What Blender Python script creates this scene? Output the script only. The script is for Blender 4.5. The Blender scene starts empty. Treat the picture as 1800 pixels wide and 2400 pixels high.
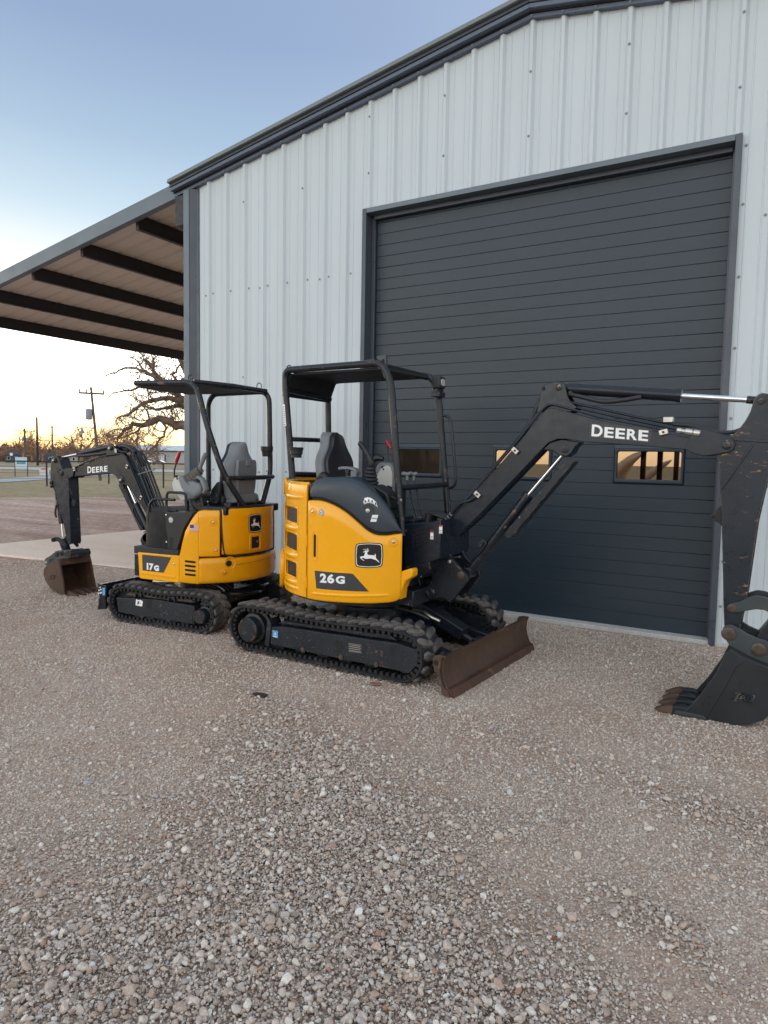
import bpy, bmesh, math, random
import numpy as np
from mathutils import Vector, Matrix, Euler

# ------------------------------------------------------------------ scene, camera, light, exposure
SC = bpy.context.scene
COL = SC.collection
random.seed(7)
RNG = np.random.default_rng(11)
rad = math.radians

cam_d = bpy.data.cameras.new("camera")
cam_d.sensor_fit = 'HORIZONTAL'; cam_d.sensor_width = 36.0; cam_d.lens = 32.1
cam_d.clip_start = 0.05; cam_d.clip_end = 4000
cam = bpy.data.objects.new("camera", cam_d); COL.objects.link(cam)
_r = Vector((0.860883, 0.508484, 0.018024)); _d = Vector((0.054084, -0.056227, -0.996952)); _f = Vector((-0.505921, 0.859233, -0.075906))
_m = Matrix((( _r.x, -_d.x, -_f.x, 0), (_r.y, -_d.y, -_f.y, 0), (_r.z, -_d.z, -_f.z, 1.588), (0, 0, 0, 1)))
cam.matrix_world = _m
SC.camera = cam

SUN_AZ = -66.0      # degrees from +Y towards +X : the sun sits low behind the trees beyond the lean-to
SUN_EL = 3.5
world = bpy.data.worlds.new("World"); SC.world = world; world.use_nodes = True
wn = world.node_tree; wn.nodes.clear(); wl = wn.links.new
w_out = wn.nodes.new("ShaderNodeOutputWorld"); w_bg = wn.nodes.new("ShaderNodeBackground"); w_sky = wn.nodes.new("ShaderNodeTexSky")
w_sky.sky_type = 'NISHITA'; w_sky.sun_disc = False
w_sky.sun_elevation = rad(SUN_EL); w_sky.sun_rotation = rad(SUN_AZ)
w_sky.altitude = 300; w_sky.air_density = 1.0; w_sky.dust_density = 0.6; w_sky.ozone_density = 1.6
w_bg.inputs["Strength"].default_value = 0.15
# dusk sky, zenith and sunless half brightened beyond twilight as fill light: pale horizon, warm on the sun's side, added to a little of the sky model
w_tc = wn.nodes.new("ShaderNodeTexCoord"); w_sep = wn.nodes.new("ShaderNodeSeparateXYZ"); wl(w_tc.outputs['Generated'], w_sep.inputs[0])
def w_ramp(stops):
    r = wn.nodes.new("ShaderNodeValToRGB"); e = r.color_ramp.elements
    while len(e) > 1: e.remove(e[-1])
    for i, (p, c) in enumerate(stops):
        q = e[0] if i == 0 else e.new(p); q.position = p; q.color = (*c, 1)
    wl(w_sep.outputs['Z'], r.inputs[0]); return r.outputs[0]
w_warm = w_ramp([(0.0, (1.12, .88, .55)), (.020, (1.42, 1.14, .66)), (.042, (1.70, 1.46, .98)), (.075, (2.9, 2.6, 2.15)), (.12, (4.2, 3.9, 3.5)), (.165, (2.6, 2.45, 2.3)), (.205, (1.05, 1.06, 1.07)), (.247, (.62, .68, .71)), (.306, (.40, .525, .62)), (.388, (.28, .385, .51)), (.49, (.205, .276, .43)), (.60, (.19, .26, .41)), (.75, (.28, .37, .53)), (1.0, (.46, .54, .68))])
w_cool0 = w_ramp([(0.0, (1.16, 1.06, .98)), (.06, (1.34, 1.27, 1.20)), (.15, (1.46, 1.43, 1.38)), (.27, (1.42, 1.42, 1.40)), (.40, (1.20, 1.22, 1.25)), (.56, (.93, .98, 1.06)), (.75, (.66, .73, .84)), (1.0, (.46, .54, .68))])  # half behind the camera, brightened beyond twilight to light wall and ground
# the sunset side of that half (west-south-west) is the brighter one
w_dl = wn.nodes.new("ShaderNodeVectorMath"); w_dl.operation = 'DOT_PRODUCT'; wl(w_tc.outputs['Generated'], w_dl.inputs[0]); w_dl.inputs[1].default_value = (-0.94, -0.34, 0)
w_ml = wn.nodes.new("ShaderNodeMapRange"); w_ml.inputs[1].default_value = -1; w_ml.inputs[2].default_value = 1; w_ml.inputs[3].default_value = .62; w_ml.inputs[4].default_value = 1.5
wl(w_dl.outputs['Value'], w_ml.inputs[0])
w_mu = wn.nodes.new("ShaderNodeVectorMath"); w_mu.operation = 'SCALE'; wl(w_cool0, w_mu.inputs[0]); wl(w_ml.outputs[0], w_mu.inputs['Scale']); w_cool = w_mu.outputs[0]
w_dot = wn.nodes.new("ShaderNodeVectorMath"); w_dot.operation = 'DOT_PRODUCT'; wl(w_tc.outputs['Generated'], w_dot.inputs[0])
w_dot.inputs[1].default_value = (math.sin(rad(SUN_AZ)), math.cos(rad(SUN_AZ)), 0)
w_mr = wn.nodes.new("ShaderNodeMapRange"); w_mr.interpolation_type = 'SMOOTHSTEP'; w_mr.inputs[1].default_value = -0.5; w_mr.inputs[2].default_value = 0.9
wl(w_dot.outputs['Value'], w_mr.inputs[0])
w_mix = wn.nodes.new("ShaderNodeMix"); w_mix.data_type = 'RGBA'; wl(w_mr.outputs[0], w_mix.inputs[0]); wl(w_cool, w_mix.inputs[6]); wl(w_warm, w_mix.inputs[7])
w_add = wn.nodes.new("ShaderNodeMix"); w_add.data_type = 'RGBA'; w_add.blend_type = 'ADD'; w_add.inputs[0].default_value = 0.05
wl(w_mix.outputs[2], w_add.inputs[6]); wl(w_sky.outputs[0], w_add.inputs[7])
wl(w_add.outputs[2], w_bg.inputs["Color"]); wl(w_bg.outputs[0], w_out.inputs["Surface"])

sun_d = bpy.data.lights.new("sun", 'SUN'); sun_d.energy = 0.05; sun_d.angle = rad(12); sun_d.color = (1.0, 0.72, 0.45)
sun = bpy.data.objects.new("sun", sun_d); COL.objects.link(sun)
_sd = Vector((math.sin(rad(SUN_AZ)) * math.cos(rad(SUN_EL)), math.cos(rad(SUN_AZ)) * math.cos(rad(SUN_EL)), math.sin(rad(SUN_EL))))
sun.rotation_euler = _sd.to_track_quat('Z', 'Y').to_euler(); sun.location = _sd * 50

SC.view_settings.view_transform = 'Standard'; SC.view_settings.look = 'None'
SC.view_settings.gamma = 1.0; SC.view_settings.use_curve_mapping = False
SC.view_settings.exposure = 3.03

# ------------------------------------------------------------------ helpers
class MB:
    """collects shapes; build() links them as ONE mesh object. rot/off turn everything about local z."""
    def __init__(s, rot=0.0, off=(0, 0, 0), fn=None):
        s.v = []; s.f = []; s.c, s.s = math.cos(rad(rot)), math.sin(rad(rot)); s.o = off; s.fn = fn
    def add(s, vs, fs):
        b = len(s.v)
        for p in vs:
            x, y, z = p
            if s.fn: x, y, z = s.fn(x, y, z)
            s.v.append((s.c * x - s.s * y + s.o[0], s.s * x + s.c * y + s.o[1], z + s.o[2]))
        s.f += [tuple(b + i for i in f) for f in fs]
        return s
    def box(s, x0, x1, y0, y1, z0, z1):
        return s.add([(x0, y0, z0), (x1, y0, z0), (x1, y1, z0), (x0, y1, z0), (x0, y0, z1), (x1, y0, z1), (x1, y1, z1), (x0, y1, z1)],
                     [(0, 3, 2, 1), (4, 5, 6, 7), (0, 1, 5, 4), (1, 2, 6, 5), (2, 3, 7, 6), (3, 0, 4, 7)])
    def bar(s, p0, p1, w, t, up=(0, 0, 1)):
        """rectangular bar from p0 to p1, w across (sideways), t along up"""
        p0, p1 = Vector(p0), Vector(p1); d = (p1 - p0).normalized(); u = Vector(up)
        n = d.cross(u)
        if n.length < 1e-4: n = d.cross(Vector((1, 0, 0)))
        n.normalize(); u = n.cross(d).normalized()
        vs = []
        for p in (p0, p1):
            for a, b in ((-1, -1), (1, -1), (1, 1), (-1, 1)):
                vs.append(tuple(p + n * (a * w / 2) + u * (b * t / 2)))
        return s.add(vs, [(0, 1, 2, 3), (7, 6, 5, 4), (0, 4, 5, 1), (1, 5, 6, 2), (2, 6, 7, 3), (3, 7, 4, 0)])
    def prism(s, pts, y0, y1):
        """polygon of (x,z) extruded along y"""
        n = len(pts)
        a = sum(pts[i][0] * pts[(i + 1) % n][1] - pts[(i + 1) % n][0] * pts[i][1] for i in range(n))
        if a < 0: pts = pts[::-1]
        if y0 > y1: y0, y1 = y1, y0
        vs = [(x, y0, z) for x, z in pts] + [(x, y1, z) for x, z in pts]
        return s.add(vs, [tuple(range(n)), tuple(range(2 * n - 1, n - 1, -1))] + [((i + 1) % n, i, n + i, n + (i + 1) % n) for i in range(n)])
    def prismz(s, pts, z0, z1):
        n = len(pts)
        a = sum(pts[i][0] * pts[(i + 1) % n][1] - pts[(i + 1) % n][0] * pts[i][1] for i in range(n))
        if a < 0: pts = pts[::-1]
        vs = [(x, y, z0) for x, y in pts] + [(x, y, z1) for x, y in pts]
        return s.add(vs, [tuple(range(n - 1, -1, -1)), tuple(range(n, 2 * n))] + [(i, (i + 1) % n, n + (i + 1) % n, n + i) for i in range(n)])
    def prismx(s, pts, x0, x1):
        """polygon of (y,z) extruded along x"""
        n = len(pts)
        a = sum(pts[i][0] * pts[(i + 1) % n][1] - pts[(i + 1) % n][0] * pts[i][1] for i in range(n))
        if a < 0: pts = pts[::-1]
        vs = [(x0, y, z) for y, z in pts] + [(x1, y, z) for y, z in pts]
        return s.add(vs, [tuple(range(n - 1, -1, -1)), tuple(range(n, 2 * n))] + [(i, (i + 1) % n, n + (i + 1) % n, n + i) for i in range(n)])
    def cyl(s, p0, p1, r0, r1=None, n=16, cap=True):
        if r1 is None: r1 = r0
        return s.tube([p0, p1], [r0, r1], n, cap)
    def tube(s, path, r, n=10, cap=True, closed=False):
        P = [Vector(p) for p in path]; N = len(P)
        R = r if isinstance(r, (list, tuple)) else [r] * N
        vs, fs = [], []
        prev = None
        for i in range(N):
            if closed: d = P[(i + 1) % N] - P[i - 1]
            elif i == 0: d = P[1] - P[0]
            elif i == N - 1: d = P[-1] - P[-2]
            else: d = (P[i + 1] - P[i]).normalized() + (P[i] - P[i - 1]).normalized()
            if d.length < 1e-9: d = Vector((0, 0, 1))
            d.normalize()
            if prev is None:
                u = d.cross(Vector((0, 0, 1)))
                if u.length < 1e-3: u = d.cross(Vector((0, 1, 0)))
            else:
                u = prev - d * prev.dot(d)
                if u.length < 1e-6: u = d.cross(Vector((0, 0, 1)))
            u.normalize(); prev = u; w = d.cross(u)
            for k in range(n):
                a = 2 * math.pi * k / n
                vs.append(tuple(P[i] + (u * math.cos(a) + w * math.sin(a)) * R[i]))
        M_ = N if closed else N - 1
        for i in range(M_):
            j = (i + 1) % N
            for k in range(n):
                l = (k + 1) % n
                fs.append((i * n + k, i * n + l, j * n + l, j * n + k))
        if cap and not closed:
            fs.append(tuple(range(n - 1, -1, -1))); fs.append(tuple(range((N - 1) * n, N * n)))
        return s.add(vs, fs)
    def lathe(s, prof, p0, axis, n=24):
        """prof = [(radius, height along axis)], turned about a fixed axis"""
        a = Vector(axis).normalized(); p0 = Vector(p0); u = a.cross(Vector((0, 0, 1)))
        if u.length < 1e-3: u = a.cross(Vector((0, 1, 0)))
        u.normalize(); w = a.cross(u); vs, fs = [], []
        for r_, h_ in prof:
            for k in range(n):
                t = 2 * math.pi * k / n; vs.append(tuple(p0 + a * h_ + (u * math.cos(t) + w * math.sin(t)) * max(r_, 1e-4)))
        for i in range(len(prof) - 1):
            for k in range(n): fs.append((i * n + k, i * n + (k + 1) % n, (i + 1) * n + (k + 1) % n, (i + 1) * n + k))
        fs.append(tuple(range(n - 1, -1, -1))); fs.append(tuple(range((len(prof) - 1) * n, len(prof) * n)))
        return s.add(vs, fs)
    def ball(s, c, r, nu=10, nv=7):
        vs, fs = [], []
        for i in range(nv + 1):
            t = math.pi * i / nv
            for k in range(nu):
                a = 2 * math.pi * k / nu
                vs.append((c[0] + r * math.sin(t) * math.cos(a), c[1] + r * math.sin(t) * math.sin(a), c[2] + r * math.cos(t)))
        for i in range(nv):
            for k in range(nu):
                fs.append((i * nu + k, (i + 1) * nu + k, (i + 1) * nu + (k + 1) % nu, i * nu + (k + 1) % nu))
        return s.add(vs, fs)
    def loft(s, rings, cap=True):
        """rings: list of equally long point lists"""
        n = len(rings[0]); vs = [p for r in rings for p in r]; fs = []
        for i in range(len(rings) - 1):
            for k in range(n):
                l = (k + 1) % n
                fs.append((i * n + k, i * n + l, (i + 1) * n + l, (i + 1) * n + k))
        if cap: fs += [tuple(range(n - 1, -1, -1)), tuple(range((len(rings) - 1) * n, len(rings) * n))]
        return s.add(vs, fs)
    def grid(s, rows):
        m = len(rows[0]); vs = [p for r in rows for p in r]; fs = []
        for i in range(len(rows) - 1):
            for k in range(m - 1):
                fs.append((i * m + k, i * m + k + 1, (i + 1) * m + k + 1, (i + 1) * m + k))
        return s.add(vs, fs)

def finish(me, smooth):
    if smooth is not None:
        me.polygons.foreach_set("use_smooth", [True] * len(me.polygons))
        if smooth < 170: me.set_sharp_from_angle(angle=rad(smooth))
    me.update()

def ob(name, mb, mat, parent=None, smooth=35, bevel=0.0, seg=2, solid=None, **props):
    me = bpy.data.meshes.new(name)
    me.from_pydata(mb.v, [], mb.f); me.materials.append(mat)
    if props.pop('fixn', True):
        bm = bmesh.new(); bm.from_mesh(me); bmesh.ops.recalc_face_normals(bm, faces=bm.faces); bm.to_mesh(me); bm.free()
    finish(me, smooth)
    o = bpy.data.objects.new(name, me); COL.objects.link(o)
    if parent: o.parent = parent
    if solid:
        md = o.modifiers.new("solidify", 'SOLIDIFY'); md.thickness = abs(solid); md.offset = -1 if solid > 0 else 1; md.use_even_offset = False
    if bevel:
        md = o.modifiers.new("bevel", 'BEVEL'); md.width = bevel; md.segments = seg; md.limit_method = 'ANGLE'; md.angle_limit = rad(38); md.harden_normals = False
    for k, v in props.items(): o[k] = v
    return o

def empty(name, loc, rz, label, cat, group=None):
    o = bpy.data.objects.new(name, None); COL.objects.link(o); o.empty_display_size = 0.2
    o.location = loc; o.rotation_euler = (0, 0, rad(rz)); o['label'] = label; o['category'] = cat
    if group: o['group'] = group
    return o

def copy_ob(src, parent, mat=None):
    o = src.copy(); COL.objects.link(o); o.parent = parent
    return o

def fil(pts, r, k=5, closed=False):
    """rounds the corners of a polyline"""
    P = [Vector(p) for p in pts]; out = []
    N = len(P)
    for i in range(N):
        if not closed and i in (0, N - 1): out.append(tuple(P[i])); continue
        a, b, c = P[i - 1], P[i], P[(i + 1) % N]
        d0, d1 = (a - b), (c - b)
        rr = min(r, d0.length * 0.48, d1.length * 0.48)
        d0.normalize(); d1.normalize()
        p0, p1 = b + d0 * rr, b + d1 * rr
        for j in range(k + 1):
            t = j / k
            out.append(tuple((1 - t) ** 2 * p0 + 2 * t * (1 - t) * b + t * t * p1))
    return out
def fil2(pts, r, k=4):
    return [(p[0], p[2]) for p in fil([(x, 0, z) for x, z in pts], r, k, True)]

_TXT = {}
def text_geo(body, size=1.0, bold=0.0):
    key = (body, bold)
    if key not in _TXT:
        cu = bpy.data.curves.new("txt", 'FONT'); cu.body = body; cu.size = 1.0; cu.offset = bold; cu.extrude = 0.004; cu.resolution_u = 4
        o = bpy.data.objects.new("txt", cu); COL.objects.link(o)
        bpy.context.view_layer.update()
        me = bpy.data.meshes.new_from_object(o)
        vs = [tuple(v.co) for v in me.vertices]; fs = [tuple(p.vertices) for p in me.polygons]
        bpy.data.objects.remove(o); bpy.data.curves.remove(cu); bpy.data.meshes.remove(me)
        _TXT[key] = (vs, fs)
    return _TXT[key]
def text_into(mb, body, fn, w, h, bold=0.03, d=0.0015):
    """lays text out in a u (0..w), v (0..h) box and maps every point by fn(u, v, depth)"""
    vs, fs = text_geo(body, 1, bold)
    xs = [v[0] for v in vs]; ys = [v[1] for v in vs]; x0, x1, y0, y1 = min(xs), max(xs), min(ys), max(ys)
    mb.add([fn((x - x0) / (x1 - x0) * w, (y - y0) / (y1 - y0) * h, d if z > 0 else -d) for x, y, z in vs], fs)

# ------------------------------------------------------------------ materials
def nd(nt, t, **kw):
    n = nt.nodes.new(t)
    for k, v in kw.items():
        if k in ('operation', 'blend_type', 'data_type', 'noise_dimensions', 'feature', 'wave_type', 'distance', 'bands_direction', 'attribute_name', 'attribute_type'): setattr(n, k, v)
        else: n.inputs[k].default_value = v
    return n
def ramp(nt, fac, stops):
    r = nt.nodes.new("ShaderNodeValToRGB"); e = r.color_ramp.elements
    while len(e) > 1: e.remove(e[-1])
    for i, (p, c) in enumerate(stops):
        el = e[0] if i == 0 else e.new(p)
        el.position = p; el.color = (*c, 1) if len(c) == 3 else c
    nt.links.new(fac, r.inputs[0]); return r.outputs[0]
def mixc(nt, fac, a, b, mode='MIX'):
    m = nt.nodes.new("ShaderNodeMix"); m.data_type = 'RGBA'; m.blend_type = mode
    for sock, val in ((m.inputs[0], fac), (m.inputs[6], a), (m.inputs[7], b)):
        if isinstance(val, bpy.types.NodeSocket): nt.links.new(val, sock)
        elif isinstance(val, (int, float)): sock.default_value = val
        else: sock.default_value = (*val, 1)
    return m.outputs[2]
def noise(nt, vec, scale, detail=4, rough=0.55, dist=0.0):
    n = nt.nodes.new("ShaderNodeTexNoise"); n.inputs['Scale'].default_value = scale; n.inputs['Detail'].default_value = detail
    n.inputs['Roughness'].default_value = rough; n.inputs['Distortion'].default_value = dist
    if vec is not None: nt.links.new(vec, n.inputs['Vector'])
    return n.outputs[0]
def mapped(nt, vec, scale=(1, 1, 1), loc=(0, 0, 0), rot=(0, 0, 0)):
    m = nt.nodes.new("ShaderNodeMapping"); m.inputs['Scale'].default_value = scale; m.inputs['Location'].default_value = loc; m.inputs['Rotation'].default_value = rot
    nt.links.new(vec, m.inputs['Vector']); return m.outputs[0]
def base(name):
    m = bpy.data.materials.new(name); m.use_nodes = True; nt = m.node_tree; nt.nodes.clear()
    out = nt.nodes.new("ShaderNodeOutputMaterial"); b = nt.nodes.new("ShaderNodeBsdfPrincipled"); nt.links.new(b.outputs[0], out.inputs[0])
    tc = nt.nodes.new("ShaderNodeTexCoord")
    return m, nt, b, tc.outputs['Object']
def bumpn(nt, b, hgt, strength, dist=0.01):
    n = nt.nodes.new("ShaderNodeBump"); n.inputs['Strength'].default_value = strength; n.inputs['Distance'].default_value = dist
    nt.links.new(hgt, n.inputs['Height']); nt.links.new(n.outputs[0], b.inputs['Normal'])

def mat(name, col, rough=0.5, metal=0.0, var=0.15, vs=3.0, wear=(), bump=None, coat=0.0, spec=0.5, rvar=0.1, edge=None):
    """col with soft variation; wear = [(scale, threshold, softness, colour, roughness, stretch)]"""
    m, nt, b, vec = base(name)
    n1 = noise(nt, vec, vs, 5, 0.6)
    lo = tuple(c * (1 - var) for c in col); hi = tuple(min(1, c * (1 + var)) for c in col)
    c = ramp(nt, n1, [(0.3, lo), (0.7, hi)])
    r = ramp(nt, noise(nt, vec, vs * 4.3, 4, 0.6), [(0.3, (max(0.02, rough - rvar),) * 3), (0.7, (min(1, rough + rvar),) * 3)])
    for i, w in enumerate(wear):
        sc, th, so, wc, wr = w[:5]; st = w[5] if len(w) > 5 else (1, 1, 1)
        v2 = mapped(nt, vec, st, (3.1 * i + 1.7, 2.3 * i, 0.9 * i))
        k = ramp(nt, noise(nt, v2, sc, 9, 0.68, 0.3), [(th, (0, 0, 0)), (min(1, th + so), (1, 1, 1))])
        c = mixc(nt, k, c, wc); r = mixc(nt, k, r, (wr,) * 3)
    if edge:                                                # paint rubbed off along edges: (radius, colour, noise scale, threshold)
        bv = nt.nodes.new("ShaderNodeBevel"); bv.samples = 4; bv.inputs['Radius'].default_value = edge[0]
        ge = nt.nodes.new("ShaderNodeNewGeometry"); dp = nt.nodes.new("ShaderNodeVectorMath"); dp.operation = 'DOT_PRODUCT'
        nt.links.new(bv.outputs[0], dp.inputs[0]); nt.links.new(ge.outputs['Normal'], dp.inputs[1])
        em = ramp(nt, dp.outputs['Value'], [(.80, (1, 1, 1)), (.97, (0, 0, 0))])
        en = ramp(nt, noise(nt, vec, edge[2], 8, .7), [(edge[3], (0, 0, 0)), (edge[3] + .08, (1, 1, 1))])
        k = mixc(nt, 1.0, em, en, 'MULTIPLY'); c = mixc(nt, k, c, edge[1]); r = mixc(nt, k, r, (.6,) * 3)
    nt.links.new(c, b.inputs['Base Color']); nt.links.new(r, b.inputs['Roughness'])
    b.inputs['Metallic'].default_value = metal; b.inputs['Specular IOR Level'].default_value = spec
    if coat: b.inputs['Coat Weight'].default_value = coat; b.inputs['Coat Roughness'].default_value = 0.08
    if bump: bumpn(nt, b, noise(nt, vec, bump[0], 6, 0.6), bump[1], bump[2] if len(bump) > 2 else 0.004)
    return m
RUST = (0.070, 0.034, 0.021); DUST = (0.30, 0.24, 0.18); MUD = (0.22, 0.16, 0.105)
m_yellow = mat("yellow_paint", (0.93, 0.415, 0.003), 0.26, var=0.05, vs=2, coat=0.4, spec=0.35, bump=(220, 0.04, 0.001), wear=[(5, 0.69, 0.06, (0.52, 0.27, 0.05), 0.55), (38, 0.74, 0.03, (0.35, 0.2, 0.06), 0.6)])
m_yellow_old = mat("yellow_paint_dull", (0.84, 0.365, 0.003), 0.28, var=0.07, vs=2, coat=0.35, spec=0.35, bump=(220, 0.04, 0.001), wear=[(6, 0.66, 0.1, (0.45, 0.24, 0.05), 0.6), (30, 0.72, 0.03, (0.2, 0.11, 0.04), 0.6)])
m_black = mat("charcoal_paint", (0.012, 0.018, 0.028), 0.27, var=0.2, spec=0.42, wear=[(2.6, 0.62, 0.3, (0.030, 0.027, 0.027), 0.42), (20, 0.68, 0.05, (0.10, 0.08, 0.065), 0.7), (70, 0.735, 0.02, (0.34, 0.31, 0.28), 0.6)], bump=(160, 0.06, 0.001))  # blue tint in these black paints stands in for reflected sky
m_black_new = mat("black_paint", (0.010, 0.013, 0.019), 0.30, var=0.15, spec=0.42, wear=[(3, 0.62, 0.2, (0.03, 0.028, 0.027), 0.5), (50, 0.74, 0.03, (0.22, 0.2, 0.18), 0.6)], bump=(160, 0.05, 0.001))
m_black_worn = mat("worn_black_steel", (0.011, 0.015, 0.022), 0.33, var=0.25, spec=0.42, wear=[(4, 0.62, 0.2, (0.036, 0.029, 0.026), 0.5), (11, 0.60, 0.06, (0.20, 0.125, 0.075), 0.75), (26, 0.645, 0.03, (0.42, 0.33, 0.24), 0.7), (90, 0.69, 0.02, (0.55, 0.53, 0.5), 0.5)], bump=(60, 0.2, 0.002), edge=(.007, (.36, .29, .21), 22, .50))
m_arm = mat("scraped_arm_paint", (0.011, 0.017, 0.026), 0.32, var=0.25, spec=0.42, wear=[(3, 0.62, 0.2, (0.034, 0.027, 0.024), 0.5), (6, 0.61, 0.05, (0.36, 0.20, 0.105), 0.8, (1, 1, 3.5)), (22, 0.66, 0.03, (0.50, 0.42, 0.33), 0.7, (1, 1, 2.5)), (60, 0.70, 0.02, (0.55, 0.52, 0.48), 0.5, (3, 1, .6))], bump=(60, 0.2, 0.002), edge=(.008, (.48, .40, .30), 18, .42))
m_frame = mat("dusty_track_frame", (0.013, 0.017, 0.024), 0.42, var=0.3, spec=0.42, wear=[(5, 0.58, 0.2, (0.045, 0.036, 0.029), 0.8), (14, 0.62, 0.05, (0.13, 0.06, 0.035), 0.85), (85, 0.635, 0.02, (0.50, 0.43, 0.34), 0.9), (34, 0.68, 0.02, (0.42, 0.35, 0.28), 0.9, (1, 1, 3))], bump=(50, 0.25, 0.003), edge=(.006, (.30, .18, .10), 20, .5))
m_rust = mat("rusted_steel", RUST, 0.62, var=0.45, vs=5, wear=[(3, 0.5, 0.25, (0.055, 0.030, 0.022), 0.6), (11, 0.6, 0.1, (0.23, 0.10, 0.045), 0.8), (40, 0.7, 0.04, (0.42, 0.36, 0.3), 0.6, (1, 1, 5))], bump=(45, 0.25, 0.003))
m_bladeface = mat("rusted_blade_face", (0.060, 0.031, 0.019), 0.42, var=0.45, vs=3, wear=[(1.6, 0.48, 0.25, (0.028, 0.020, 0.018), 0.4, (1, 2.5, 1)), (4, 0.55, 0.14, (0.15, 0.066, 0.026), 0.65, (1, 3, 1)), (10, .63, .06, (.20, .09, .035), .7, (1, 4, 1)), (22, 0.66, 0.03, (0.45, 0.36, 0.28), 0.5, (1, 6, 1)), (60, .69, .03, (.30, .22, .16), .8)], bump=(40, 0.15, 0.002))
m_bucket = mat("black_bucket_steel", (0.015, 0.018, 0.022), 0.45, var=0.3, spec=0.42, wear=[(3, 0.6, 0.2, (0.032, 0.028, 0.025), 0.6), (7, 0.64, 0.12, (0.11, 0.068, 0.045), 0.7), (50, 0.68, 0.02, (0.20, 0.19, 0.17), 0.5, (1, 1, 6))], bump=(50, 0.2, 0.002), edge=(.006, (.16, .14, .12), 18, .45))
m_coupler = mat("grey_green_steel", (0.036, 0.047, 0.050), 0.42, var=0.2, wear=[(8, 0.6, 0.1, (0.10, 0.075, 0.05), 0.6), (50, 0.7, 0.03, (0.3, 0.28, 0.25), 0.6)], bump=(60, 0.15, 0.002))
m_chrome = mat("chrome_rod", (0.72, 0.73, 0.75), 0.14, 1.0, var=0.05, rvar=0.05, wear=[(25, 0.7, 0.05, (0.3, 0.27, 0.23), 0.5)])
m_steel = mat("zinc_fitting", (0.55, 0.54, 0.50), 0.35, 0.9, var=0.15)
m_rubber = mat("track_rubber", (0.013, 0.014, 0.017), 0.6, var=0.3, vs=6, spec=0.35, wear=[(5, 0.54, 0.2, (0.055, 0.048, 0.042), 0.9), (28, 0.61, 0.08, (0.15, 0.128, 0.106), 0.95)], bump=(80, 0.3, 0.003))
m_lug = mat("dusty_tread_rubber", (0.050, 0.048, 0.048), 0.75, var=0.3, vs=9, spec=0.3, wear=[(7, 0.46, 0.2, (0.20, 0.177, 0.158), 0.95), (25, 0.62, 0.1, (0.035, 0.035, 0.036), 0.8)], bump=(80, 0.3, 0.003))
m_matte = mat("matte_black_underside", (0.012, 0.013, 0.015), 0.8, var=0.15)
m_hose = mat("rubber_hose", (0.018, 0.018, 0.020), 0.5, var=0.2)
m_plastic = mat("black_plastic", (0.013, 0.015, 0.018), 0.45, var=0.15, vs=8, bump=(300, 0.1, 0.001))
m_hood = mat("dark_grey_moulded_plastic", (0.024, 0.037, 0.052), 0.36, var=0.08, vs=3, bump=(400, 0.08, 0.0008), wear=[(3, 0.6, 0.2, (0.048, 0.055, 0.062), 0.5)])
m_grey = mat("mid_grey_plastic", (0.17, 0.185, 0.20), 0.5, var=0.08, vs=4, bump=(300, 0.1, 0.001))
m_seatgrey = mat("grey_seat_shell", (0.20, 0.215, 0.23), 0.55, var=0.08, vs=4, bump=(260, 0.12, 0.001))
m_seat = mat("black_vinyl_cushion", (0.020, 0.022, 0.026), 0.42, var=0.1, vs=6, bump=(180, 0.2, 0.001))
m_pale = mat("pale_grey_plastic", (0.52, 0.53, 0.48), 0.48, var=0.06, vs=5, wear=[(8, 0.66, 0.08, (0.36, 0.34, 0.29), 0.6)])
m_taupe = mat("taupe_rubber_boot", (0.105, 0.093, 0.082), 0.6, var=0.1)
m_red = mat("red_grip", (0.42, 0.012, 0.02), 0.35, var=0.08)
m_white = mat("white_decal", (0.86, 0.86, 0.85), 0.4, var=0.02)
m_decal = mat("dark_decal", (0.040, 0.041, 0.047), 0.42, var=0.05)
m_logo = mat("black_decal", (0.010, 0.010, 0.011), 0.35, var=0.05)
m_dark = mat("hole_shade_and_part_black", (0.010, 0.010, 0.011), 0.8, var=0.1)  # flat black standing in for shade inside holes; also plain dark parts
m_blue = mat("blue_sticker", (0.10, 0.36, 0.62), 0.5, var=0.1)
m_flagblue = mat("flag_blue", (0.04, 0.05, 0.22), 0.5, var=0.05)
m_flagred = mat("flag_red", (0.5, 0.03, 0.04), 0.5, var=0.05)
m_orange_lens = mat("amber_reflector", (0.62, 0.26, 0.01), 0.2, var=0.05)
m_lamp = mat("clear_lamp_lens", (0.8, 0.8, 0.8), 0.08, 0.6, var=0.1, vs=30)
m_trim = mat("slate_trim_metal", (0.058, 0.070, 0.092), 0.34, var=0.05, vs=1.2, bump=(250, 0.03, 0.001))
m_pin = mat("brown_steel_pin", (0.085, 0.060, 0.046), 0.5, 0.2, var=0.35, vs=30)
m_rake = mat("slate_rake_metal", (0.105, 0.135, 0.185), 0.34, var=0.05, vs=1.2)
m_rakeedge = mat("grey_green_roof_edge", (0.18, 0.21, 0.205), 0.4, var=0.05)
m_fascia = mat("lit_slate_trim_metal", (0.13, 0.165, 0.19), 0.42, var=0.06, vs=1.0, bump=(120, 0.06, 0.001))  # same metal as the slate trim, lightened for the light on it
m_purlin = mat("dark_painted_purlin", (0.018, 0.017, 0.022), 0.5, var=0.1)
m_door = None
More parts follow.
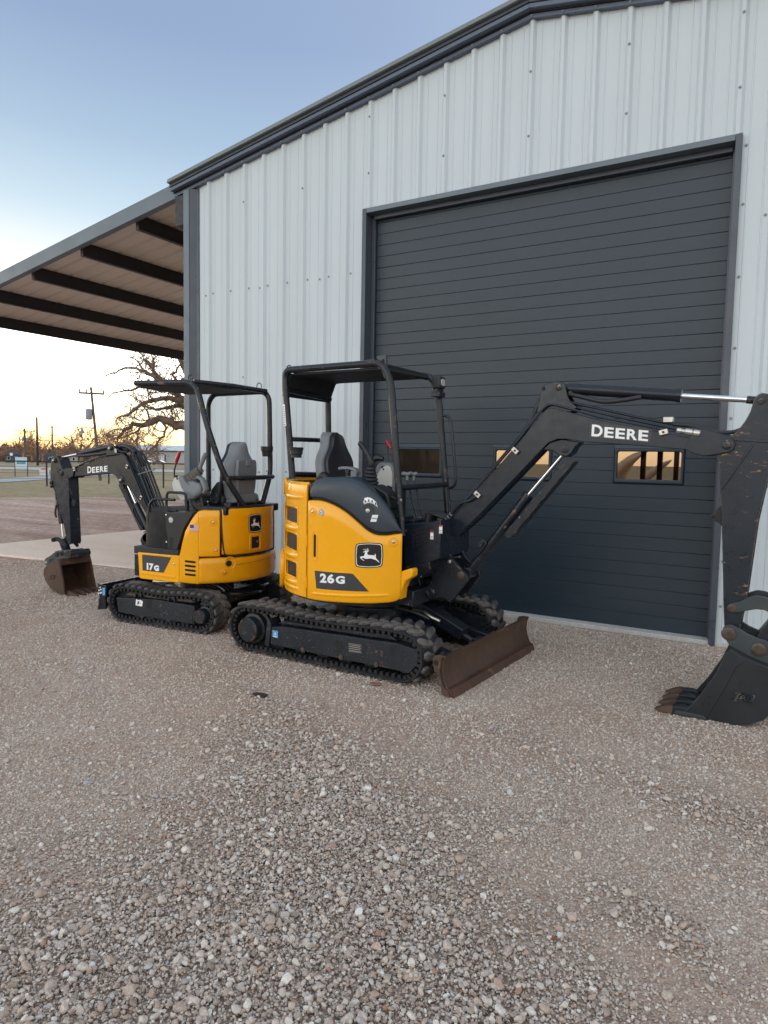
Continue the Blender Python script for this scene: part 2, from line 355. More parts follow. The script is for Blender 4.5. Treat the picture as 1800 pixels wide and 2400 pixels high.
# ------------------------------------------------------------------ setting materials
def wallmat(name, col, rough):
    m, nt, b, vec = base(name)
    v2 = mapped(nt, vec, (1, 1, 0.15))
    c = ramp(nt, noise(nt, v2, 1.6, 5, 0.6), [(0.25, tuple(x * 0.94 for x in col)), (0.75, tuple(min(1, x * 1.03) for x in col))])
    k = ramp(nt, noise(nt, vec, 420, 3, 0.7), [(0.3, (0.93,) * 3), (0.7, (1.0,) * 3)])
    c = mixc(nt, 1.0, c, k, 'MULTIPLY')
    nt.links.new(c, b.inputs['Base Color']); b.inputs['Roughness'].default_value = rough
    bumpn(nt, b, noise(nt, vec, 240, 3, 0.6), 0.07, 0.001)
    return m
m_wall = wallmat("white_ribbed_steel", (0.60, 0.665, 0.695), 0.48)
m_ceil = wallmat("bare_roof_sheet", (0.74, 0.64, 0.55), 0.5)
def doormat():
    m, nt, b, vec = base("embossed_slate_door_skin")
    v2 = mapped(nt, vec, (1, 1, 6))
    c = ramp(nt, noise(nt, vec, 0.9, 4, 0.6), [(0.3, (0.013, 0.027, 0.041)), (0.7, (0.017, 0.032, 0.047))])
    nt.links.new(c, b.inputs['Base Color'])
    h = noise(nt, mapped(nt, vec, (0.35, 1, 1)), 260, 5, 0.7, 0.5)
    nt.links.new(ramp(nt, h, [(0.3, (0.30,) * 3), (0.7, (0.46,) * 3)]), b.inputs['Roughness'])
    bumpn(nt, b, h, 0.45, 0.0025)
    return m
m_door = doormat()
def groundmat(name, cols, spots, bscale, bstr, stretch=(1, 1, 1)):
    """cols: (low, mid, high) of a broad mottle; spots: fine grain colours"""
    m, nt, b, vec = base(name)
    v = mapped(nt, vec, stretch)
    c = ramp(nt, noise(nt, v, 0.55, 7, 0.62, 0.4), [(0.28, cols[0]), (0.5, cols[1]), (0.72, cols[2])])
    g = noise(nt, vec, spots[0], 4, 0.7)
    c2 = ramp(nt, g, [(0.30, spots[1]), (0.5, (1, 1, 1)), (0.70, spots[2])])
    c = mixc(nt, 1.0, c, c2, 'MULTIPLY')
    vo = nt.nodes.new("ShaderNodeTexVoronoi"); vo.inputs['Scale'].default_value = bscale; nt.links.new(vec, vo.inputs['Vector'])
    pc = ramp(nt, vo.outputs['Color'], [(0.0, (0.72, 0.70, 0.69)), (0.5, (1.0, 0.98, 0.96)), (1.0, (1.28, 1.27, 1.26))])
    c = mixc(nt, 1.0, c, pc, 'MULTIPLY')
    nt.links.new(c, b.inputs['Base Color']); b.inputs['Roughness'].default_value = 0.95; b.inputs['Specular IOR Level'].default_value = 0.15
    bumpn(nt, b, vo.outputs['Distance'], bstr, 0.012)
    return m
m_gravel = groundmat("compacted_gravel_dirt", ((0.37, 0.265, 0.195), (0.46, 0.36, 0.285), (0.55, 0.455, 0.38)), (60, (0.66, 0.60, 0.56), (1.32, 1.33, 1.34)), 130, 0.6)
m_yard = groundmat("reddish_gravel_yard", ((0.22, 0.145, 0.110), (0.40, 0.29, 0.24), (0.52, 0.41, 0.355)), (9, (0.70, 0.63, 0.60), (1.25, 1.25, 1.25)), 18, 0.5, (0.25, 1.6, 1))
m_grassd = groundmat("dry_winter_grass", ((0.20, 0.165, 0.095), (0.27, 0.225, 0.135), (0.335, 0.28, 0.18)), (2.2, (0.7, 0.72, 0.66), (1.22, 1.2, 1.15)), 6, 0.4, (0.10, 0.22, 1))
m_conc = groundmat("pale_concrete", ((0.66, 0.545, 0.45), (0.76, 0.65, 0.55), (0.82, 0.73, 0.64)), (12, (0.93, 0.92, 0.91), (1.04, 1.04, 1.04)), 260, 0.06, (0.35, 1.3, 1))
m_found = groundmat("grey_concrete_edge", ((0.42, 0.42, 0.40), (0.50, 0.50, 0.48), (0.57, 0.57, 0.55)), (16, (0.85, 0.85, 0.84), (1.08, 1.08, 1.08)), 200, 0.1)
m_asph = groundmat("weathered_road", ((0.36, 0.36, 0.37), (0.42, 0.42, 0.43), (0.48, 0.48, 0.49)), (6, (0.9, 0.9, 0.9), (1.1, 1.1, 1.1)), 40, 0.1)
m_asph2 = groundmat("bluish_drive", ((0.30, 0.32, 0.35), (0.35, 0.37, 0.41), (0.40, 0.43, 0.47)), (6, (0.9, 0.9, 0.9), (1.1, 1.1, 1.1)), 40, 0.1)
m_bark = mat("oak_bark", (0.20, 0.142, 0.105), 0.9, var=0.35, vs=5, bump=(18, 0.6, 0.03), wear=[(5, 0.56, 0.15, (0.13, 0.09, 0.065), 0.95)])  # bark colour lightened for the bloom of bright sky round the oak
m_twig = mat("bare_twigs", (0.24, 0.155, 0.10), 0.9, var=0.3, vs=2)
m_twig2 = mat("far_bare_twigs", (0.30, 0.175, 0.11), 0.9, var=0.3, vs=0.4)  # golden tint put in for the glow of sky behind the twigs
m_leaf = mat("russet_oak_leaves", (0.20, 0.075, 0.032), 0.8, var=0.4, vs=3)
m_pole = mat("weathered_pole_wood", (0.115, 0.092, 0.075), 0.85, var=0.3, vs=2, bump=(20, 0.3, 0.01))
m_poled = mat("dark_pole", (0.035, 0.028, 0.025), 0.8, var=0.2)
m_galv = mat("galvanised_can", (0.24, 0.25, 0.26), 0.45, 0.3, var=0.1)
m_fence = mat("dark_pipe_fence", (0.020, 0.020, 0.022), 0.6, var=0.1)
m_farwall = mat("grey_far_shed_wall", (0.36, 0.37, 0.35), 0.6, var=0.06, vs=0.3)
m_farroof = mat("pale_far_roof", (0.62, 0.64, 0.66), 0.45, var=0.05, vs=0.3)
m_house = mat("slate_blue_siding", (0.075, 0.095, 0.105), 0.8, var=0.1, vs=0.4)
m_roofd = mat("dark_shingle_roof", (0.040, 0.045, 0.060), 0.85, var=0.15, vs=1)
m_car = mat("dark_teal_car_paint", (0.03, 0.05, 0.06), 0.2, var=0.05, coat=0.6)
m_cargrey = mat("silver_grey_car_paint", (0.20, 0.22, 0.24), 0.2, 0.4, var=0.05, coat=0.6)
m_carglass = mat("car_glass", (0.02, 0.025, 0.03), 0.05, var=0.02)
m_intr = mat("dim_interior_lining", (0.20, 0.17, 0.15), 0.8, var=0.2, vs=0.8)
m_brown = mat("brown_red_steel_column", (0.34, 0.17, 0.12), 0.6, var=0.2)
m_cream = mat("cream_sheet", (0.62, 0.48, 0.33), 0.6, var=0.12, vs=2)
def glassmat():
    m = bpy.data.materials.new("window_glass"); m.use_nodes = True; nt = m.node_tree; nt.nodes.clear()
    out = nt.nodes.new("ShaderNodeOutputMaterial"); mx = nt.nodes.new("ShaderNodeMixShader")
    tr = nt.nodes.new("ShaderNodeBsdfTransparent"); tr.inputs[0].default_value = (0.66, 0.60, 0.55, 1)
    gl = nt.nodes.new("ShaderNodeBsdfGlossy"); gl.inputs['Roughness'].default_value = 0.02
    lw = nt.nodes.new("ShaderNodeLayerWeight"); lw.inputs[0].default_value = 0.12
    nt.links.new(lw.outputs['Fresnel'], mx.inputs[0]); nt.links.new(tr.outputs[0], mx.inputs[1]); nt.links.new(gl.outputs[0], mx.inputs[2]); nt.links.new(mx.outputs[0], out.inputs[0])
    return m
m_glass = glassmat()

# ------------------------------------------------------------------ ground sheets
def fbm(x, y, sc, seed=0):
    r = np.random.default_rng(seed); out = np.zeros_like(x); a = 1.0
    for o in range(4):
        for _ in range(4):
            th = r.uniform(0, 6.283); ph = r.uniform(0, 6.283); k = sc * (2 ** o) * r.uniform(0.7, 1.3)
            out += a * np.sin(k * (x * math.cos(th) + y * math.sin(th)) + ph) * 0.25
        a *= 0.5
    return out
def ground_h(x, y):
    """relief of the yard: soft, a few cm; flat near the building and under the machines"""
    hgt = 0.012 * fbm(x, y, 2.2, 3) + 0.007 * fbm(x, y, 9, 4)
    fl = np.clip((6.3 - y) / 1.2, 0, 1) if True else 1
    mach = np.clip(np.maximum(np.abs((x + 3.0) / 1.5) , np.abs((y - 4.9) / 1.1)) - 0.9, 0, 0.3) / 0.3
    mach2 = np.clip(np.maximum(np.abs((x + 5.0) / 1.3) , np.abs((y - 4.9) / 1.0)) - 0.9, 0, 0.3) / 0.3
    return hgt * fl * np.minimum(mach, mach2) - 0.010 * np.minimum(mach, mach2) + 0.002
def sheet(name, xs, ys, mat_, z=0.0, relief=False, keep=None, parent=None):
    X, Y = np.meshgrid(xs, ys); Z = np.full(X.shape, z) + (ground_h(X, Y) if relief else 0)
    nx = len(xs); vs = np.stack([X, Y, Z], -1).reshape(-1, 3); fs = []
    for j in range(len(ys) - 1):
        for i in range(nx - 1):
            if keep is None or keep((xs[i] + xs[i + 1]) / 2, (ys[j] + ys[j + 1]) / 2):
                fs.append((j * nx + i, j * nx + i + 1, (j + 1) * nx + i + 1, (j + 1) * nx + i))
    mb = MB(); mb.v = [tuple(p) for p in vs.tolist()]; mb.f = fs
    return ob(name, mb, mat_, parent, smooth=180, fixn=False, kind='structure')
BX0, BX1, BY0, BY1 = -7.0, 2.3, 6.67, 15.7
def far_z(x, y):
    """the land falls away gently beyond fifty metres"""
    return -0.045 - 0.007 * np.clip(np.hypot(x, y) - 50, 0, 250)
_gx = np.concatenate([np.linspace(-1500, -360, 20), np.linspace(-340, 340, 137), np.linspace(360, 1500, 20)])
_X, _Y = np.meshgrid(_gx, _gx); mb = MB(); mb.v = [tuple(p) for p in np.stack([_X, _Y, far_z(_X, _Y)], -1).reshape(-1, 3).tolist()]; _n = len(_gx)
mb.f = [(j * _n + i, j * _n + i + 1, (j + 1) * _n + i + 1, (j + 1) * _n + i) for j in range(_n - 1) for i in range(_n - 1)]
ob("grass_field", mb, m_grassd, None, smooth=180, fixn=False, kind='structure')
mb = MB(); mb.v = [(-26.4, 11.0, -0.03), (-24.70, 14.35, -0.03), (-22.67, 17.15, -0.03), (-20.47, 17.6, -0.03), (-18.0, 17.9, -0.03), (12, 19.5, -0.03), (12, -9, -0.03), (-36, -9, -0.03)]
mb.f = [tuple(range(8))[::-1]]
ob("far_gravel_yard", mb, m_yard, None, smooth=None, kind='structure')
sheet("gravel_yard", np.arange(-9.4, 3.6, 0.05), np.arange(-1.5, 6.651, 0.05), m_gravel, 0.0, True)
# lean-to slab and the building's floor
mb = MB(); mb.prismz([(-11.85, 5.98), (-10.6, 6.14), (-7.85, 6.47), (-7.0, 6.56), (-7.0, 15.7), (-11.85, 15.7)], -0.12, 0.004)
ob("concrete_slab", mb, m_conc, None, bevel=0.006, kind='structure')
mb = MB(); mb.box(BX0, BX1, 6.655, BY1, -0.15, 0.030)
ob("building_floor", mb, m_found, None, bevel=0.008, kind='structure')
def down(p):
    """pushes a point found on level ground out along its line of sight to the falling ground"""
    d = math.hypot(*p); t = 1.588 / d
    if d < 50: return p
    k = (1.588 + .045 - .35) / (t - .007) / d if t > .0095 else 5.0
    return (p[0] * min(k, 5), p[1] * min(k, 5))
def strip(name, pts, m_, dz):
    bm = bmesh.new(); bm.faces.new([bm.verts.new((*down(p), 0)) for p in pts]); bmesh.ops.triangulate(bm, faces=bm.faces[:])
    for _ in range(5):
        es = [q for q in bm.edges if q.calc_length() > 9]
        if not es: break
        bmesh.ops.subdivide_edges(bm, edges=es, cuts=1); bmesh.ops.triangulate(bm, faces=bm.faces[:])
    bm.verts.index_update(); mb = MB()
    mb.v = [(v.co.x, v.co.y, float(far_z(v.co.x, v.co.y)) + dz) for v in bm.verts]; mb.f = [tuple(v.index for v in f.verts) for f in bm.faces]; bm.free()
    return ob(name, mb, m_, None, smooth=180, kind='structure')
strip("road", [(-110, -30), (-75.5, 43.0), (-74.5, 48.2), (-63.0, 55.5), (-52, 62), (-20, 80), (-14, 70), (-42, 52), (-52.5, 44.9), (-62, 39.4), (-66.5, 38.0), (-95, -32)], m_asph, .04)
strip("driveway", [(-80, -12), (-42.3, 24.6), (-45.5, 29.9), (-52, 40.5), (-49.5, 41), (-40.6, 27.0), (-37.0, 21.4), (-70, -20)], m_asph2, .025)

# ------------------------------------------------------------------ gravel stones (stuff): instanced on scattered points
def rock_mesh(name, seed, sub, m_, flat):
    r = random.Random(seed); bm = bmesh.new(); bmesh.ops.create_icosphere(bm, subdivisions=sub, radius=1.0)
    cuts = [(Vector((r.gauss(0, 1), r.gauss(0, 1), r.gauss(0, 1))).normalized(), r.uniform(0.45, 0.82)) for _ in range(9)]
    for v in bm.verts:
        for n, d in cuts:
            k = v.co.dot(n)
            if k > d: v.co -= n * (k - d) * 0.92
        v.co += Vector((r.gauss(0, 1), r.gauss(0, 1), r.gauss(0, 1))) * 0.02
        v.co.x *= 1.15; v.co.y *= 0.95; v.co.z *= 0.72
    me = bpy.data.meshes.new(name); bm.to_mesh(me); bm.free(); me.materials.append(m_); finish(me, 28 if flat else 60)
    o = bpy.data.objects.new(name, me); return o
def stonemat():
    m, nt, b, vec = base("crushed_stone")
    oi = nt.nodes.new("ShaderNodeObjectInfo")
    c = ramp(nt, oi.outputs['Random'], [(0.0, (0.32, 0.265, 0.22)), (0.10, (0.56, 0.475, 0.40)), (0.22, (0.46, 0.355, 0.285)), (0.32, (0.68, 0.58, 0.495)), (0.44, (0.52, 0.475, 0.435)), (0.54, (0.50, 0.36, 0.285)), (0.62, (0.72, 0.635, 0.555)), (0.74, (0.58, 0.50, 0.425)), (0.84, (0.82, 0.765, 0.69)), (0.90, (0.66, 0.60, 0.53)), (0.945, (0.42, 0.25, 0.17)), (0.965, (0.88, 0.85, 0.79)), (1.0, (0.40, 0.40, 0.41))])
    nt.nodes[-1].color_ramp.interpolation = 'CONSTANT' if False else 'LINEAR'
    n = noise(nt, vec, 2.4, 6, 0.65)
    c = mixc(nt, 1.0, c, ramp(nt, n, [(0.3, (0.78, 0.76, 0.74)), (0.7, (1.15, 1.14, 1.12))]), 'MULTIPLY')
    nt.links.new(c, b.inputs['Base Color']); b.inputs['Roughness'].default_value = 0.88; b.inputs['Specular IOR Level'].default_value = 0.25
    bumpn(nt, b, noise(nt, vec, 7, 5, 0.7), 0.35, 0.08)
    return m
m_stone = stonemat()
rocks = bpy.data.collections.new("rock_shapes")          # not linked to the scene: shapes only
for i in range(10): rocks.objects.link(rock_mesh("rock_%02d" % i, 40 + i, 2, m_stone, i % 2))
def scatter(name, pts, scl, tilt):
    n = len(pts); me = bpy.data.meshes.new(name); me.from_pydata(pts.tolist(), [], [])
    def attr(nm, typ, key, data):
        a = me.attributes.new(nm, typ, 'POINT'); a.data.foreach_set(key, np.ascontiguousarray(data, dtype=np.float32 if typ != 'INT' else np.int32).ravel())
    rot = np.stack([RNG.normal(0, tilt, n), RNG.normal(0, tilt, n), RNG.uniform(0, 6.283, n)], -1)
    attr("rot", 'FLOAT_VECTOR', "vector", rot); attr("scl", 'FLOAT_VECTOR', "vector", scl); attr("idx", 'INT', "value", RNG.integers(0, 10, n))
    o = bpy.data.objects.new(name, me); COL.objects.link(o); me.materials.append(m_stone)
    ng = bpy.data.node_groups.new(name + "_nodes", 'GeometryNodeTree')
    ng.interface.new_socket("Geometry", in_out='INPUT', socket_type='NodeSocketGeometry'); ng.interface.new_socket("Geometry", in_out='OUTPUT', socket_type='NodeSocketGeometry')
    gi = ng.nodes.new('NodeGroupInput'); go = ng.nodes.new('NodeGroupOutput'); ip = ng.nodes.new('GeometryNodeInstanceOnPoints'); ci = ng.nodes.new('GeometryNodeCollectionInfo')
    ci.inputs['Collection'].default_value = rocks; ci.inputs['Separate Children'].default_value = True; ci.inputs['Reset Children'].default_value = True
    ip.inputs['Pick Instance'].default_value = True
    def na(nm, dt):
        a = ng.nodes.new('GeometryNodeInputNamedAttribute'); a.data_type = dt; a.inputs['Name'].default_value = nm
        return next(s for s in a.outputs if s.enabled and s.name == 'Attribute')
    L = ng.links.new
    L(gi.outputs[0], ip.inputs['Points']); L(ci.outputs[0], ip.inputs['Instance']); L(na("idx", 'INT'), ip.inputs['Instance Index'])
    e2r = ng.nodes.new('FunctionNodeEulerToRotation'); L(na("rot", 'FLOAT_VECTOR'), e2r.inputs[0]); L(e2r.outputs[0], ip.inputs['Rotation'])
    L(na("scl", 'FLOAT_VECTOR'), ip.inputs['Scale']); L(ip.outputs[0], go.inputs[0])
    md = o.modifiers.new("scatter", 'NODES'); md.node_group = ng
    o['kind'] = 'stuff'
    return o
def in_yard(x, y):
    ok = (y < 6.60 - 0.0) & (y > -1)
    slab = 6.14 + (x + 10.6) * 0.12
    return ok & ~((x < -6.9) & (y > slab - 0.05)) & ~((x < -7.0) & (y > 6.5)) & (x < 3.0)
def dense_mask(x, y):
    """loose gravel windrows: 0 bare packed dirt .. 1 covered"""
    g = lambda cx, cy, sx, sy, th: np.exp(-(((x - cx) * math.cos(th) + (y - cy) * math.sin(th)) / sx) ** 2 - ((-(x - cx) * math.sin(th) + (y - cy) * math.cos(th)) / sy) ** 2)
    d = 1.05 * g(-1.35, 1.9, 0.95, 0.62, 2.2) + 0.9 * g(-1.6, 1.3, 0.9, 0.55, 0.3) + 0.8 * g(-0.72, 1.62, 0.5, 0.3, 2.4) + 0.6 * g(-2.3, 2.9, 1.3, 0.30, 2.5) + 0.5 * g(-0.15, 3.4, 1.2, 0.16, 2.85) + 0.55 * g(-0.3, 2.45, 0.30, 0.12, 2.6) + 0.45 * g(-1.2, 5.9, 1.6, 0.5, 0.0) + 0.4 * g(-0.45, 2.05, 0.25, 0.1, 2.6)
    d += 0.16 * fbm(x, y, 3.0, 8) + 0.10 * fbm(x, y, 11, 9)
    return np.clip(d, 0, 1)
def sample(n, d0, d1):
    a = np.radians(RNG.uniform(-72, 12, n)); d = np.sqrt(RNG.uniform(d0 * d0, d1 * d1, n))
    x, y = d * np.sin(a), d * np.cos(a); k = in_yard(x, y); return x[k], y[k], d[k]
def emit(name, parts, tilt):
    P = np.concatenate([p for p, s in parts]); S = np.concatenate([s for p, s in parts]); return scatter(name, P, S, tilt)
def stones(n, d0, d1, r0, r1, keepf, sink, pw=1.0):
    x, y, d = sample(n, d0, d1); k = RNG.uniform(0, 1, len(x)) < keepf(x, y); x, y = x[k], y[k]; m_ = len(x)
    r = r0 + (r1 - r0) * RNG.uniform(0, 1, m_) ** pw
    z = ground_h(x, y) + r * sink + 0.018 * dense_mask(x, y) * RNG.uniform(0, 1, m_)
    return np.stack([x, y, z], -1), (r[:, None] * RNG.uniform(0.78, 1.25, (m_, 3)))
DM = dense_mask
PM = lambda x, y: np.clip(.62 + .30 * fbm(x, y, 4.5, 21) + .18 * fbm(x, y, 14, 22), .22, 1)
emit("gravel", [
    stones(125000, 1.5, 3.6, 0.0028, 0.0066, lambda x, y: np.maximum(PM(x, y), DM(x, y)), 0.25, 1.4),
    stones(260000, 3.6, 7.6, 0.0034, 0.0078, lambda x, y: np.maximum(PM(x, y) * .9, DM(x, y)), 0.22, 1.3),
    stones(110000, 7.6, 11.5, 0.0055, 0.0105, lambda x, y: .8 * PM(x, y), 0.25),
    stones(30000, 1.4, 4.2, 0.0065, 0.0120, lambda x, y: 0.10 * PM(x, y) + 0.9 * DM(x, y) ** 1.1, 0.35, 1.5),
    stones(60000, 4.2, 8.6, 0.0065, 0.0120, lambda x, y: 0.14 * PM(x, y) + 0.75 * DM(x, y) ** 1.2, 0.35, 1.7),
    stones(4600, 1.4, 4.5, 0.012, 0.021, lambda x, y: 0.04 + 0.8 * DM(x, y) ** 1.4, 0.38, 2.2),
    stones(3800, 4.5, 9.0, 0.012, 0.021, lambda x, y: 0.05 + 0.5 * DM(x, y) ** 1.5, 0.35, 2.2),
], 0.45)
# ------------------------------------------------------------------ the steel building
bld = empty("steel_building", (-2.36, 6.67, 0), 0, "white ribbed steel building with slate trim, tall dark overhead door and open lean-to", "building")
OFF = (2.36, -6.67, 0)                                     # building parts are written in world metres
def WB(**k): return MB(off=OFF, **k)
ZR, SL, XR = 5.83, 0.170, -2.36                            # underside of the rake trim: ridge height, slope, ridge x
def rake(x): return ZR - SL * abs(x - XR)
DX0, DX1, DZ1 = -4.25, -0.485, 4.371                       # outer edges of the door trim
# ribbed sheets, 0.914 m wide, cut round the door
PROF = [(-.1524, 0), (-.100, 0), (-.095, .005), (-.089, .005), (-.084, 0), (-.040, 0), (-.015, .032), (.015, .032), (.040, 0), (.084, 0), (.089, .005), (.095, .005), (.100, 0)]
ribs = [-2.66 + .3048 * n for n in range(-14, 18)]
def sheet_obj(ris, x_lo, x_hi, zlo, zhi):
    pts = []
    for rx in ris:
        for dx, h_ in PROF: pts.append((rx + dx, h_))
    pts.append((ris[-1] + .1524, 0))
    P = [(x, h_) for x, h_ in pts if x_lo < x < x_hi]
    def hat(x):
        for i in range(len(pts) - 1):
            if pts[i][0] <= x <= pts[i + 1][0]:
                t = (x - pts[i][0]) / max(1e-9, pts[i + 1][0] - pts[i][0]); return pts[i][1] * (1 - t) + pts[i + 1][1] * t
        return 0
    P = [(max(x_lo, pts[0][0]), hat(max(x_lo, pts[0][0])))] + P + [(min(x_hi, pts[-1][0]), hat(min(x_hi, pts[-1][0])))]
    mb = WB(); rows = []
    for z in (0, 1):
        rows.append([(x, 6.67 - h_, (zlo if z == 0 else zhi(x))) for x, h_ in P])
    mb.grid(rows)
    return ob("wall_panel", mb, m_wall, bld, smooth=None, fixn=False, solid=0.0012)
for i in range(0, 32, 3):
    ris = ribs[i:i + 3]; a, b_ = ris[0] - .1524, ris[-1] + .1524
    up = lambda x: rake(x) + 0.03
    if b_ < DX0 or a > DX1: sheet_obj(ris, max(a, -6.90), min(b_, 2.28), 0.012, up)
    else:
        if a < DX0: sheet_obj(ris, a, DX0, 0.012, up)
        if b_ > DX1: sheet_obj(ris, DX1, b_, 0.012, up)
        sheet_obj(ris, max(a, DX0), min(b_, DX1), DZ1 - .01, up)
# screws: one mesh shared by all
mb = MB(); mb.lathe([(.012, 0), (.012, .003), (.007, .004), (.007, .010), (.0001, .011)], (0, 0, 0), (0, -1, 0), 8)
screw0 = ob("screw", mb, m_galv, bld, smooth=40); first = True
def screw(x, z, proud=.0335):
    global first
    o = screw0 if first else copy_ob(screw0, bld)
    first = False
    o.location = (x + OFF[0], 6.67 - proud + OFF[1], z)
for zr in (1.42, 3.70):
    for k, rx in enumerate(ribs):
        if rx < -6.85 or rx > 2.2 or (DX0 - .05 < rx < DX1 + .05 and zr < DZ1): continue
        screw(rx + .064, zr, .0015)
        if k % 3 == 1: screw(rx - .064, zr - .015, .0015)
for rx in ribs[0::3]:
    for zz in (2.6, 4.75, 5.35):
        if rx < -6.85 or rx > 2.2 or (DX0 - .05 < rx < DX1 + .05 and zz < DZ1) or zz > rake(rx) - .1: continue
        screw(rx, zz)
for zz in (.35, .75, 1.35, 2.0, 2.6, 3.2, 3.8, 4.28): screw(DX1 + .028, zz, .002)
for rx in ribs:
    if -6.85 < rx < 2.2: screw(rx, rake(rx) + .022, .058)
# rake trim, stepped, both slopes
for sgn, xe in ((-1, -7.21), (1, 2.55)):
    def band(nm, za, zb, y0, y1, m_):
        mb = WB()
        mb.prism([(xe, rake(xe) + za), (XR, ZR + za), (XR, ZR + zb), (xe, rake(xe) + zb)], y0, y1)
        ob(nm, mb, m_, bld, bevel=0.004)
    band("rake_flashing", 0.0, .040, 6.615, 6.69, m_rake)
    band("rake_shade_band", .042, .054, 6.60, 6.69, m_purlin)  # dark band painted in for the shaded gap
    band("rake_trim", .056, .098, 6.545, 6.69, m_rake)
    band("rake_shade_band", .100, .136, 6.53, 6.69, m_trim)  # darker metal painted in for the shaded underside of the cap
    band("rake_cap", .138, .166, 6.49, 6.69, m_rakeedge)
    mb = WB(); y0, y1 = 6.52, BY1 + .1
    mb.prism([(xe - .02 * -sgn, rake(xe) + .168), (XR, ZR + .168), (XR, ZR + .20), (xe - .02 * -sgn, rake(xe) + .20)], y0, y1)
    ob("roof", mb, m_rakeedge, bld)
# corner post trim
mb = WB(); mb.box(-7.018, -6.916, 6.592, 6.72, .01, 5.055); ob("corner_trim", mb, m_fascia, bld, bevel=.006)
mb = WB(); mb.prismz([(-6.912, 6.60), (-6.912, 6.70), (-6.80, 6.70), (-6.80, 6.655), (-6.84, 6.655)], .01, 5.06); ob("corner_flashing", mb, m_trim, bld, bevel=.003)
mb = WB(); mb.box(-7.17, -7.022, 6.60, 6.78, 4.62, 5.0); ob("eave_bracket", mb, m_purlin, bld, bevel=.004)
# sheathing, side and back walls, inside lining
mb = WB(); mb.box(BX0, DX0, 6.69, 6.76, 0.03, 4.9); ob("wall_lining", mb, m_intr, bld)
mb = WB(); mb.box(DX1, BX1, 6.69, 6.76, 0.03, 4.9); ob("wall_lining", mb, m_intr, bld)
mb = WB(); mb.prism([(DX0, DZ1 + .05), (DX1, DZ1 + .05), (DX1, rake(DX1)), (XR, ZR), (DX0, rake(DX0))], 6.69, 6.76); ob("wall_lining", mb, m_intr, bld)
mb = WB(); mb.box(BX0 + .02, BX0 + .08, 6.76, BY1, 0.03, 4.98); ob("side_wall", mb, m_intr, bld)
mb = WB(); mb.box(BX1 - .06, BX1, 6.76, BY1, 0.03, 4.98); ob("side_wall", mb, m_intr, bld)
mb = WB(); mb.box(BX0 + .08, -6.75, BY1 - .08, BY1, 0.03, 4.9); ob("back_wall", mb, m_intr, bld)
mb = WB(); mb.box(-1.1, BX1 - .06, BY1 - .08, BY1, 0.03, 4.9); ob("back_wall", mb, m_intr, bld)
mb = WB(); mb.prism([(-6.75, 3.4), (-1.1, 3.4), (-1.1, 5.5), (-2.4, 5.6), (-6.75, 5.0)], BY1 - .08, BY1); ob("back_wall", mb, m_intr, bld)  # wide opening left so bright sky shows through the door windows
for x, y in ((-2.42, 13.9), (-2.12, 13.9), (-1.92, 14.6), (-5.35, 12.6)):
    mb = WB(); mb.box(x - .045, x + .045, y - .05, y + .05, .031, 4.9); ob("column", mb, m_brown, bld, bevel=.01)  # guessed columns, added to show as bars in the door windows
# door trim: head and jambs with returns
mb = WB(); mb.box(DX0, DX0 + .052, 6.622, 6.80, .0, DZ1); ob("door_jamb", mb, m_trim, bld, bevel=.003)  # darker trim metal puts the reveal's shade into the jamb colour
mb = WB(); mb.box(DX1 - .052, DX1, 6.622, 6.80, .0, DZ1); ob("door_jamb", mb, m_trim, bld, bevel=.003)
mb = WB(); mb.box(DX0 + .054, DX1 - .054, 6.622, 6.80, DZ1 - .052, DZ1); ob("door_head", mb, m_fascia, bld, bevel=.003)
mb = WB(); mb.box(DX0 + .054, DX0 + .10, 6.745, 6.775, .03, DZ1 - .055).box(DX1 - .075, DX1 - .054, 6.745, 6.775, .03, DZ1 - .055).box(DX0 + .10, DX1 - .075, 6.72, 6.775, DZ1 - .10, DZ1 - .054)
ob("door_stop", mb, m_trim, bld, bevel=.003)
# overhead door: embossed planks, three windows
door = ob("overhead_door", WB().box(DX0 + .06, DX1 - .06, 6.83, 6.845, 4.30, 4.36), m_door, bld)
PX0, PX1, ZS, DZ = DX0 + .058, DX1 - .058, .166, .12355
WIN = [-3.575, -2.365, -1.135]
def plank(x0, x1, z0, z1, joint):
    g = .0012 if not joint else .0026
    mb = WB()
    mb.prismx([(6.785, z0 + .0025), (6.785, z1 - g), (6.788, z1 - .0004), (6.83, z1 - .0003), (6.83, z0 + .0003), (6.788, z0 + .0006)], x0, x1)
    return ob("door_plank", mb, m_door, door, smooth=30, bevel=.0016, seg=1)
cache = {}
for k in range(0, 35):
    z0 = ZS + DZ * (k - 1) if k else .034
    z1 = ZS + DZ * k
    if k == 34: z1 = 4.36
    joint = (k % 4 == 1)
    if k in (11, 12, 13):
        cuts = [PX0] + [c for w in WIN for c in (w - .315, w + .315)] + [PX1]
        for a, b_ in zip(cuts[0::2], cuts[1::2]): plank(a, b_, z0, z1, joint)
    else: plank(PX0, PX1, z0, z1, joint)
for z0, z1 in ((.05, 1.425), (1.728, 4.36)):
    mb = WB(); mb.box(PX0, PX1, 6.832, 6.842, z0, z1); ob("door_leak_blocker", mb, m_intr, door)  # unseen slab added behind the planks to stop light leaking through
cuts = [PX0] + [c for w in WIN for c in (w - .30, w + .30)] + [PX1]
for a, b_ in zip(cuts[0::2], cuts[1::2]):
    mb = WB(); mb.box(a, b_, 6.832, 6.842, 1.4252, 1.7278); ob("door_leak_blocker", mb, m_intr, door)
mb = WB(); mb.box(PX0, PX1, 6.79, 6.83, .030, .034 + .012); ob("door_seal", mb, m_hose, door)
def rrect(x0, x1, z0, z1, r, k=5): return fil2([(x0, z0), (x1, z0), (x1, z1), (x0, z1)], r, k)
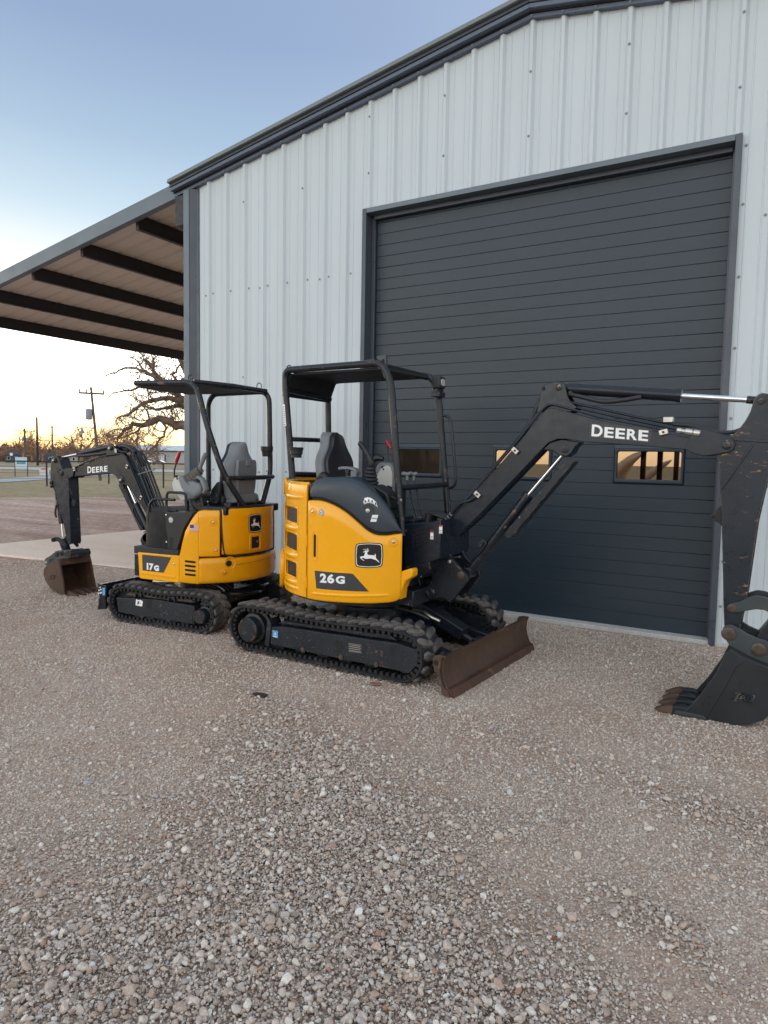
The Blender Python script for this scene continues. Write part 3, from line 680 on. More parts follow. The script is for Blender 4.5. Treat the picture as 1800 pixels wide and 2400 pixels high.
for w in WIN:
    zb, zt = ZS + DZ * 10 + .0, ZS + DZ * 13 + .0
    mb = WB(); rings = []
    for (x, zz0, zz1, r, y) in ((.3149, zb + .0005, zt - .0005, .004, 6.83), (.3149, zb + .0005, zt - .0005, .004, 6.787), (.31, 1.408, 1.738, .018, 6.780), (.302, 1.416, 1.730, .016, 6.766), (.294, 1.424, 1.722, .02, 6.764), (.283, 1.446, 1.710, .022, 6.768), (.281, 1.448, 1.708, .022, 6.80)):
        rings.append([(px, y, pz) for px, pz in rrect(w - x, w + x, zz0, zz1, r)])
    mb.loft(rings, cap=False)
    ob("window_frame", mb, m_door, door, smooth=40, bevel=.0)
    mb = WB(); mb.box(w - .29, w + .29, 6.795, 6.799, 1.44, 1.716); ob("window_pane", mb, m_glass, door)
# lean-to: fascia, purlins, roof sheet
FX0, FX1 = -7.15, -13.25
def ftop(x): return 5.182 - .1633 * (-7.228 - x)
mb = WB()
mb.prism([(FX0, ftop(FX0)), (FX1, ftop(FX1)), (FX1, ftop(FX1) - .195), (FX0, ftop(FX0) - .195)], 6.62, 6.635)
mb.prism([(FX0, ftop(FX0) - .195), (FX1, ftop(FX1) - .195), (FX1, ftop(FX1) - .19), (FX0, ftop(FX0) - .19)], 6.636, 6.72)
ob("lean_to_fascia", mb, m_fascia, bld)
for j in range(5):
    x = -8.07 - 1.2275 * j; zb = ftop(x) - .295
    mb = WB(); mb.box(x - .03, x + .03, 6.73, 15.6, zb + .006, zb + .205); ob("purlin", mb, m_purlin, bld)
    mb = WB(); mb.box(x - .03, x + .045, 6.73, 15.6, zb, zb + .005); ob("purlin_flange", mb, m_purlin, bld)
mb = WB(); prof = []
y = 6.64
while y < 15.7:
    for dy, dz in ((0, 0), (.095, 0), (.10, -.0), (.12, .025), (.16, .025), (.18, 0)): prof.append((y + dy, dz))
    y += .3048
rows = [[(x, yy, ftop(x) - .088 + dz) for yy, dz in prof] for x in (FX0 + .1, FX1)]
mb.grid(rows); ob("lean_to_roof", mb, m_ceil, bld, smooth=None, solid=-.001)
for y in (6.95, 11.4, 15.4):
    if y == 11.4: continue
    mb = WB(); mb.box(-13.05, -12.92, y - .06, y + .06, .0, ftop(-12.98) - .295); ob("lean_to_post", mb, m_purlin, bld)
# guessed shapes added behind the building to fill the view through the windows
def curved(label, pts, y, w):
    mb = MB(); rings = []
    for i, (x, z, t) in enumerate(pts):
        rings.append([(x + t * .5 * math.cos(b_), y + w * math.sin(b_), z + t * .30 * math.sin(b_ + .6)) for b_ in [6.283 * q / 10 for q in range(10)]])
    mb.loft(rings); o = ob("guessed_sheet", mb, m_cream, None, smooth=70); o['label'] = label; o['category'] = "sheet"
curved("guessed tall cream curved shape at the left in the rightmost door window", [(-4.05, -.1, .3), (-4.05, .8, .45), (-4.0, 1.25, .55), (-3.85, 1.55, .60), (-3.60, 1.78, .50), (-3.30, 1.92, .2)], 19.2, .25)
curved("guessed short cream shape leaning up at the right in the rightmost door window", [(-3.75, -.1, .25), (-3.45, .9, .40), (-3.20, 1.22, .45), (-2.95, 1.45, .42), (-2.75, 1.60, .32), (-2.60, 1.70, .1)], 18.6, .22)
# ------------------------------------------------------------------ background: trees, poles, fence, houses
def at(az, D, z=0.0): return Vector((D * math.sin(rad(az)), D * math.cos(rad(az)), z - .007 * min(max(D - 50, 0), 250)))
def el(e, D): return 1.588 + D * math.tan(rad(e))
def polyline_branch(mb, pts, r0, r1, n):
    k = len(pts); mb.tube(pts, [r0 + (r1 - r0) * i / (k - 1) for i in range(k)], n, cap=False)
def grow(mb, R, p, d, L, r, depth, tips, n=5, wig=.35, kids=(3, 5), up=.05, flat=1.0):
    """one branch and its children; straight bits with sharp oak-like kinks"""
    segs = 5 if depth > 0 else 4; pts = [p.copy()]; d = d.normalized(); ds = []
    for i in range(segs):
        d = (d + Vector((R.gauss(0, wig), R.gauss(0, wig) * flat, R.gauss(0, wig) + up))).normalized()
        p = p + d * (L / segs); pts.append(p.copy()); ds.append(d.copy())
    polyline_branch(mb, pts, r, r * .45, n if r > .02 else (4 if r > .01 else 3))
    if depth == 0: tips.append(pts[-1]); return
    for _ in range(R.randint(*kids)):
        i = R.randint(1, segs); q = pts[i]; dd = ds[min(i, segs - 1)]
        side = Vector((R.gauss(0, 1), R.gauss(0, 1) * flat, R.gauss(0, .8) + .15)); side = (side - dd * side.dot(dd))
        if side.length < .01: continue
        nd_ = (dd * R.uniform(.3, .9) + side.normalized() * R.uniform(.6, 1.0))
        grow(mb, R, q, nd_, L * R.uniform(.45, .72), r * R.uniform(.42, .6), depth - 1, tips, n, wig, kids, up, flat)
def leaves(name, tips, R, m_, parent, n, s, prop=None):
    mb = MB()
    for _ in range(n):
        t = R.choice(tips) + Vector((R.gauss(0, s * 2), R.gauss(0, s * 2), R.gauss(0, s * 2)))
        a = Vector((R.gauss(0, 1), R.gauss(0, 1), R.gauss(0, 1))).normalized() * s * R.uniform(.6, 1.3)
        b_ = a.cross(Vector((R.gauss(0, 1), R.gauss(0, 1), R.gauss(0, 1)))).normalized() * s * .5
        mb.add([tuple(t - a), tuple(t + b_), tuple(t + a), tuple(t - b_)], [(0, 1, 2, 3)])
    return ob(name, mb, m_, parent, smooth=None, fixn=False)

# the big gnarled oak beside the lean-to
OB = Vector((-20.69, 19.44, -0.02)); OAZ = rad(-46.79)
OU = Vector((math.cos(OAZ), -math.sin(OAZ), 0)); OW = Vector((math.sin(OAZ), math.cos(OAZ), 0))
oak = empty("oak_tree", OB, 0, "big gnarled bare oak with crooked limbs beside the corner of the lean-to", "tree")
R = random.Random(5)
LIMBS = [([(-1.6, 2.77), (0.3, 2.74), (-0.08, 2.84), (-0.31, 2.77), (-0.62, 2.97), (-0.94, 3.07), (-1.29, 2.88), (-1.6, 2.77), (-1.95, 2.83), (-2.21, 2.62), (-2.35, 2.38), (-2.5, 2.13)][1:], .20, .03, .2),
 ([(0.35, 3.44), (0.01, 3.67), (-0.26, 3.8), (-0.53, 3.86), (-1.06, 3.76), (-1.51, 3.61), (-1.86, 3.32), (-2.12, 3.12), (-2.47, 2.97)], .15, .025, -.3),
 ([(0.35, 3.82), (-0.17, 3.89), (-0.44, 4.16), (-0.84, 4.37), (-1.06, 4.64), (-1.17, 5.0), (-1.18, 5.46)], .17, .05, .5),
 ([(-1.06, 4.64), (-1.5, 4.89), (-1.8, 4.99), (-2.19, 4.99), (-2.54, 4.79), (-2.88, 4.71), (-3.13, 4.53)], .07, .015, .5),
 ([(-0.44, 4.16), (-1.06, 4.2), (-1.5, 4.27), (-1.81, 4.15), (-2.16, 4.08), (-2.59, 3.97), (-2.85, 3.69)], .07, .015, -.1),
 ([(-0.26, 3.98), (-0.21, 4.45), (-0.44, 4.76), (-0.25, 5.0), (-0.03, 5.25), (0.11, 5.35)], .07, .03, -.4),
 ([(-0.94, 3.07), (-0.67, 2.71), (-0.76, 2.38), (-1.03, 2.09), (-1.26, 1.9), (-1.32, 1.71)], .055, .02, .3),
 ([(-1.6, 2.77), (-1.82, 2.49), (-2.04, 2.39), (-2.22, 2.29)], .05, .02, 0),
 ([(0.4, 4.24), (0.11, 4.88), (-0.16, 5.47), (-0.25, 6.11)], .15, .06, .1), ([(-1.5, 4.89), (-1.71, 5.25), (-1.97, 5.46)], .05, .02, .6), ([(-1.29, 2.88), (-1.38, 3.34), (-1.59, 3.56)], .05, .02, .2),
 ([(0.5, 3.2), (1.2, 3.7), (2.0, 4.0), (2.9, 4.6), (3.6, 4.7)], .18, .03, .3), ([(0.5, 4.2), (1.0, 5.2), (1.6, 6.0), (1.8, 6.9)], .16, .04, -.3), ([(0.5, 4.6), (.5, 5.6), (.3, 6.6), (.5, 7.4)], .18, .05, 0),
 ([(0.45, 3.6), (.2, 4.0), (-.4, 4.3), (-.9, 4.5), (-1.3, 5.0)], .14, .04, -1.6), ([(0.45, 3.3), (.1, 3.5), (-.5, 3.6), (-1.1, 3.5), (-1.8, 3.7)], .12, .03, 1.5)]
def O(u, z, w): return OU * u + OW * w + Vector((0, 0, z))
mb = MB(); mb.tube([tuple(O(u + .33, z, 0)) for u, z in ((-.02, -.05), (.0, .15), (.06, .6), (.15, 1.4), (.22, 2.3), (.22, 3.2), (.18, 4.0), (.15, 4.8))], [.62, .46, .38, .34, .33, .33, .28, .2], 14, cap=False)
ob("trunk", mb, m_bark, oak, smooth=60)
ml = MB(); tips = []
for pts, r0, r1, w in LIMBS:
    n_ = len(pts); P = [O(u, z, w * i / (n_ - 1) * 1.3 + R.gauss(0, .03)) for i, (u, z) in enumerate(pts)]
    Q = []
    for i in range(n_ - 1):
        Q.append(P[i]); Q.append((P[i] + P[i + 1]) / 2 + Vector((R.gauss(0, .035), R.gauss(0, .035), R.gauss(0, .035))))
    Q.append(P[-1])
    polyline_branch(ml, Q, r0, r1, 8)
    for i in range(2, len(Q)):
        rr = r0 + (r1 - r0) * i / (len(Q) - 1); dd = (Q[i] - Q[i - 1]).normalized()
        for _ in range((1 if i % 2 else 2) if i < len(Q) - 1 else 4):
            sd = Vector((R.gauss(0, 1), R.gauss(0, 1), R.gauss(0, 1) + .25)); sd = (sd - dd * sd.dot(dd)).normalized()
            grow(ml, R, Q[i], dd * R.uniform(.2, .9) + sd, R.uniform(.5, 1.15), min(rr * .42, .026), 2, tips, 4, .42, (3, 5), .03)
ob("crown", ml, m_bark, oak, smooth=60, fixn=False)
leaves("leaf_clumps", tips, R, m_leaf, oak, 700, .035)

def bare_tree(label, az, D, h, spread, seed, lv=3, m_=None, leaf=0, trunk=.3, name="bare_tree"):
    R = random.Random(seed); p = at(az, D, -.05)
    t = empty(name, p, R.uniform(0, 360), label, "tree", "bare trees along the road")
    mt = MB(); tp = [Vector((R.gauss(0, .08) * i, R.gauss(0, .08) * i, h * .36 * i / 3)) for i in range(4)]
    mt.tube([tuple(v) for v in tp], [trunk, trunk * .75, trunk * .65, trunk * .55], 8, cap=False)
    ob("trunk", mt, m_ or m_twig2, t, smooth=60)
    mc = MB(); tips = []
    for i in range(7):
        a = i * 2.4 + R.uniform(-.3, .3); s = tp[-1] * R.uniform(.6, 1.0)
        d = Vector((math.cos(a) * spread, math.sin(a) * spread, R.uniform(.35, 1.2)))
        grow(mc, R, s, d, h * R.uniform(.42, .6), trunk * .42, lv, tips, 4, .3, (3, 5), .08)
    ob("crown", mc, m_ or m_twig2, t, smooth=60, fixn=False)
    if leaf: leaves("leaf_clumps", tips, R, m_leaf, t, leaf, h * .010)
def bt(label, az, D, top, spread, seed, m_, leaf, trunk): bare_tree(label, az, D, el(top, D) - at(az, D).z, spread, seed, 3, m_, leaf, trunk)
bt("bare spreading tree standing right of the short two-armed pole", -54.35, 120, 3.0, .9, 21, m_twig, 420, .34)
bt("wide bare tree standing behind the pole with two transformer cans", -58.3, 170, 1.95, 1.3, 22, m_twig2, 250, .40)
bt("low reddish bare tree at the far left edge of the treeline", -60.2, 150, 1.2, 1.2, 23, m_twig2, 1500, .32)
bt("small bare tree just left of the short two-armed pole", -57.0, 190, 1.25, .9, 24, m_twig2, 300, .35)
bt("bare tree standing in front of the long grey shed", -49.9, 95, 2.0, 1.2, 25, m_twig, 500, .28)
bt("bushy russet tree behind the small excavator's boom", -53.0, 150, 1.5, 1.4, 26, m_twig2, 2200, .34)
bt("thin bare tree behind the left end of the grey shed", -51.4, 210, 2.3, .8, 27, m_twig2, 300, .42)
bt("bare tree between the leaning pole and the grey shed", -52.3, 170, 2.4, 1.0, 28, m_twig2, 500, .38)
bt("bare rounded tree behind the tall plain pole", -57.7, 230, 1.35, 1.1, 29, m_twig2, 500, .42)
bt("bare tree rising over the dark-roofed house", -55.6, 230, 1.5, 1.1, 30, m_twig2, 500, .42)
# the far wood: one mass
R = random.Random(77); mb = MB()
for i in range(170):
    az = -68 + 27 * i / 170 + R.gauss(0, .3); D = R.uniform(310, 440); b0 = at(az, D, -.1); hh = el(R.uniform(.45, 1.25), D) - b0.z
    for j in range(9):
        a = R.uniform(0, 6.28); p = b0 + Vector((R.gauss(0, hh * .3), R.gauss(0, hh * .3), hh * R.uniform(.05, .35)))
        d = Vector((math.cos(a) * .7, math.sin(a) * .7, R.uniform(.4, 1.2)))
        grow(mb, R, p, d, hh * R.uniform(.35, .6), .24, 1, [], 3, .35, (5, 8), .05)
ob("distant_woods", mb, m_twig2, None, smooth=60, fixn=False, kind='stuff')
mb = MB()
for i in range(15000):
    az = R.uniform(-68, -41); D = R.uniform(300, 430); t = R.uniform(0, 1) ** 1.6; p = at(az, D, 0); p.z += (el(.30 + .30 * math.sin(az * 2.1) + .18 * math.sin(az * 7.7 + 1), D) - p.z) * t
    a = Vector((R.gauss(0, 1), R.gauss(0, 1), R.gauss(0, 1))).normalized() * R.uniform(.4, 1.0); b_ = a.cross(Vector((R.gauss(0, 1), R.gauss(0, 1), R.gauss(0, 1)))).normalized() * R.uniform(.2, .5)
    mb.add([tuple(p - a), tuple(p + b_), tuple(p + a), tuple(p - b_)], [(0, 1, 2, 3)])
ob("undergrowth", mb, mat("russet_brush", (0.105, 0.062, 0.046), 0.9, var=.5, vs=.15), None, smooth=None, fixn=False, kind='stuff')

# utility poles
def pole(label, az, D, ztop, r, lean=0, arms=(), cans=0, lamp=False, m_=None):
    p = at(az, D, -.05); t = empty("utility_pole", p, -az, label, "utility pole", "poles along the road")
    m_ = m_ or m_pole; tx = lean
    def on(z): return (tx * z / ztop, 0, z)
    mb = MB(); mb.tube([on(-.3), on(ztop * .5), on(ztop)], [r, r * .85, r * .7], 10); ob("shaft", mb, m_, t, smooth=50)
    for (dz, half) in arms:
        c = on(ztop - dz); mb = MB(); mb.box(c[0] - half, c[0] + half, -.10, -.0, c[2] - .06, c[2] + .06); ob("crossarm", mb, m_, t)
        for s in (-half * .92, -half * .4, half * .92):
            mb = MB(); mb.lathe([(.03, 0), (.05, .06), (.045, .1), (.06, .13), (.02, .2)], (c[0] + s, -.05, c[2] + .06), (0, 0, 1), 8); ob("insulator", mb, m_galv, t, smooth=50)
    for i in range(cans):
        s = (-1, 1)[i]; c = on(ztop - 2.1 if cans == 2 else ztop - 1.75)
        mb = MB(); mb.lathe([(.02, 0), (.19, .02), (.2, .08), (.2, .62), (.17, .68), (.03, .7)], (c[0] + s * (.34 if cans == 2 else .28), -.02, c[2] - .3), (0, 0, 1), 12); ob("transformer_can", mb, m_galv, t, smooth=40)
    if lamp:
        c = on(ztop - 2.6); mb = MB(); mb.tube(fil([(c[0], 0, c[2]), (c[0] - .45, 0, c[2] + .12), (c[0] - .75, 0, c[2] - .02)], .2), .025, 6); ob("lamp_arm", mb, m_galv, t)
        mb = MB(); mb.lathe([(.06, 0), (.08, -.1), (.17, -.3), (.16, -.32)], (c[0] - .75, 0, c[2] + .02), (0, 0, 1), 12); ob("lamp_head", mb, m_galv, t)
def pl_(label, az, D, top, r, **k): pole(label, az, D, el(top, D) - at(az, D).z, r, **k)
pl_("grey pole with a crossarm and two transformer cans", -58.15, 147, 1.85, .24, arms=((.5, 1.75),), cans=2)
pl_("tall plain dark pole without any crossarm", -57.33, 150, 2.72, .24, m_=m_poled, arms=())
pl_("grey pole with two short crossarms, no cans", -56.32, 180, 2.15, .24, arms=((.5, 2.0), (2.3, 1.35)))
pl_("leaning brown pole with crossarm, one can and a yard lamp", -53.03, 47.0, 5.18, .105, lean=-.47, arms=((.40, .74),), cans=1, lamp=True)

# pipe fence across the grass
fen = empty("pipe_fence", (0, 0, 0), 0, "dark pipe rail fence with slim posts crossing the dry grass", "fence")
FP = [at(-63.5, 39.5), at(-60.4, 39), at(-56.74, 38.6), at(-52.42, 41.8), at(-48.38, 37.0), at(-44.0, 33.5)]
for i, p in enumerate(FP):
    mb = MB(); mb.cyl((p.x, p.y, -.05), (p.x, p.y, 1.22), .045, n=8); ob("fence_post", mb, m_fence, fen, smooth=50)
for zz, r in ((1.20, .035), (.62, .008), (.92, .008), (.34, .008)):
    for a, b_ in zip(FP[:-1], FP[1:]):
        mb = MB(); mb.cyl((a.x, a.y, zz), (b_.x, b_.y, zz), r, n=6); ob("fence_rail" if r > .02 else "fence_wire", mb, m_fence, fen, smooth=50)
g0 = at(-61.5, 42)
gt = empty("dark_gate", g0, 58, "dark pipe gate panel at the left edge of the grass", "gate")
mb = MB(); mb.tube(fil([(-1.4, 0, .1), (-1.4, 0, 1.75), (1.1, 0, 1.75), (1.1, 0, .1)], .12), .04, 8); ob("gate_frame", mb, m_fence, gt)
for zz in (.4, .75, 1.1, 1.45): ob("gate_bar", MB().cyl((-1.4, 0, zz), (1.1, 0, zz), .018, n=6), m_fence, gt)
# yard sign and the little red-and-white marker
s0 = at(-58.42, 56); sg = empty("yard_sign", s0, 57, "pale blue and white yard sign on two thin legs", "sign")
ob("sign_panel", MB().box(-.42, .42, -.02, .02, .55, 1.35), mat("pale_blue_sign", (.55, .68, .74), .5, var=.1, vs=3), sg, bevel=.01)
ob("sign_stripe", MB().box(-.28, .28, -.024, -.021, .85, 1.05), mat("teal_sign_print", (.12, .30, .38), .5, var=.3, vs=4), sg)
for x in (-.40, .40): ob("leg", MB().cyl((x, 0, -.05), (x, 0, 1.35), .03, n=6), m_fence, sg)
s0 = at(-56.9, 60); sg = empty("marker_box", s0, 57, "small white marker box with a red lid on the roadside grass", "box")
ob("box_body", MB().box(-.34, .34, -.15, .15, -.04, .42), mat("white_marker", (.7, .66, .62), .6, var=.1), sg, bevel=.01)
ob("box_lid", MB().box(-.22, .22, -.16, .16, .42, .52), mat("red_marker", (.5, .10, .08), .6, var=.1), sg, bevel=.01)

# houses and the shed over the road
def house(label, az, D, w, dpt, hw, hr, rz, m_w, m_r, dormer=False):
    h_ = empty("small_house", at(az, D, -.05), rz, label, "house")
    ob("wall", MB().box(-w / 2, w / 2, -dpt / 2, dpt / 2, 0, hw).prismx([(-dpt / 2, hw), (dpt / 2, hw), (0, hw + hr)], -w / 2, w / 2), m_w, h_)
    for s in (-1, 1):
        mb = MB(); mb.prismx([(s * (dpt / 2 + .35), hw - .12), (s * (dpt / 2 + .35), hw + .02), (0, hw + hr + .16), (0, hw + hr + .02)], -w / 2 - .3, w / 2 + .3); ob("roof", mb, m_r, h_)
    for x in (-w * .28, w * .22):
        f = ob("window", MB().box(x - .45, x + .45, -dpt / 2 - .05, -dpt / 2 + .02, .9, 2.0), m_white, h_)
        ob("pane", MB().box(x - .36, x + .36, -dpt / 2 - .07, -dpt / 2 - .052, .98, 1.92), m_carglass, f)
    if dormer:
        ob("gable_wall", MB().prism([(-w * .1 - 1.1, hw - .3), (-w * .1 + 1.1, hw - .3), (-w * .1 + 1.1, hw + .5), (-w * .1, hw + 1.5), (-w * .1 - 1.1, hw + .5)], -dpt / 2 - .3, 0), m_w, h_)
        ob("gable_window", MB().box(-w * .1 - .4, -w * .1 + .4, -dpt / 2 - .36, -dpt / 2 - .301, hw - .1, hw + .8), m_white, h_)
house("slate blue cottage with a small white gable window", -58.95, 250, 4.2, 6, 2.3, 1.6, 59, m_house, m_roofd, True)
house("low house with a wide dark hipped roof left of the boom", -56.75, 250, 5.2, 6, .9, 2.6, 57, m_house, m_roofd)
house("pale low house half hidden behind the small excavator's stick", -55.1, 260, 4.5, 6, 2.4, 1.2, 55, m_farwall, m_roofd)
sh = empty("grey_steel_shed", at(-48.4, 290, -.05), 34, "long pale grey steel shed with a white roll-up door across the road", "shed")
ob("wall", MB().box(-17, 26, 0, 20, -.5, 5.5).prismx([(0, 5.5), (20, 5.5), (10, 7.5)], -17, 26), m_farwall, sh)
for s in (0, 1): ob("roof", MB().prismx([(-.6 if s == 0 else 20.6, 5.42), (-.6 if s == 0 else 20.6, 5.60), (10, 7.75), (10, 7.57)], -17.5, 26.5), m_farroof, sh)
ob("eave_trim", MB().box(-17.5, 26.5, -.72, -.62, 5.1, 5.45), m_roofd, sh)
ob("roll_up_door", MB().box(-6.3, .6, -.1, -.003, -.4, 3.9), m_farroof, sh)
ob("door_trim", MB().prism([(-6.6, -.4), (-6.6, 4.2), (.5, 4.2), (1.1, 3.5), (1.1, -.4), (.62, -.4), (.62, 3.92), (-6.32, 3.92), (-6.32, -.4)], -.2, -.101), m_roofd, sh)
def car(label, az, D, rz, m_):
    c = empty("parked_car", at(az, D, -.05), rz, label, "car", "cars parked by the shed")
    prof = [(-2.2, .35), (-2.25, .75), (-1.95, .92), (-1.3, 1.0), (-.55, 1.42), (.75, 1.42), (1.5, 1.02), (2.15, .9), (2.25, .5), (2.15, .3), (-2.1, .28)]
    ob("body", MB().prism(prof, -.85, .85), m_, c, bevel=.08, seg=3)
    ob("window", MB().prism([(-1.15, 1.02), (-.5, 1.36), (.7, 1.36), (1.3, 1.02)], -.87, .87), m_carglass, c, bevel=.02)
    for x in (-1.4, 1.4):
        for y in (-.8, .8):
            ob("wheel", MB().cyl((x, y - .1, .32), (x, y + .1, .32), .32, n=16), m_rubber, c)
car("dark teal car parked left of the shed's white door", -49.75, 235, 38, m_car)
car("silver grey car parked in front of the shed's white door", -48.75, 238, 36, m_cargrey)

# odd bits on the gravel
def bit(name, label, cat, x, y, s, m_, seed):
    R = random.Random(seed); mb = MB(); pts = [(x + s * math.cos(a) * R.uniform(.6, 1.2) * 1.6, y + s * math.sin(a) * R.uniform(.6, 1.2)) for a in [6.283 * i / 9 for i in range(9)]]
    z = float(ground_h(np.array([x]), np.array([y]))[0]) + .008
    mb.prismz(pts, z, z + s * .22)
    for i in range(9, 18): mb.v[i] = (mb.v[i][0], mb.v[i][1], mb.v[i][2] + R.uniform(-.3, .5) * s * .3)
    o = ob(name, mb, m_, None, smooth=40, bevel=.002); o['label'] = label; o['category'] = cat
bit("rubber_scrap", "flat black rubber scrap lying on the gravel behind the large excavator's track", "scrap", -2.95, 3.44, .038, m_hose, 3)
bit("dark_scrap", "small dark scrap on the gravel near the bottom of the loose stones", "scrap", -1.05, 1.86, .02, m_hose, 4)
bit("cardboard_chip", "thin tan cardboard chip lying among the near stones", "chip", -.93, 1.78, .026, m_cream, 5)
bit("dry_leaf", "small brown dry leaf on the bare dirt at right", "leaf", -.60, 2.18, .011, m_leaf, 6)
bit("clay_clod", "reddish clay clod beside the front of the large excavator's track", "clod", -2.42, 4.05, .035, mat("red_clay", (.26, .13, .085), .9, var=.2), 8)
# ------------------------------------------------------------------ shared excavator bits
def cylmap(R, rot=0):
    """decal space: u = angle in degrees, v = height, depth outwards"""
    return lambda a, z, d=0: ((R + d) * math.cos(rad(a)), (R + d) * math.sin(rad(a)), z)
def cyl_patch(a0, a1, zb, zt, R, step=2.0, roll=.02, rows=6, a_of=None):
    """outer skin between angles a0..a1 with height limits zb(a), zt(a); edges rolled inwards"""
    n = max(2, int(abs(a1 - a0) / step)); out = []
    fr = [-1, 0] + [i / rows for i in range(1, rows)] + [1, 2]
    for f in fr:
        row = []
        for i in range(n + 1):
            a = a0 + (a1 - a0) * i / n; b_, t = zb(a), zt(a)
            if f == -1: z, r = b_, R - roll * 1.6
            elif f == 0: z, r = b_ + roll * .35, R - roll * .35
            elif f == 1: z, r = t - roll * .35, R - roll * .35
            elif f == 2: z, r = t, R - roll * 1.6
            else:
                z, r = b_ + roll + (t - b_ - 2 * roll) * (f - 1 / rows) / (1 - 2 / rows), R
            row.append((r * math.cos(rad(a)), r * math.sin(rad(a)), z))
        out.append(row)
    # end returns
    for row in out:
        for k, j in ((0, 1), (-1, -2)): pass
    return out
def interp(pts):
    xs = [p[0] for p in pts]; ys = [p[1] for p in pts]
    return lambda a: float(np.interp(a, xs, ys))
def smooth_interp(pts):
    """monotone-ish smooth curve through points sorted by x"""
    xs = np.array([p[0] for p in pts]); ys = np.array([p[1] for p in pts]); m = np.gradient(ys, xs)
    def f(a):
        a = min(max(a, xs[0]), xs[-1]); i = min(int(np.searchsorted(xs, a, side='right')) - 1, len(xs) - 2); i = max(i, 0)
        h = xs[i + 1] - xs[i]; t = (a - xs[i]) / h
        return float((2 * t**3 - 3 * t**2 + 1) * ys[i] + (t**3 - 2 * t**2 + t) * h * m[i] + (-2 * t**3 + 3 * t**2) * ys[i + 1] + (t**3 - t**2) * h * m[i + 1])
    return f
def pin(name, x, z, y, r, d, parent, m_, sgn=-1, rot=0, hole=True):
    """a pin boss on a side face: flange, boss and a small centre"""
    mb = MB(rot); mb.lathe([(r, 0), (r, d * .5), (r * .92, d * .62), (r * .55, d * .66), (r * .52, d), (r * .3, d * 1.02), (r * .28, d * .8)], (x, y, z), (0, sgn, 0), 20)
    return ob(name, mb, m_, parent, smooth=35)
SHIELD = [(-1, -.78), (-.93, -.92), (-.70, -.98), (0, -1.03), (.70, -.98), (.93, -.92), (1, -.78), (1.05, 0), (1, .78), (.93, .92), (.70, .98), (0, 1.03), (-.70, .98), (-.93, .92), (-1, .78), (-1.05, 0)]
DEER = [[(951, 918), (960, 910), (974, 905), (982, 900), (996, 903), (1008, 899), (1021, 895), (1012, 908), (1001, 916), (998, 932), (1003, 948), (1020, 953), (1045, 954), (1065, 956), (1080, 958), (1087, 950), (1083, 941), (1075, 934), (1088, 940), (1095, 950), (1093, 966), (1092, 978), (1102, 1000), (1120, 1020), (1135, 1044), (1128, 1046), (1108, 1025), (1085, 1010), (1062, 1003), (1045, 996), (1020, 996), (998, 999), (978, 999), (964, 990), (948, 986), (934, 988), (948, 1003), (970, 1021), (962, 1022), (940, 1007), (919, 985), (922, 974), (945, 968), (962, 964), (968, 950), (972, 934), (976, 920), (968, 917), (955, 921)],
        [(984, 903), (975, 890), (958, 888), (949, 880), (960, 884), (973, 884), (971, 876), (978, 884), (988, 898)], [(996, 903), (1001, 892), (990, 886), (986, 874), (994, 884), (1003, 888), (1000, 864), (1006, 880), (1008, 868), (1010, 886), (1002, 903)]]
def flatmap(mb, polys, fn, d, seg=.02, su=1.0):
    """triangulates polygons in decal space, refines them and lays them on the skin"""
    bm = bmesh.new()
    for P in polys:
        bm.faces.new([bm.verts.new((u * su, v, 0)) for u, v in P])
    bmesh.ops.triangulate(bm, faces=bm.faces[:], ngon_method='EAR_CLIP')
    for _ in range(3):
        es = [e for e in bm.edges if e.calc_length() > seg]
        if not es: break
        bmesh.ops.subdivide_edges(bm, edges=es, cuts=1); bmesh.ops.triangulate(bm, faces=bm.faces[:])
    bm.verts.index_update()
    mb.add([fn(v.co.x / su, v.co.y, d) for v in bm.verts], [tuple(v.index for v in f.verts) for f in bm.faces]); bm.free()
def logo(fn, w, h, parent):
    """fn(u, v, depth): u, v centred, half sizes w, h"""
    P = fil2(SHIELD, .12, 3); mb = MB()
    flatmap(mb, [[(u * w, v * h) for u, v in P]], fn, .0016); base_ = ob("shield_emblem", mb, m_logo, parent, smooth=80)
    mb = MB(); n = len(P)
    for s in (.93, .885): mb.v += [fn(u * w * s, v * h * s, .0026) for u, v in P]
    mb.f = [(i, (i + 1) % n, n + (i + 1) % n, n + i) for i in range(n)]
    ob("shield_outline", mb, m_white, base_, smooth=None)
    k = 150.0; mb = MB()
    flatmap(mb, [[((x - 1018) / k * w, -(y - 957) / k * h) for x, y in D] for D in DEER], fn, .0030, .025)
    ob("leaping_deer", mb, m_white, base_, smooth=80)
def decal_poly(name, pts, fn, m_, parent, d=.0012, sub=8):
    """polygon given in (u,v) mapped by fn; edges subdivided so that it follows a curved skin: built as vertical strips"""
    us = [p[0] for p in pts]; u0, u1 = min(us), max(us); mb = MB(); rows = []
    def span(u):
        vs = []
        for i in range(len(pts)):
            (a, b), (c, d_) = pts[i], pts[(i + 1) % len(pts)]
            if min(a, c) - 1e-9 <= u <= max(a, c) + 1e-9:
                if abs(a - c) < 1e-9: vs += [b, d_]
                else: vs.append(b + (d_ - b) * (u - a) / (c - a))
        return min(vs), max(vs)
    for i in range(sub + 1):
        u = u0 + (u1 - u0) * i / sub; lo, hi = span(u)
        if hi - lo < 1e-5: hi = lo + 1e-5
        rows.append([fn(u, lo, d), fn(u, hi, d)])
    mb.grid(rows); return ob(name, mb, m_, parent, smooth=60)
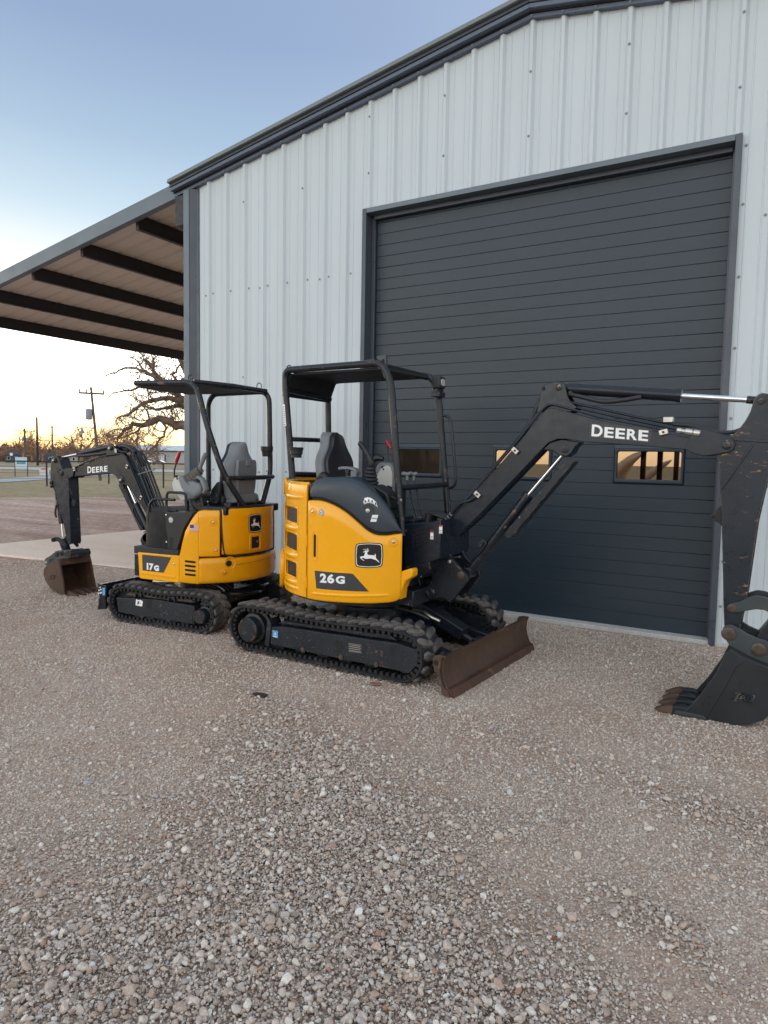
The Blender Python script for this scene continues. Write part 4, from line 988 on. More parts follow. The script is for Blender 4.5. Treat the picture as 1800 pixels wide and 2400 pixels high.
def disc_sticker(name, fn, u, v, r, parent, ur=1.0):
    """round dealer sticker: black ring, white centre, little dark machine"""
    def disc(nm, rr, m_, d, par):
        mb = MB(); mb.v = [fn(u + rr * math.cos(a) * ur, v + rr * math.sin(a), d) for a in [6.283 * i / 24 for i in range(24)]]; mb.f = [tuple(range(24))]
        return ob(nm, mb, m_, par, smooth=None)
    s = disc(name, r, m_white, .0010, parent)
    disc("sticker_ring", r * .93, m_logo, .0016, s); disc("sticker_centre", r * .62, m_white, .0022, s)
    mb = MB()
    for P in ([(-.40, -.30), (.05, -.30), (.05, -.12), (-.40, -.12)], [(-.30, -.1), (-.02, -.1), (-.05, .18), (-.22, .2)], [(-.02, .0), (.25, .42), (.34, .36), (.1, -.02)], [(.27, .4), (.42, -.1), (.36, -.12), (.24, .3)], [(.2, -.1), (.45, -.12), (.42, -.32), (.25, -.28)]):
        b0 = len(mb.v); mb.v += [fn(u + x * r * ur, v + y * r, .0028) for x, y in P]; mb.f.append(tuple(range(b0, b0 + len(P))))
    ob("sticker_print", mb, m_logo, s, smooth=None)
    # lettering ring as small ticks
    mb = MB()
    for i in range(20):
        a = 6.283 * i / 20
        if i in (4, 5, 14, 15): pass
        P = [(.70, a - .09), (.86, a - .09), (.86, a + .07), (.70, a + .07)]
        b0 = len(mb.v); mb.v += [fn(u + q * r * math.cos(t) * ur, v + q * r * math.sin(t), .0022) for q, t in P]; mb.f.append(tuple(range(b0, b0 + 4)))
    ob("sticker_lettering", mb, m_white, s, smooth=None)

def loop_pts(cx0, cx1, cz, r, n=14, sag=.0):
    """stadium loop: rear wheel centre cx0, front cx1 ; returns points counter-clockwise from rear bottom"""
    P = []
    for i in range(12): t = i / 12; P.append((cx0 + (cx1 - cx0) * t, cz - r))
    for i in range(n): a = -math.pi / 2 + math.pi * i / n; P.append((cx1 + r * math.cos(a), cz + r * math.sin(a)))
    for i in range(12): t = i / 12; P.append((cx1 + (cx0 - cx1) * t, cz + r - sag * math.sin(math.pi * t) + .6 * sag * math.sin(3 * math.pi * t) ))
    for i in range(n): a = math.pi / 2 + math.pi * i / n; P.append((cx0 + r * math.cos(a), cz + r * math.sin(a)))
    return P
def at_len(P, s):
    n = len(P); L = [math.dist(P[i], P[(i + 1) % n]) for i in range(n)]; tot = sum(L); s %= tot; i = 0
    while s > L[i]: s -= L[i]; i += 1
    (x0, z0), (x1, z1) = P[i], P[(i + 1) % n]; t = s / L[i]
    return x0 + (x1 - x0) * t, z0 + (z1 - z0) * t, math.atan2(z1 - z0, x1 - x0)
def make_track(root, y0, y1, cx0, cx1, cz, r, pitch, rot, lugh, outer_sign, wheel_r, hub, lugshape=0):
    """rubber track between y0 and y1 as a part; belt, tread lugs, drive lugs, idler and sprocket are its pieces"""
    P = loop_pts(cx0, cx1, cz, r, sag=.012); n = len(P); th = .026
    mb = MB(rot); rings = []
    for i in range(n):
        a, b_, c = P[i - 1], P[i], P[(i + 1) % n]; t = Vector((c[0] - a[0], c[1] - a[1])).normalized(); nrm = Vector((t.y, -t.x))
        q = lambda d, y: (b_[0] + nrm.x * d, y, b_[1] + nrm.y * d)
        e = .012
        rings.append([q(0, y0 + e), q(0, y1 - e), q(-.007, y1), q(-th + .006, y1), q(-th, y1 - e), q(-th, y0 + e), q(-th + .006, y0), q(-.007, y0)])
    rings.append(rings[0]); mb.loft(rings, cap=False)
    tr = ob("rubber_track", mb, m_rubber, root, smooth=50)
    L = sum(math.dist(P[i], P[(i + 1) % n]) for i in range(n)); k = round(L / pitch); w = y1 - y0
    # tread lug shape in its own frame: x along track, y across, z outwards
    def lugmb(half):
        m_ = MB(rot=0); a = half * .5 * w
        if lugshape == 0:
            prof = [(0.0, .030, .020), (.40, .036, .022), (.62, .044, .026), (.90, .030, .018), (1.0, .020, .012)]
        else:
            prof = [(0.0, .050, .040), (.5, .046, .034), (.9, .036, .024), (1.0, .028, .016)]
        rings = []
        for t, wb, wt in prof:
            y = half * w * .5 * t * .99; sk = t * (.040 if lugshape == 0 else .030); hh = lugh * (1 if t < .95 else .75)
            rings.append([(-wb + sk, y, -.004), (wb + sk, y, -.004), (wt + sk, y, hh), (-wt + sk, y, hh)])
        if half < 0: rings = rings[::-1]
        m_.loft(rings); return m_
    protos = {}
    for i in range(k):
        for half, ph in ((-1, 0.0), (1, .5)):
            x, z, a = at_len(P, (i + ph) * L / k)
            if half in protos: o = copy_ob(protos[half], tr)
            else: o = ob("tread_lug", lugmb(half), m_lug, tr, smooth=30, bevel=.004, seg=1); protos[half] = o
            M_ = Matrix.Rotation(rad(rot), 4, 'Z') @ Matrix.Translation((x, (y0 + y1) / 2, z)) @ Matrix.Rotation(-a, 4, 'Y') @ Matrix.Rotation(math.pi, 4, 'X')
            o.matrix_local = M_
    # inner drive lugs: two rows of small blocks, one joined piece
    m_ = MB(rot); kk = k * 2 if lugshape == 0 else int(k * 1.6)
    for i in range(kk):
        x, z, a = at_len(P, i * L / kk); c, s = math.cos(a), math.sin(a)
        for ya, yb in ((y0 + .012, y0 + .075), (y1 - .075, y1 - .012)):
            vs = []
            for d in (.012, .052):
                hw = .017 if d < .03 else .010
                for u, y in ((-hw, ya), (hw, ya), (hw, yb), (-hw, yb)): vs.append((x + c * u - s * d, y, z + s * u + c * d))
            m_.add(vs, [(0, 1, 2, 3), (7, 6, 5, 4), (0, 4, 5, 1), (1, 5, 6, 2), (2, 6, 7, 3), (3, 7, 4, 0)])
    d_ = ob("drive_lugs", m_, m_rubber, tr, smooth=None); d_['kind'] = 'stuff'
    ym = (y0 + y1) / 2
    m_ = MB(rot); m_.lathe([(wheel_r * .35, -.05), (wheel_r * .4, -.04), (wheel_r * .75, -.035), (wheel_r, -.045), (wheel_r, -.02), (wheel_r * .86, -.015), (wheel_r * .86, .015), (wheel_r, .02), (wheel_r, .045), (wheel_r * .4, .04), (wheel_r * .35, .05)], (cx1, ym, cz), (0, 1, 0), 24)
    ob("idler_wheel", m_, m_frame, tr, smooth=35)
    hx, hz, hr = hub; yo = y0 if outer_sign < 0 else y1
    m_ = MB(rot); m_.lathe([(wheel_r * .98, .13), (wheel_r * .98, .10), (hr * 1.25, .095), (hr * 1.22, .05), (hr, .045), (hr, -.018), (hr * .93, -.026), (hr * .90, -.022), (hr * .86, -.025), (.001, -.025)], (hx, yo, hz), (0, -outer_sign, 0), 28)
    ob("drive_hub", m_, m_frame, tr, smooth=35)
    for q in range(5):
        m_ = MB(rot)
        rx = cx0 + (cx1 - cx0) * (.2 + .15 * q); m_.lathe([(.03, -.09), (.055, -.085), (.055, -.05), (.035, -.04), (.035, .04), (.055, .05), (.055, .085), (.03, .09)], (rx, ym, cz - r + th + .060), (0, 1, 0), 14)
        ob("track_roller", m_, m_frame, tr, smooth=35)
    return tr

# ------------------------------------------------------------------ the large excavator
A = empty("large_excavator", (-2.95, 4.90, 0), -1.0, "larger yellow 26G mini excavator with rusty dozer blade and boom reaching towards the right", "excavator", "mini excavators parked at the building")
# undercarriage
make_track(A, -.745, -.445, -.775, .675, .205, .186, .100, 0, .019, -1, .150, (-.742, .195, .100))
make_track(A, .445, .745, -.775, .675, .205, .186, .100, 0, .019, 1, .150, (-.742, .195, .100))
for s in (-1, 1):
    mb = MB(); yo, yi = s * .728, s * .50
    mb.prism([(-.53, .243), (-.53, .10), (.74, .096), (.808, .165), (.808, .272), (.64, .292), (-.40, .262)], yo, yi)
    fr_ = ob("track_frame", mb, m_frame, A, bevel=.006)
    mb = MB(); mb.prism([(-.50, .268), (.62, .298), (.56, .335), (-.42, .300)], s * .69, s * .47); ob("frame_top", mb, m_frame, fr_, bevel=.01)
    mb = MB(); mb.prism([(.112, .170), (.172, .168), (.172, .232), (.112, .235)], s * .7285, s * .7265); ob("frame_slot", mb, m_dark, fr_)
    mb = MB(); mb.lathe([(.028, 0), (.028, .05), (.034, .055), (.034, .09), (.028, .095), (.028, .14)], (.02, s * .52, .345), (0, s, 0), 16); ob("carrier_roller", mb, m_frame, fr_, smooth=40)
    for x in (-.20, .16, .47):
        mb = MB(); mb.lathe([(.019, 0), (.019, .008), (.010, .009), (.010, .013), (.001, .014)], (x, s * .728, .112), (0, s, 0), 10); ob("frame_bolt", mb, m_pin, fr_, smooth=30)
    mb = MB(); mb.prism([(-.56, .30), (-.545, .31), (-.52, .25), (-.545, .085), (-.585, .085), (-.575, .20)], s * .735, s * .60); ob("sprocket_guard", mb, m_frame, fr_, bevel=.004)
mb = MB(); mb.prism([(.222, .166), (.345, .172), (.345, .238), (.222, .234)], -.7297, -.7283); o = ob("spec_plate", mb, m_decal, A)
mb = MB()
for q in range(4): mb.prism([(.230, .177 + .014 * q), (.230 + (.10 if q % 2 else .105), .180 + .014 * q), (.230 + (.10 if q % 2 else .105), .184 + .014 * q), (.230, .181 + .014 * q)], -.7303, -.7298)
mb.prism([(.226, .169), (.341, .175), (.341, .177), (.226, .171)], -.7303, -.7298).prism([(.226, .230), (.341, .234), (.341, .236), (.226, .232)], -.7303, -.7298); ob("plate_print", mb, m_steel, o)
mb = MB(); mb.prism([(-.508, .166), (-.452, .164), (-.452, .221), (-.508, .221)], -.7300, -.7283); o = ob("blue_sticker", mb, m_blue, A)
mb = MB(); mb.prism([(-.500, .172), (-.462, .171), (-.462, .176), (-.500, .177)], -.7306, -.7301); mb.tube([(-.480, -.7304, .185), (-.470, -.7304, .195), (-.480, -.7304, .205), (-.488, -.7304, .195)], .003, 4, closed=True); ob("sticker_print", mb, m_white, o)
mb = MB(); mb.box(-.42, .42, -.46, .46, .20, .34).prismz([(-.62, -.46), (-.5, -.46), (-.2, -.2), (-.2, .2), (-.5, .46), (-.62, .46)], .16, .32); ob("car_body", mb, m_black, A, bevel=.01)
mb = MB(); mb.lathe([(.34, .33), (.34, .40), (.31, .41), (.31, .455), (.35, .46), (.35, .53), (.2, .53)], (0, 0, 0), (0, 0, 1), 32); ob("swing_bearing", mb, m_black_worn, A, smooth=35)
# dozer blade, turned a touch
BR = -1.9
mb = MB(BR); yb = .745
front = [(1.075, .277), (1.058, .235), (1.055, .18), (1.066, .12), (1.088, .068), (1.118, .052), (1.138, .0)]
mb.prism(front + [(1.118, -.004), (1.095, .045), (1.062, .062), (1.038, .12), (1.028, .18), (1.032, .24), (1.045, .277)], -yb, yb); ob("dozer_blade", mb, m_bladeface, A, bevel=.004)
for s in (-1, 1):
    mb = MB(BR); mb.prism([(1.078, .280), (1.060, .235), (1.057, .18), (1.068, .12), (1.090, .068), (1.14, .0), (1.105, -.006), (1.05, .015), (1.035, .12), (.985, .17), (.975, .25), (.99, .272), (1.03, .282)], s * yb, s * (yb - .018)); ob("blade_end_plate", mb, m_rust, A, bevel=.003)
    mb = MB(BR); mb.cyl((1.004, s * (yb + .001), .225), (1.004, s * (yb - .02), .225), .020, n=14); ob("end_plate_hole", mb, m_dark, A)
mb = MB(BR); mb.prism([(1.094, .045), (1.102, .056), (1.122, .060), (1.145, .002), (1.128, -.004)], -yb + .018, yb - .018); ob("cutting_edge", mb, m_rust, A, bevel=.002)
for s in (-1, 1):
    mb = MB(BR); mb.bar((.30, s * .27, .26), (1.04, s * .36, .115), .075, .085); ob("blade_arm", mb, m_black, A, bevel=.006)
mb = MB(BR); mb.bar((.36, 0, .46), (.84, 0, .25), .13, .09); ob("cylinder_guard", mb, m_black_new, A, bevel=.006)
mb = MB(BR); mb.cyl((.40, 0, .42), (.80, 0, .25), .045); ob("blade_cylinder", mb, m_black_new, A)
mb = MB(BR); mb.cyl((.80, 0, .25), (.985, 0, .172), .022).cyl((.955, -.05, .18), (.955, .05, .18), .055, n=20); ob("blade_rod", mb, m_black_worn, A)
mb = MB(BR); mb.tube(fil([(.40, -.06, .385), (.52, -.10, .40), (.60, -.12, .37), (.68, -.11, .345)], .05), .013, 8); ob("blade_hose", mb, m_steel, A)
mb = MB(BR); mb.tube(fil([(.32, -.20, .42), (.5, -.18, .40), (.60, -.14, .355)], .05), .012, 8); ob("blade_hose", mb, m_hose, A)
# dark filler core and inner wall, added behind the panels to block light
R_ = .765
mb = MB(); mb.prismz([(.30, -.60)] + [(.725 * math.cos(rad(a)), .725 * math.sin(rad(a))) for a in range(-60, -300, -6)] + [(.30, .60)], .505, 1.06); ob("core_filler", mb, m_dark, A, smooth=35)
mb = MB(); mb.add(*[(lambda P: ([(.70 * math.cos(rad(a)), .70 * math.sin(rad(a)), z) for z in (1.04, 1.36) for a in P], [(i, i + 1, len(P) + i + 1, len(P) + i) for i in range(len(P) - 1)]))([-260 + 4 * i for i in range(48)])][0]); ob("inner_wall", mb, m_dark, A, smooth=60)
mb = MB(); mb.prismz([(.50 * math.cos(rad(a)), .50 * math.sin(rad(a))) for a in range(0, 360, 12)], 1.0, 1.08); ob("cab_floor", mb, m_dark, A)
# right side door: yellow, sweeping top edge
curve = smooth_interp([(-101.4, 1.277), (-96, 1.281), (-91.5, 1.279), (-84.3, 1.257), (-76, 1.206), (-68.3, 1.130), (-63.2, 1.075), (-59.3, 1.049), (-53.4, 1.040), (-48, 1.049), (-43.8, 1.056)])
bot = interp([(-101.4, .516), (-90, .519), (-72.7, .526), (-60, .530), (-50, .538), (-46, .550), (-43.8, .575)])
mb = MB(); mb.grid(cyl_patch(-101.3, -43.9, bot, curve, R_, 1.2, .018, 9)); ob("side_door", mb, m_yellow, A, smooth=50, fixn=False, solid=.012)
cm = cylmap(R_)
mb = MB(); mb.prismx([(0, 0)] * 0 or [(-.01, .575), (.0, .575), (.0, 1.055), (-.01, 1.055)], -.06, 0)
# door edge return at the front
mb = MB(); a = rad(-43.9); mb.v = [(q * math.cos(a), q * math.sin(a), z) for q in (R_ - .008, R_ - .09) for z in (.59, 1.05)]; mb.f = [(0, 1, 3, 2)]; ob("door_return", mb, m_yellow, A, solid=.006)
# long pressed ridge and dent line at the foot of the door
def ridge(a0, a1, z0, z1, hgt, d, m_, name, rot=0, R=R_, sub=24):
    mb = MB(rot); f = cylmap(R); rows = []
    for i in range(sub + 1):
        a = a0 + (a1 - a0) * i / sub; z = z0 + (z1 - z0) * i / sub; e = 1 if 0 < i < sub else 0
        rows.append([f(a, z - hgt, -.001), f(a, z - hgt * .5, d * e), f(a, z + hgt * .5, d * e), f(a, z + hgt, -.001)])
    mb.grid(rows); return ob(name, mb, m_, A, smooth=60)
ridge(-97.5, -51, .572, .600, .014, .006, m_yellow, "door_ridge")
# bolt wells
def well(name, a, z, r, m_, parent, R=R_, sgn=1, mbolt=None):
    f = cylmap(R); c = f(a, z, .0015); ax = (math.cos(rad(a)), math.sin(rad(a)), 0)
    mb = MB(); mb.lathe([(r, -.004), (r * .95, .002), (r * .82, .003), (r * .70, -.002), (r * .45, -.004), (.001, -.004)], c, ax, 24); w_ = ob(name, mb, m_, parent, smooth=60)
    mb = MB(); mb.lathe([(r * .34, -.004), (r * .34, .008), (r * .22, .010), (.001, .010)], c, ax, 10); ob("bolt", mb, m_steel, w_, smooth=30)
well("bolt_well", -97.0, 1.191, .033, m_yellow, A); well("bolt_well", -48.9, .993, .036, m_yellow, A)
# slot handle
def slot(a, z0, z1, r, m_, d, name, par):
    f = cylmap(R_); k = R_ * math.pi / 180; P = []
    for i in range(9): t = math.pi * i / 8; P.append((a + r * math.cos(t) / k, z1 - r + r * math.sin(t)))
    for i in range(9): t = math.pi + math.pi * i / 8; P.append((a + r * math.cos(t) / k, z0 + r + r * math.sin(t)))
    mb = MB(); mb.v = [f(u, v, d) for u, v in P]; mb.f = [tuple(range(len(P)))]; return ob(name, mb, m_, par, smooth=None)
s_ = slot(-95.3, .820, 1.045, .026, m_yellow, .001, "handle_recess", A)
f = cylmap(R_); k_ = R_ * math.pi / 180
mb = MB(); P = []
for i in range(9): t = math.pi * i / 8; P.append((-95.3 + .024 * math.cos(t) / k_, 1.043 - .024 + .024 * math.sin(t)))
for i in range(9): t = math.pi + math.pi * i / 8; P.append((-95.3 + .024 * math.cos(t) / k_, .822 + .024 + .024 * math.sin(t)))
mb.tube([f(u, v, .001) for u, v in P], .0035, 6, closed=True); ob("recess_rim", mb, m_yellow, s_)
slot(-95.3, .850, 1.022, .011, m_dark, .0025, "handle_slot", s_)
# decals: number plate, badge, stickers
decal_poly("model_plate", [(-95.2, .748), (-94.7, .615), (-61.8, .625), (-71.0, .753)], cm, m_decal, A, .0012, 26)
mb = MB(); 
for i_, ch in enumerate("26"): text_into(mb, ch, lambda u, v, d: cm(-91.2 + (u + .0665 * i_) / k_, .664 + .12 * (u + .0665 * i_) * .3 + v, .0030 + d * .3), .060, .070, .045)

text_into(mb, "G", lambda u, v, d: cm(-80.8 + u / k_, .670 + .03 * u + v, .0030 + d * .3), .072, .058, .045); ob("model_number", mb, m_white, A, smooth=None)
logo(lambda u, v, d: cm(-62.1 + u / k_, .892 + v + u * .03, d), .0995, .091, A)
disc_sticker("dealer_sticker", lambda u, v, d: cm(u, v, d), -90.8, 1.190, .027, A, 1 / k_)
# grille panel at the rear corner
holes = [(-142, -110.8, 1.083, 1.208), (-142, -110.8, .868, 1.003), (-131, -111.2, .660, .783)]
def grille_rows():
    aa = sorted(set([-104 - 0.0] + [-102.6] + [h_[0] for h_ in holes] + [h_[1] for h_ in holes] + list(range(-205, -103, 3)))); aa = [a for a in aa if -205 <= a <= -102.6]
    zz = sorted(set([.516, .53, 1.388, 1.411] + [h_[2] for h_ in holes] + [h_[3] for h_ in holes] + [.55, .60, .63, .82, 1.04, 1.24, 1.29, 1.33]))
    return aa, zz
aa, zz = grille_rows(); mb = MB(); nA = len(aa)
def relief(a, z):
    """embossed pillows between the openings"""
    d = 0
    for zc in (.628, .825, 1.045, 1.262):
        d = max(d, .0)
    r = R_
    if z <= .517: r -= .03
    elif z >= 1.41: r -= .03
    elif z > 1.385: r -= .005
    return r
for z in zz:
    for a in aa: r = relief(a, z); mb.v.append((r * math.cos(rad(a)), r * math.sin(rad(a)), z))
for j in range(len(zz) - 1):
    for i in range(nA - 1):
        ac, zc = (aa[i] + aa[i + 1]) / 2, (zz[j] + zz[j + 1]) / 2
        if any(h_[0] < ac < h_[1] and h_[2] < zc < h_[3] for h_ in holes): continue
        mb.f.append((j * nA + i, j * nA + i + 1, (j + 1) * nA + i + 1, (j + 1) * nA + i))
gp = ob("rear_panel", mb, m_yellow, A, smooth=50, fixn=False, solid=.022, bevel=.006, seg=3)
m_mesh, nt_, b_, vec_ = base("grille_mesh")
vo_ = mapped(nt_, vec_, (1, 1, 1)); wv = []
for sgn in (1, -1):
    w_ = nt_.nodes.new("ShaderNodeTexWave"); w_.inputs['Scale'].default_value = 26; w_.bands_direction = 'DIAGONAL'
    nt_.links.new(mapped(nt_, vec_, (1.0, .6, sgn * 1.3)), w_.inputs['Vector']); wv.append(ramp(nt_, w_.outputs[0], [(.80, (0, 0, 0)), (.95, (1, 1, 1))]))
mx_ = mixc(nt_, 1.0, wv[0], wv[1], 'LIGHTEN'); nt_.links.new(mixc(nt_, mx_, (.002, .002, .003), (.055, .055, .058)), b_.inputs['Base Color']); b_.inputs['Roughness'].default_value = .45
bumpn(nt_, b_, mx_, .6, .004)
for h_ in holes:
    mb = MB(); rows = []
    for i in range(13):
        a = h_[0] + (h_[1] - h_[0]) * i / 12; rows.append([cylmap(R_)(a, h_[2] - .008, -.020), cylmap(R_)(a, h_[3] + .008, -.020)])
    mb.grid(rows); ob("grille_mesh", mb, m_mesh, gp, smooth=60)
    # pressed lip under each opening, and a raised rim round it
    mb = MB(); rows = []
    for i in range(15):
        t = i / 14; a = h_[0] + 1 + (h_[1] - h_[0] - 1) * t; e = math.sin(math.pi * min(1, max(0, t))) ** .4; zc = h_[2] - .038
        rows.append([cylmap(R_)(a, zc - .026, -.002), cylmap(R_)(a, zc - .014, .011 * e), cylmap(R_)(a, zc + .004, .014 * e), cylmap(R_)(a, zc + .022, .004 * e), cylmap(R_)(a, zc + .030, -.004)])
    mb.grid(rows); ob("pressed_lip", mb, m_yellow, gp, smooth=60)
    P = fil2([(h_[0] * k_, h_[2]), (h_[1] * k_, h_[2]), (h_[1] * k_, h_[3]), (h_[0] * k_, h_[3])], .018, 4)
    mb = MB(); mb.tube([cylmap(R_)(u / k_, v, .0) for u, v in P], .007, 8, closed=True); ob("opening_rim", mb, m_yellow, gp, smooth=60)
mb = MB(); rows = []
for i in range(15):
    t = i / 14; a = -139 + 33 * t; e = math.sin(math.pi * t) ** .4
    rows.append([cylmap(R_)(a, 1.268, -.002), cylmap(R_)(a, 1.278, .010 * e), cylmap(R_)(a, 1.300, .010 * e), cylmap(R_)(a, 1.312, -.002)])
mb.grid(rows); ob("pressed_lip", mb, m_yellow, gp, smooth=60)
mb = MB(); rows = []
for i in range(15):
    t = i / 14; a = -139 + 30 * t; e = math.sin(math.pi * t) ** .4
    rows.append([cylmap(R_)(a, .560, -.002), cylmap(R_)(a, .570, .009 * e), cylmap(R_)(a, .588, .009 * e), cylmap(R_)(a, .598, -.002)])
mb.grid(rows); ob("pressed_lip", mb, m_yellow, gp, smooth=60)
for z0 in (.60, .92):
    mb = MB(); mb.cyl(cm(-101.9, z0, .003), cm(-101.9, z0 + .09, .003), .009, n=10); ob("door_hinge", mb, m_yellow, A)
mb = MB(); mb.grid(cyl_patch(-215, -139.5, lambda a: .522, lambda a: .832, .805, 3, .015, 4)); ob("counterweight", mb, m_yellow, A, smooth=50, fixn=False, solid=.05)
mb = MB(); mb.grid(cyl_patch(-215, -137, lambda a: 1.29, lambda a: 1.43, .778, 3, .01, 3)); ob("tail_cap", mb, m_yellow, A, smooth=50, fixn=False, solid=.03)
# left side and back skin, out of sight from here but closing the body
mb = MB(); mb.grid(cyl_patch(-303, -206, lambda a: .53, lambda a: 1.06, R_, 4, .015, 4)); ob("left_panel", mb, m_yellow, A, smooth=50, fixn=False, solid=.02)
# dark moulded hood above the door
hz = smooth_interp([(-100, 1.395), (-98.3, 1.424), (-95.7, 1.440), (-90.5, 1.450), (-83, 1.457), (-76.3, 1.459), (-68.6, 1.436), (-61.1, 1.374), (-53.7, 1.286), (-48.6, 1.195), (-44.3, 1.075)])
mb = MB(); rows = []
for q in range(9):
    row = []
    for i in range(49):
        a = -99.6 + (55.4) * i / 48; lo = curve(a) + (.020 if a < -46 else .014); hi = max(hz(a), lo + .006)
        t = [0, .03, .3, .6, .85, .97, 1.0, 1.0, .985][q]; dr = [-.03, -.002, .0, -.004, -.014, -.034, -.065, -.14, -.30][q]
        row.append(((R_ + dr) * math.cos(rad(a)), (R_ + dr) * math.sin(rad(a)), lo + (hi - lo) * t))
    rows.append(row)
mb.grid(rows); ob("hood", mb, m_hood, A, smooth=50, fixn=False, solid=.01)
mb = MB(); mb.v = [((R_ - q) * math.cos(rad(-99.6)), (R_ - q) * math.sin(rad(-99.6)), z) for q in (0.002, .3) for z in (1.30, 1.40)]; mb.f = [(0, 1, 3, 2)]; ob("hood_end", mb, m_hood, A, solid=.004)
mb = MB(); rows = []
for i in range(49):
    a = -99.6 + 55.4 * i / 48; rows.append([cylmap(R_)(a, curve(a) - .01, -.022), cylmap(R_)(a, curve(a) + .035, -.018)])
mb.grid(rows); ob("hood_seal", mb, m_dark, A, smooth=60)
well("cap_well", -63.2, 1.217, .048, m_hood, A, R_ - .004)
def arc(P): return P
mb = MB(); rows = []
for i in range(9):
    a = -66.2 + 7.6 * i / 8; zc = 1.262 + .022 * math.sin(math.pi * i / 8) - .0026 * i; rows.append([cylmap(R_ + .001)(a + .9, zc, -.002), cylmap(R_ + .001)(a, zc + .040, -.008)])
mb.grid(rows); st = ob("fan_sticker", mb, m_white, A, smooth=60, solid=-.001)
mb = MB()
for i in (1, 3, 5, 7):
    a = -66.2 + 7.6 * i / 8; zc = 1.262 + .022 * math.sin(math.pi * i / 8) - .0026 * i
    mb.add([cylmap(R_)(a + .3, zc + .010, .001), cylmap(R_)(a + 1.0, zc + .010, .001), cylmap(R_)(a + .9, zc + .026, -.002), cylmap(R_)(a + .2, zc + .026, -.002)], [(0, 1, 2, 3)])
ob("sticker_print", mb, m_logo, st, smooth=None)
st = decal_poly("service_sticker", [(-61.7, 1.138), (-61.5, 1.189), (-57.4, 1.189), (-57.6, 1.138)], cylmap(R_), m_white, A, .0015, 4)
mb = MB(); text_into(mb, "DIESEL", lambda u, v, d: cm(-61.4 + u / k_, 1.158 + v, .003), .047, .010, .02); ob("sticker_print", mb, m_grey, st, smooth=None)
# yellow floor skirt at the front right
mb = MB(); mb.prism([(.548, .562), (.556, .640), (.585, .705), (.640, .742), (.641, .789), (.627, .804), (.520, .764), (.512, .562)], -.53, -.44); ob("floor_skirt", mb, m_yellow, A, bevel=.01)
mb = MB(); mb.box(.02, .50, -.42, .55, .62, .72); ob("floor_plate", mb, m_black, A, bevel=.006)
mb = MB(); mb.box(-.30, .56, -.36, .34, .48, .60); ob("main_frame", mb, m_black_worn, A, bevel=.008)
# louvred box in front of the floor
mb = MB(); mb.prism([(.425, 1.095), (.66, 1.128), (.745, 1.150), (.745, .86), (.66, .825), (.44, .765)], -.30, .22); fb = ob("front_cover", mb, m_black, A, bevel=.006)
for r_i in range(5):
    for c_i in range(4):
        x = .505 + .034 * c_i; z = .925 + .030 * r_i + .012 * c_i
        mb = MB(); mb.box(x, x + .025, -.3025, -.2985, z, z + .017); ob("louvre", mb, m_dark, fb)
mb = MB(); mb.lathe([(.008, 0), (.008, .006), (.001, .007)], (.45, -.3, 1.05), (0, -1, 0), 8); ob("bolt", mb, m_steel, fb)
for x, z in ((.662, 1.000), (.735, 1.05)):
    mb = MB(); mb.box(x, x + .026, -.3035, -.3005, z, z + .062); w_ = ob("warning_label", mb, m_white, fb)
    mb = MB(); mb.box(x, x + .026, -.3042, -.3036, z + .05, z + .062).box(x + .004, x + .022, -.3042, -.3036, z + .008, z + .012).box(x + .004, x + .022, -.3042, -.3036, z + .020, z + .024); ob("label_print", mb, m_red, w_)
mb = MB(); mb.prism([(.44, .77), (.66, .83), (.66, .77), (.60, .70), (.44, .66)], -.30, .30); ob("front_apron", mb, m_black_worn, A, bevel=.006)

# ------------------------------------------------------------------ canopy of the large excavator
TR = .0275
def tubeobj(name, pts, r, m_, parent, fr=.0, n=14, rot=0, k=6):
    mb = MB(rot); mb.tube(fil(pts, fr, k) if fr else pts, r, n); return ob(name, mb, m_, parent, smooth=60)
can = [(-.585, -.40, 1.42), (-.668, -.40, 2.16), (-.675, -.40, 2.312), (.275, -.40, 2.318), (.352, -.40, 2.17), (.475, -.40, 1.02)]
tubeobj("canopy_post_loop", can, TR, m_black_worn, A, .14)
can2 = [(-.695, .28, 1.40), (-.722, .28, 1.82), (-.735, .28, 2.298), (.325, .28, 2.298), (.40, .28, 2.17), (.535, .28, 1.02)]
tubeobj("canopy_post_loop", can2, TR, m_black_worn, A, .14)
mb = MB(); mb.prismz([(-.60, -.385), (.27, -.385), (.32, .265), (-.64, .265)], 2.268, 2.288); ob("canopy_roof", mb, m_matte, A, bevel=.004)
mb = MB(); mb.prism([(-.655, 2.285), (-.62, 2.285), (-.70, 2.10), (-.72, 2.10)], -.385, .265); ob("roof_skirt", mb, m_matte, A, bevel=.003)
tubeobj("cross_tube", [(-.655, -.39, 2.15), (-.70, .27, 2.13)], .022, m_black_new, A)
tubeobj("cross_tube", [(.24, -.39, 2.30), (.29, .27, 2.285)], .026, m_black_new, A)
tubeobj("cross_tube", [(-.605, -.39, 1.745), (-.705, .27, 1.755)], .020, m_black, A)
tubeobj("cross_tube", [(-.59, -.39, 1.455), (-.69, .27, 1.44)], .024, m_black_new, A)
tubeobj("guard_bar", [(.440, -.40, 1.378), (.507, .28, 1.395)], .021, m_black_worn, A)
tubeobj("grab_handle", [(.442, .28, 1.963), (.505, .28, 1.955), (.530, .28, 1.90), (.586, .28, 1.43), (.570, .28, 1.375), (.505, .28, 1.358)], .0115, m_black, A, .04, 10)
mb = MB(); mb.prism([(.215, 2.372), (.298, 2.378), (.312, 2.20), (.285, 2.205), (.225, 2.345)], -.395, -.372); br_ = ob("roof_bracket", mb, m_coupler, A, bevel=.003)
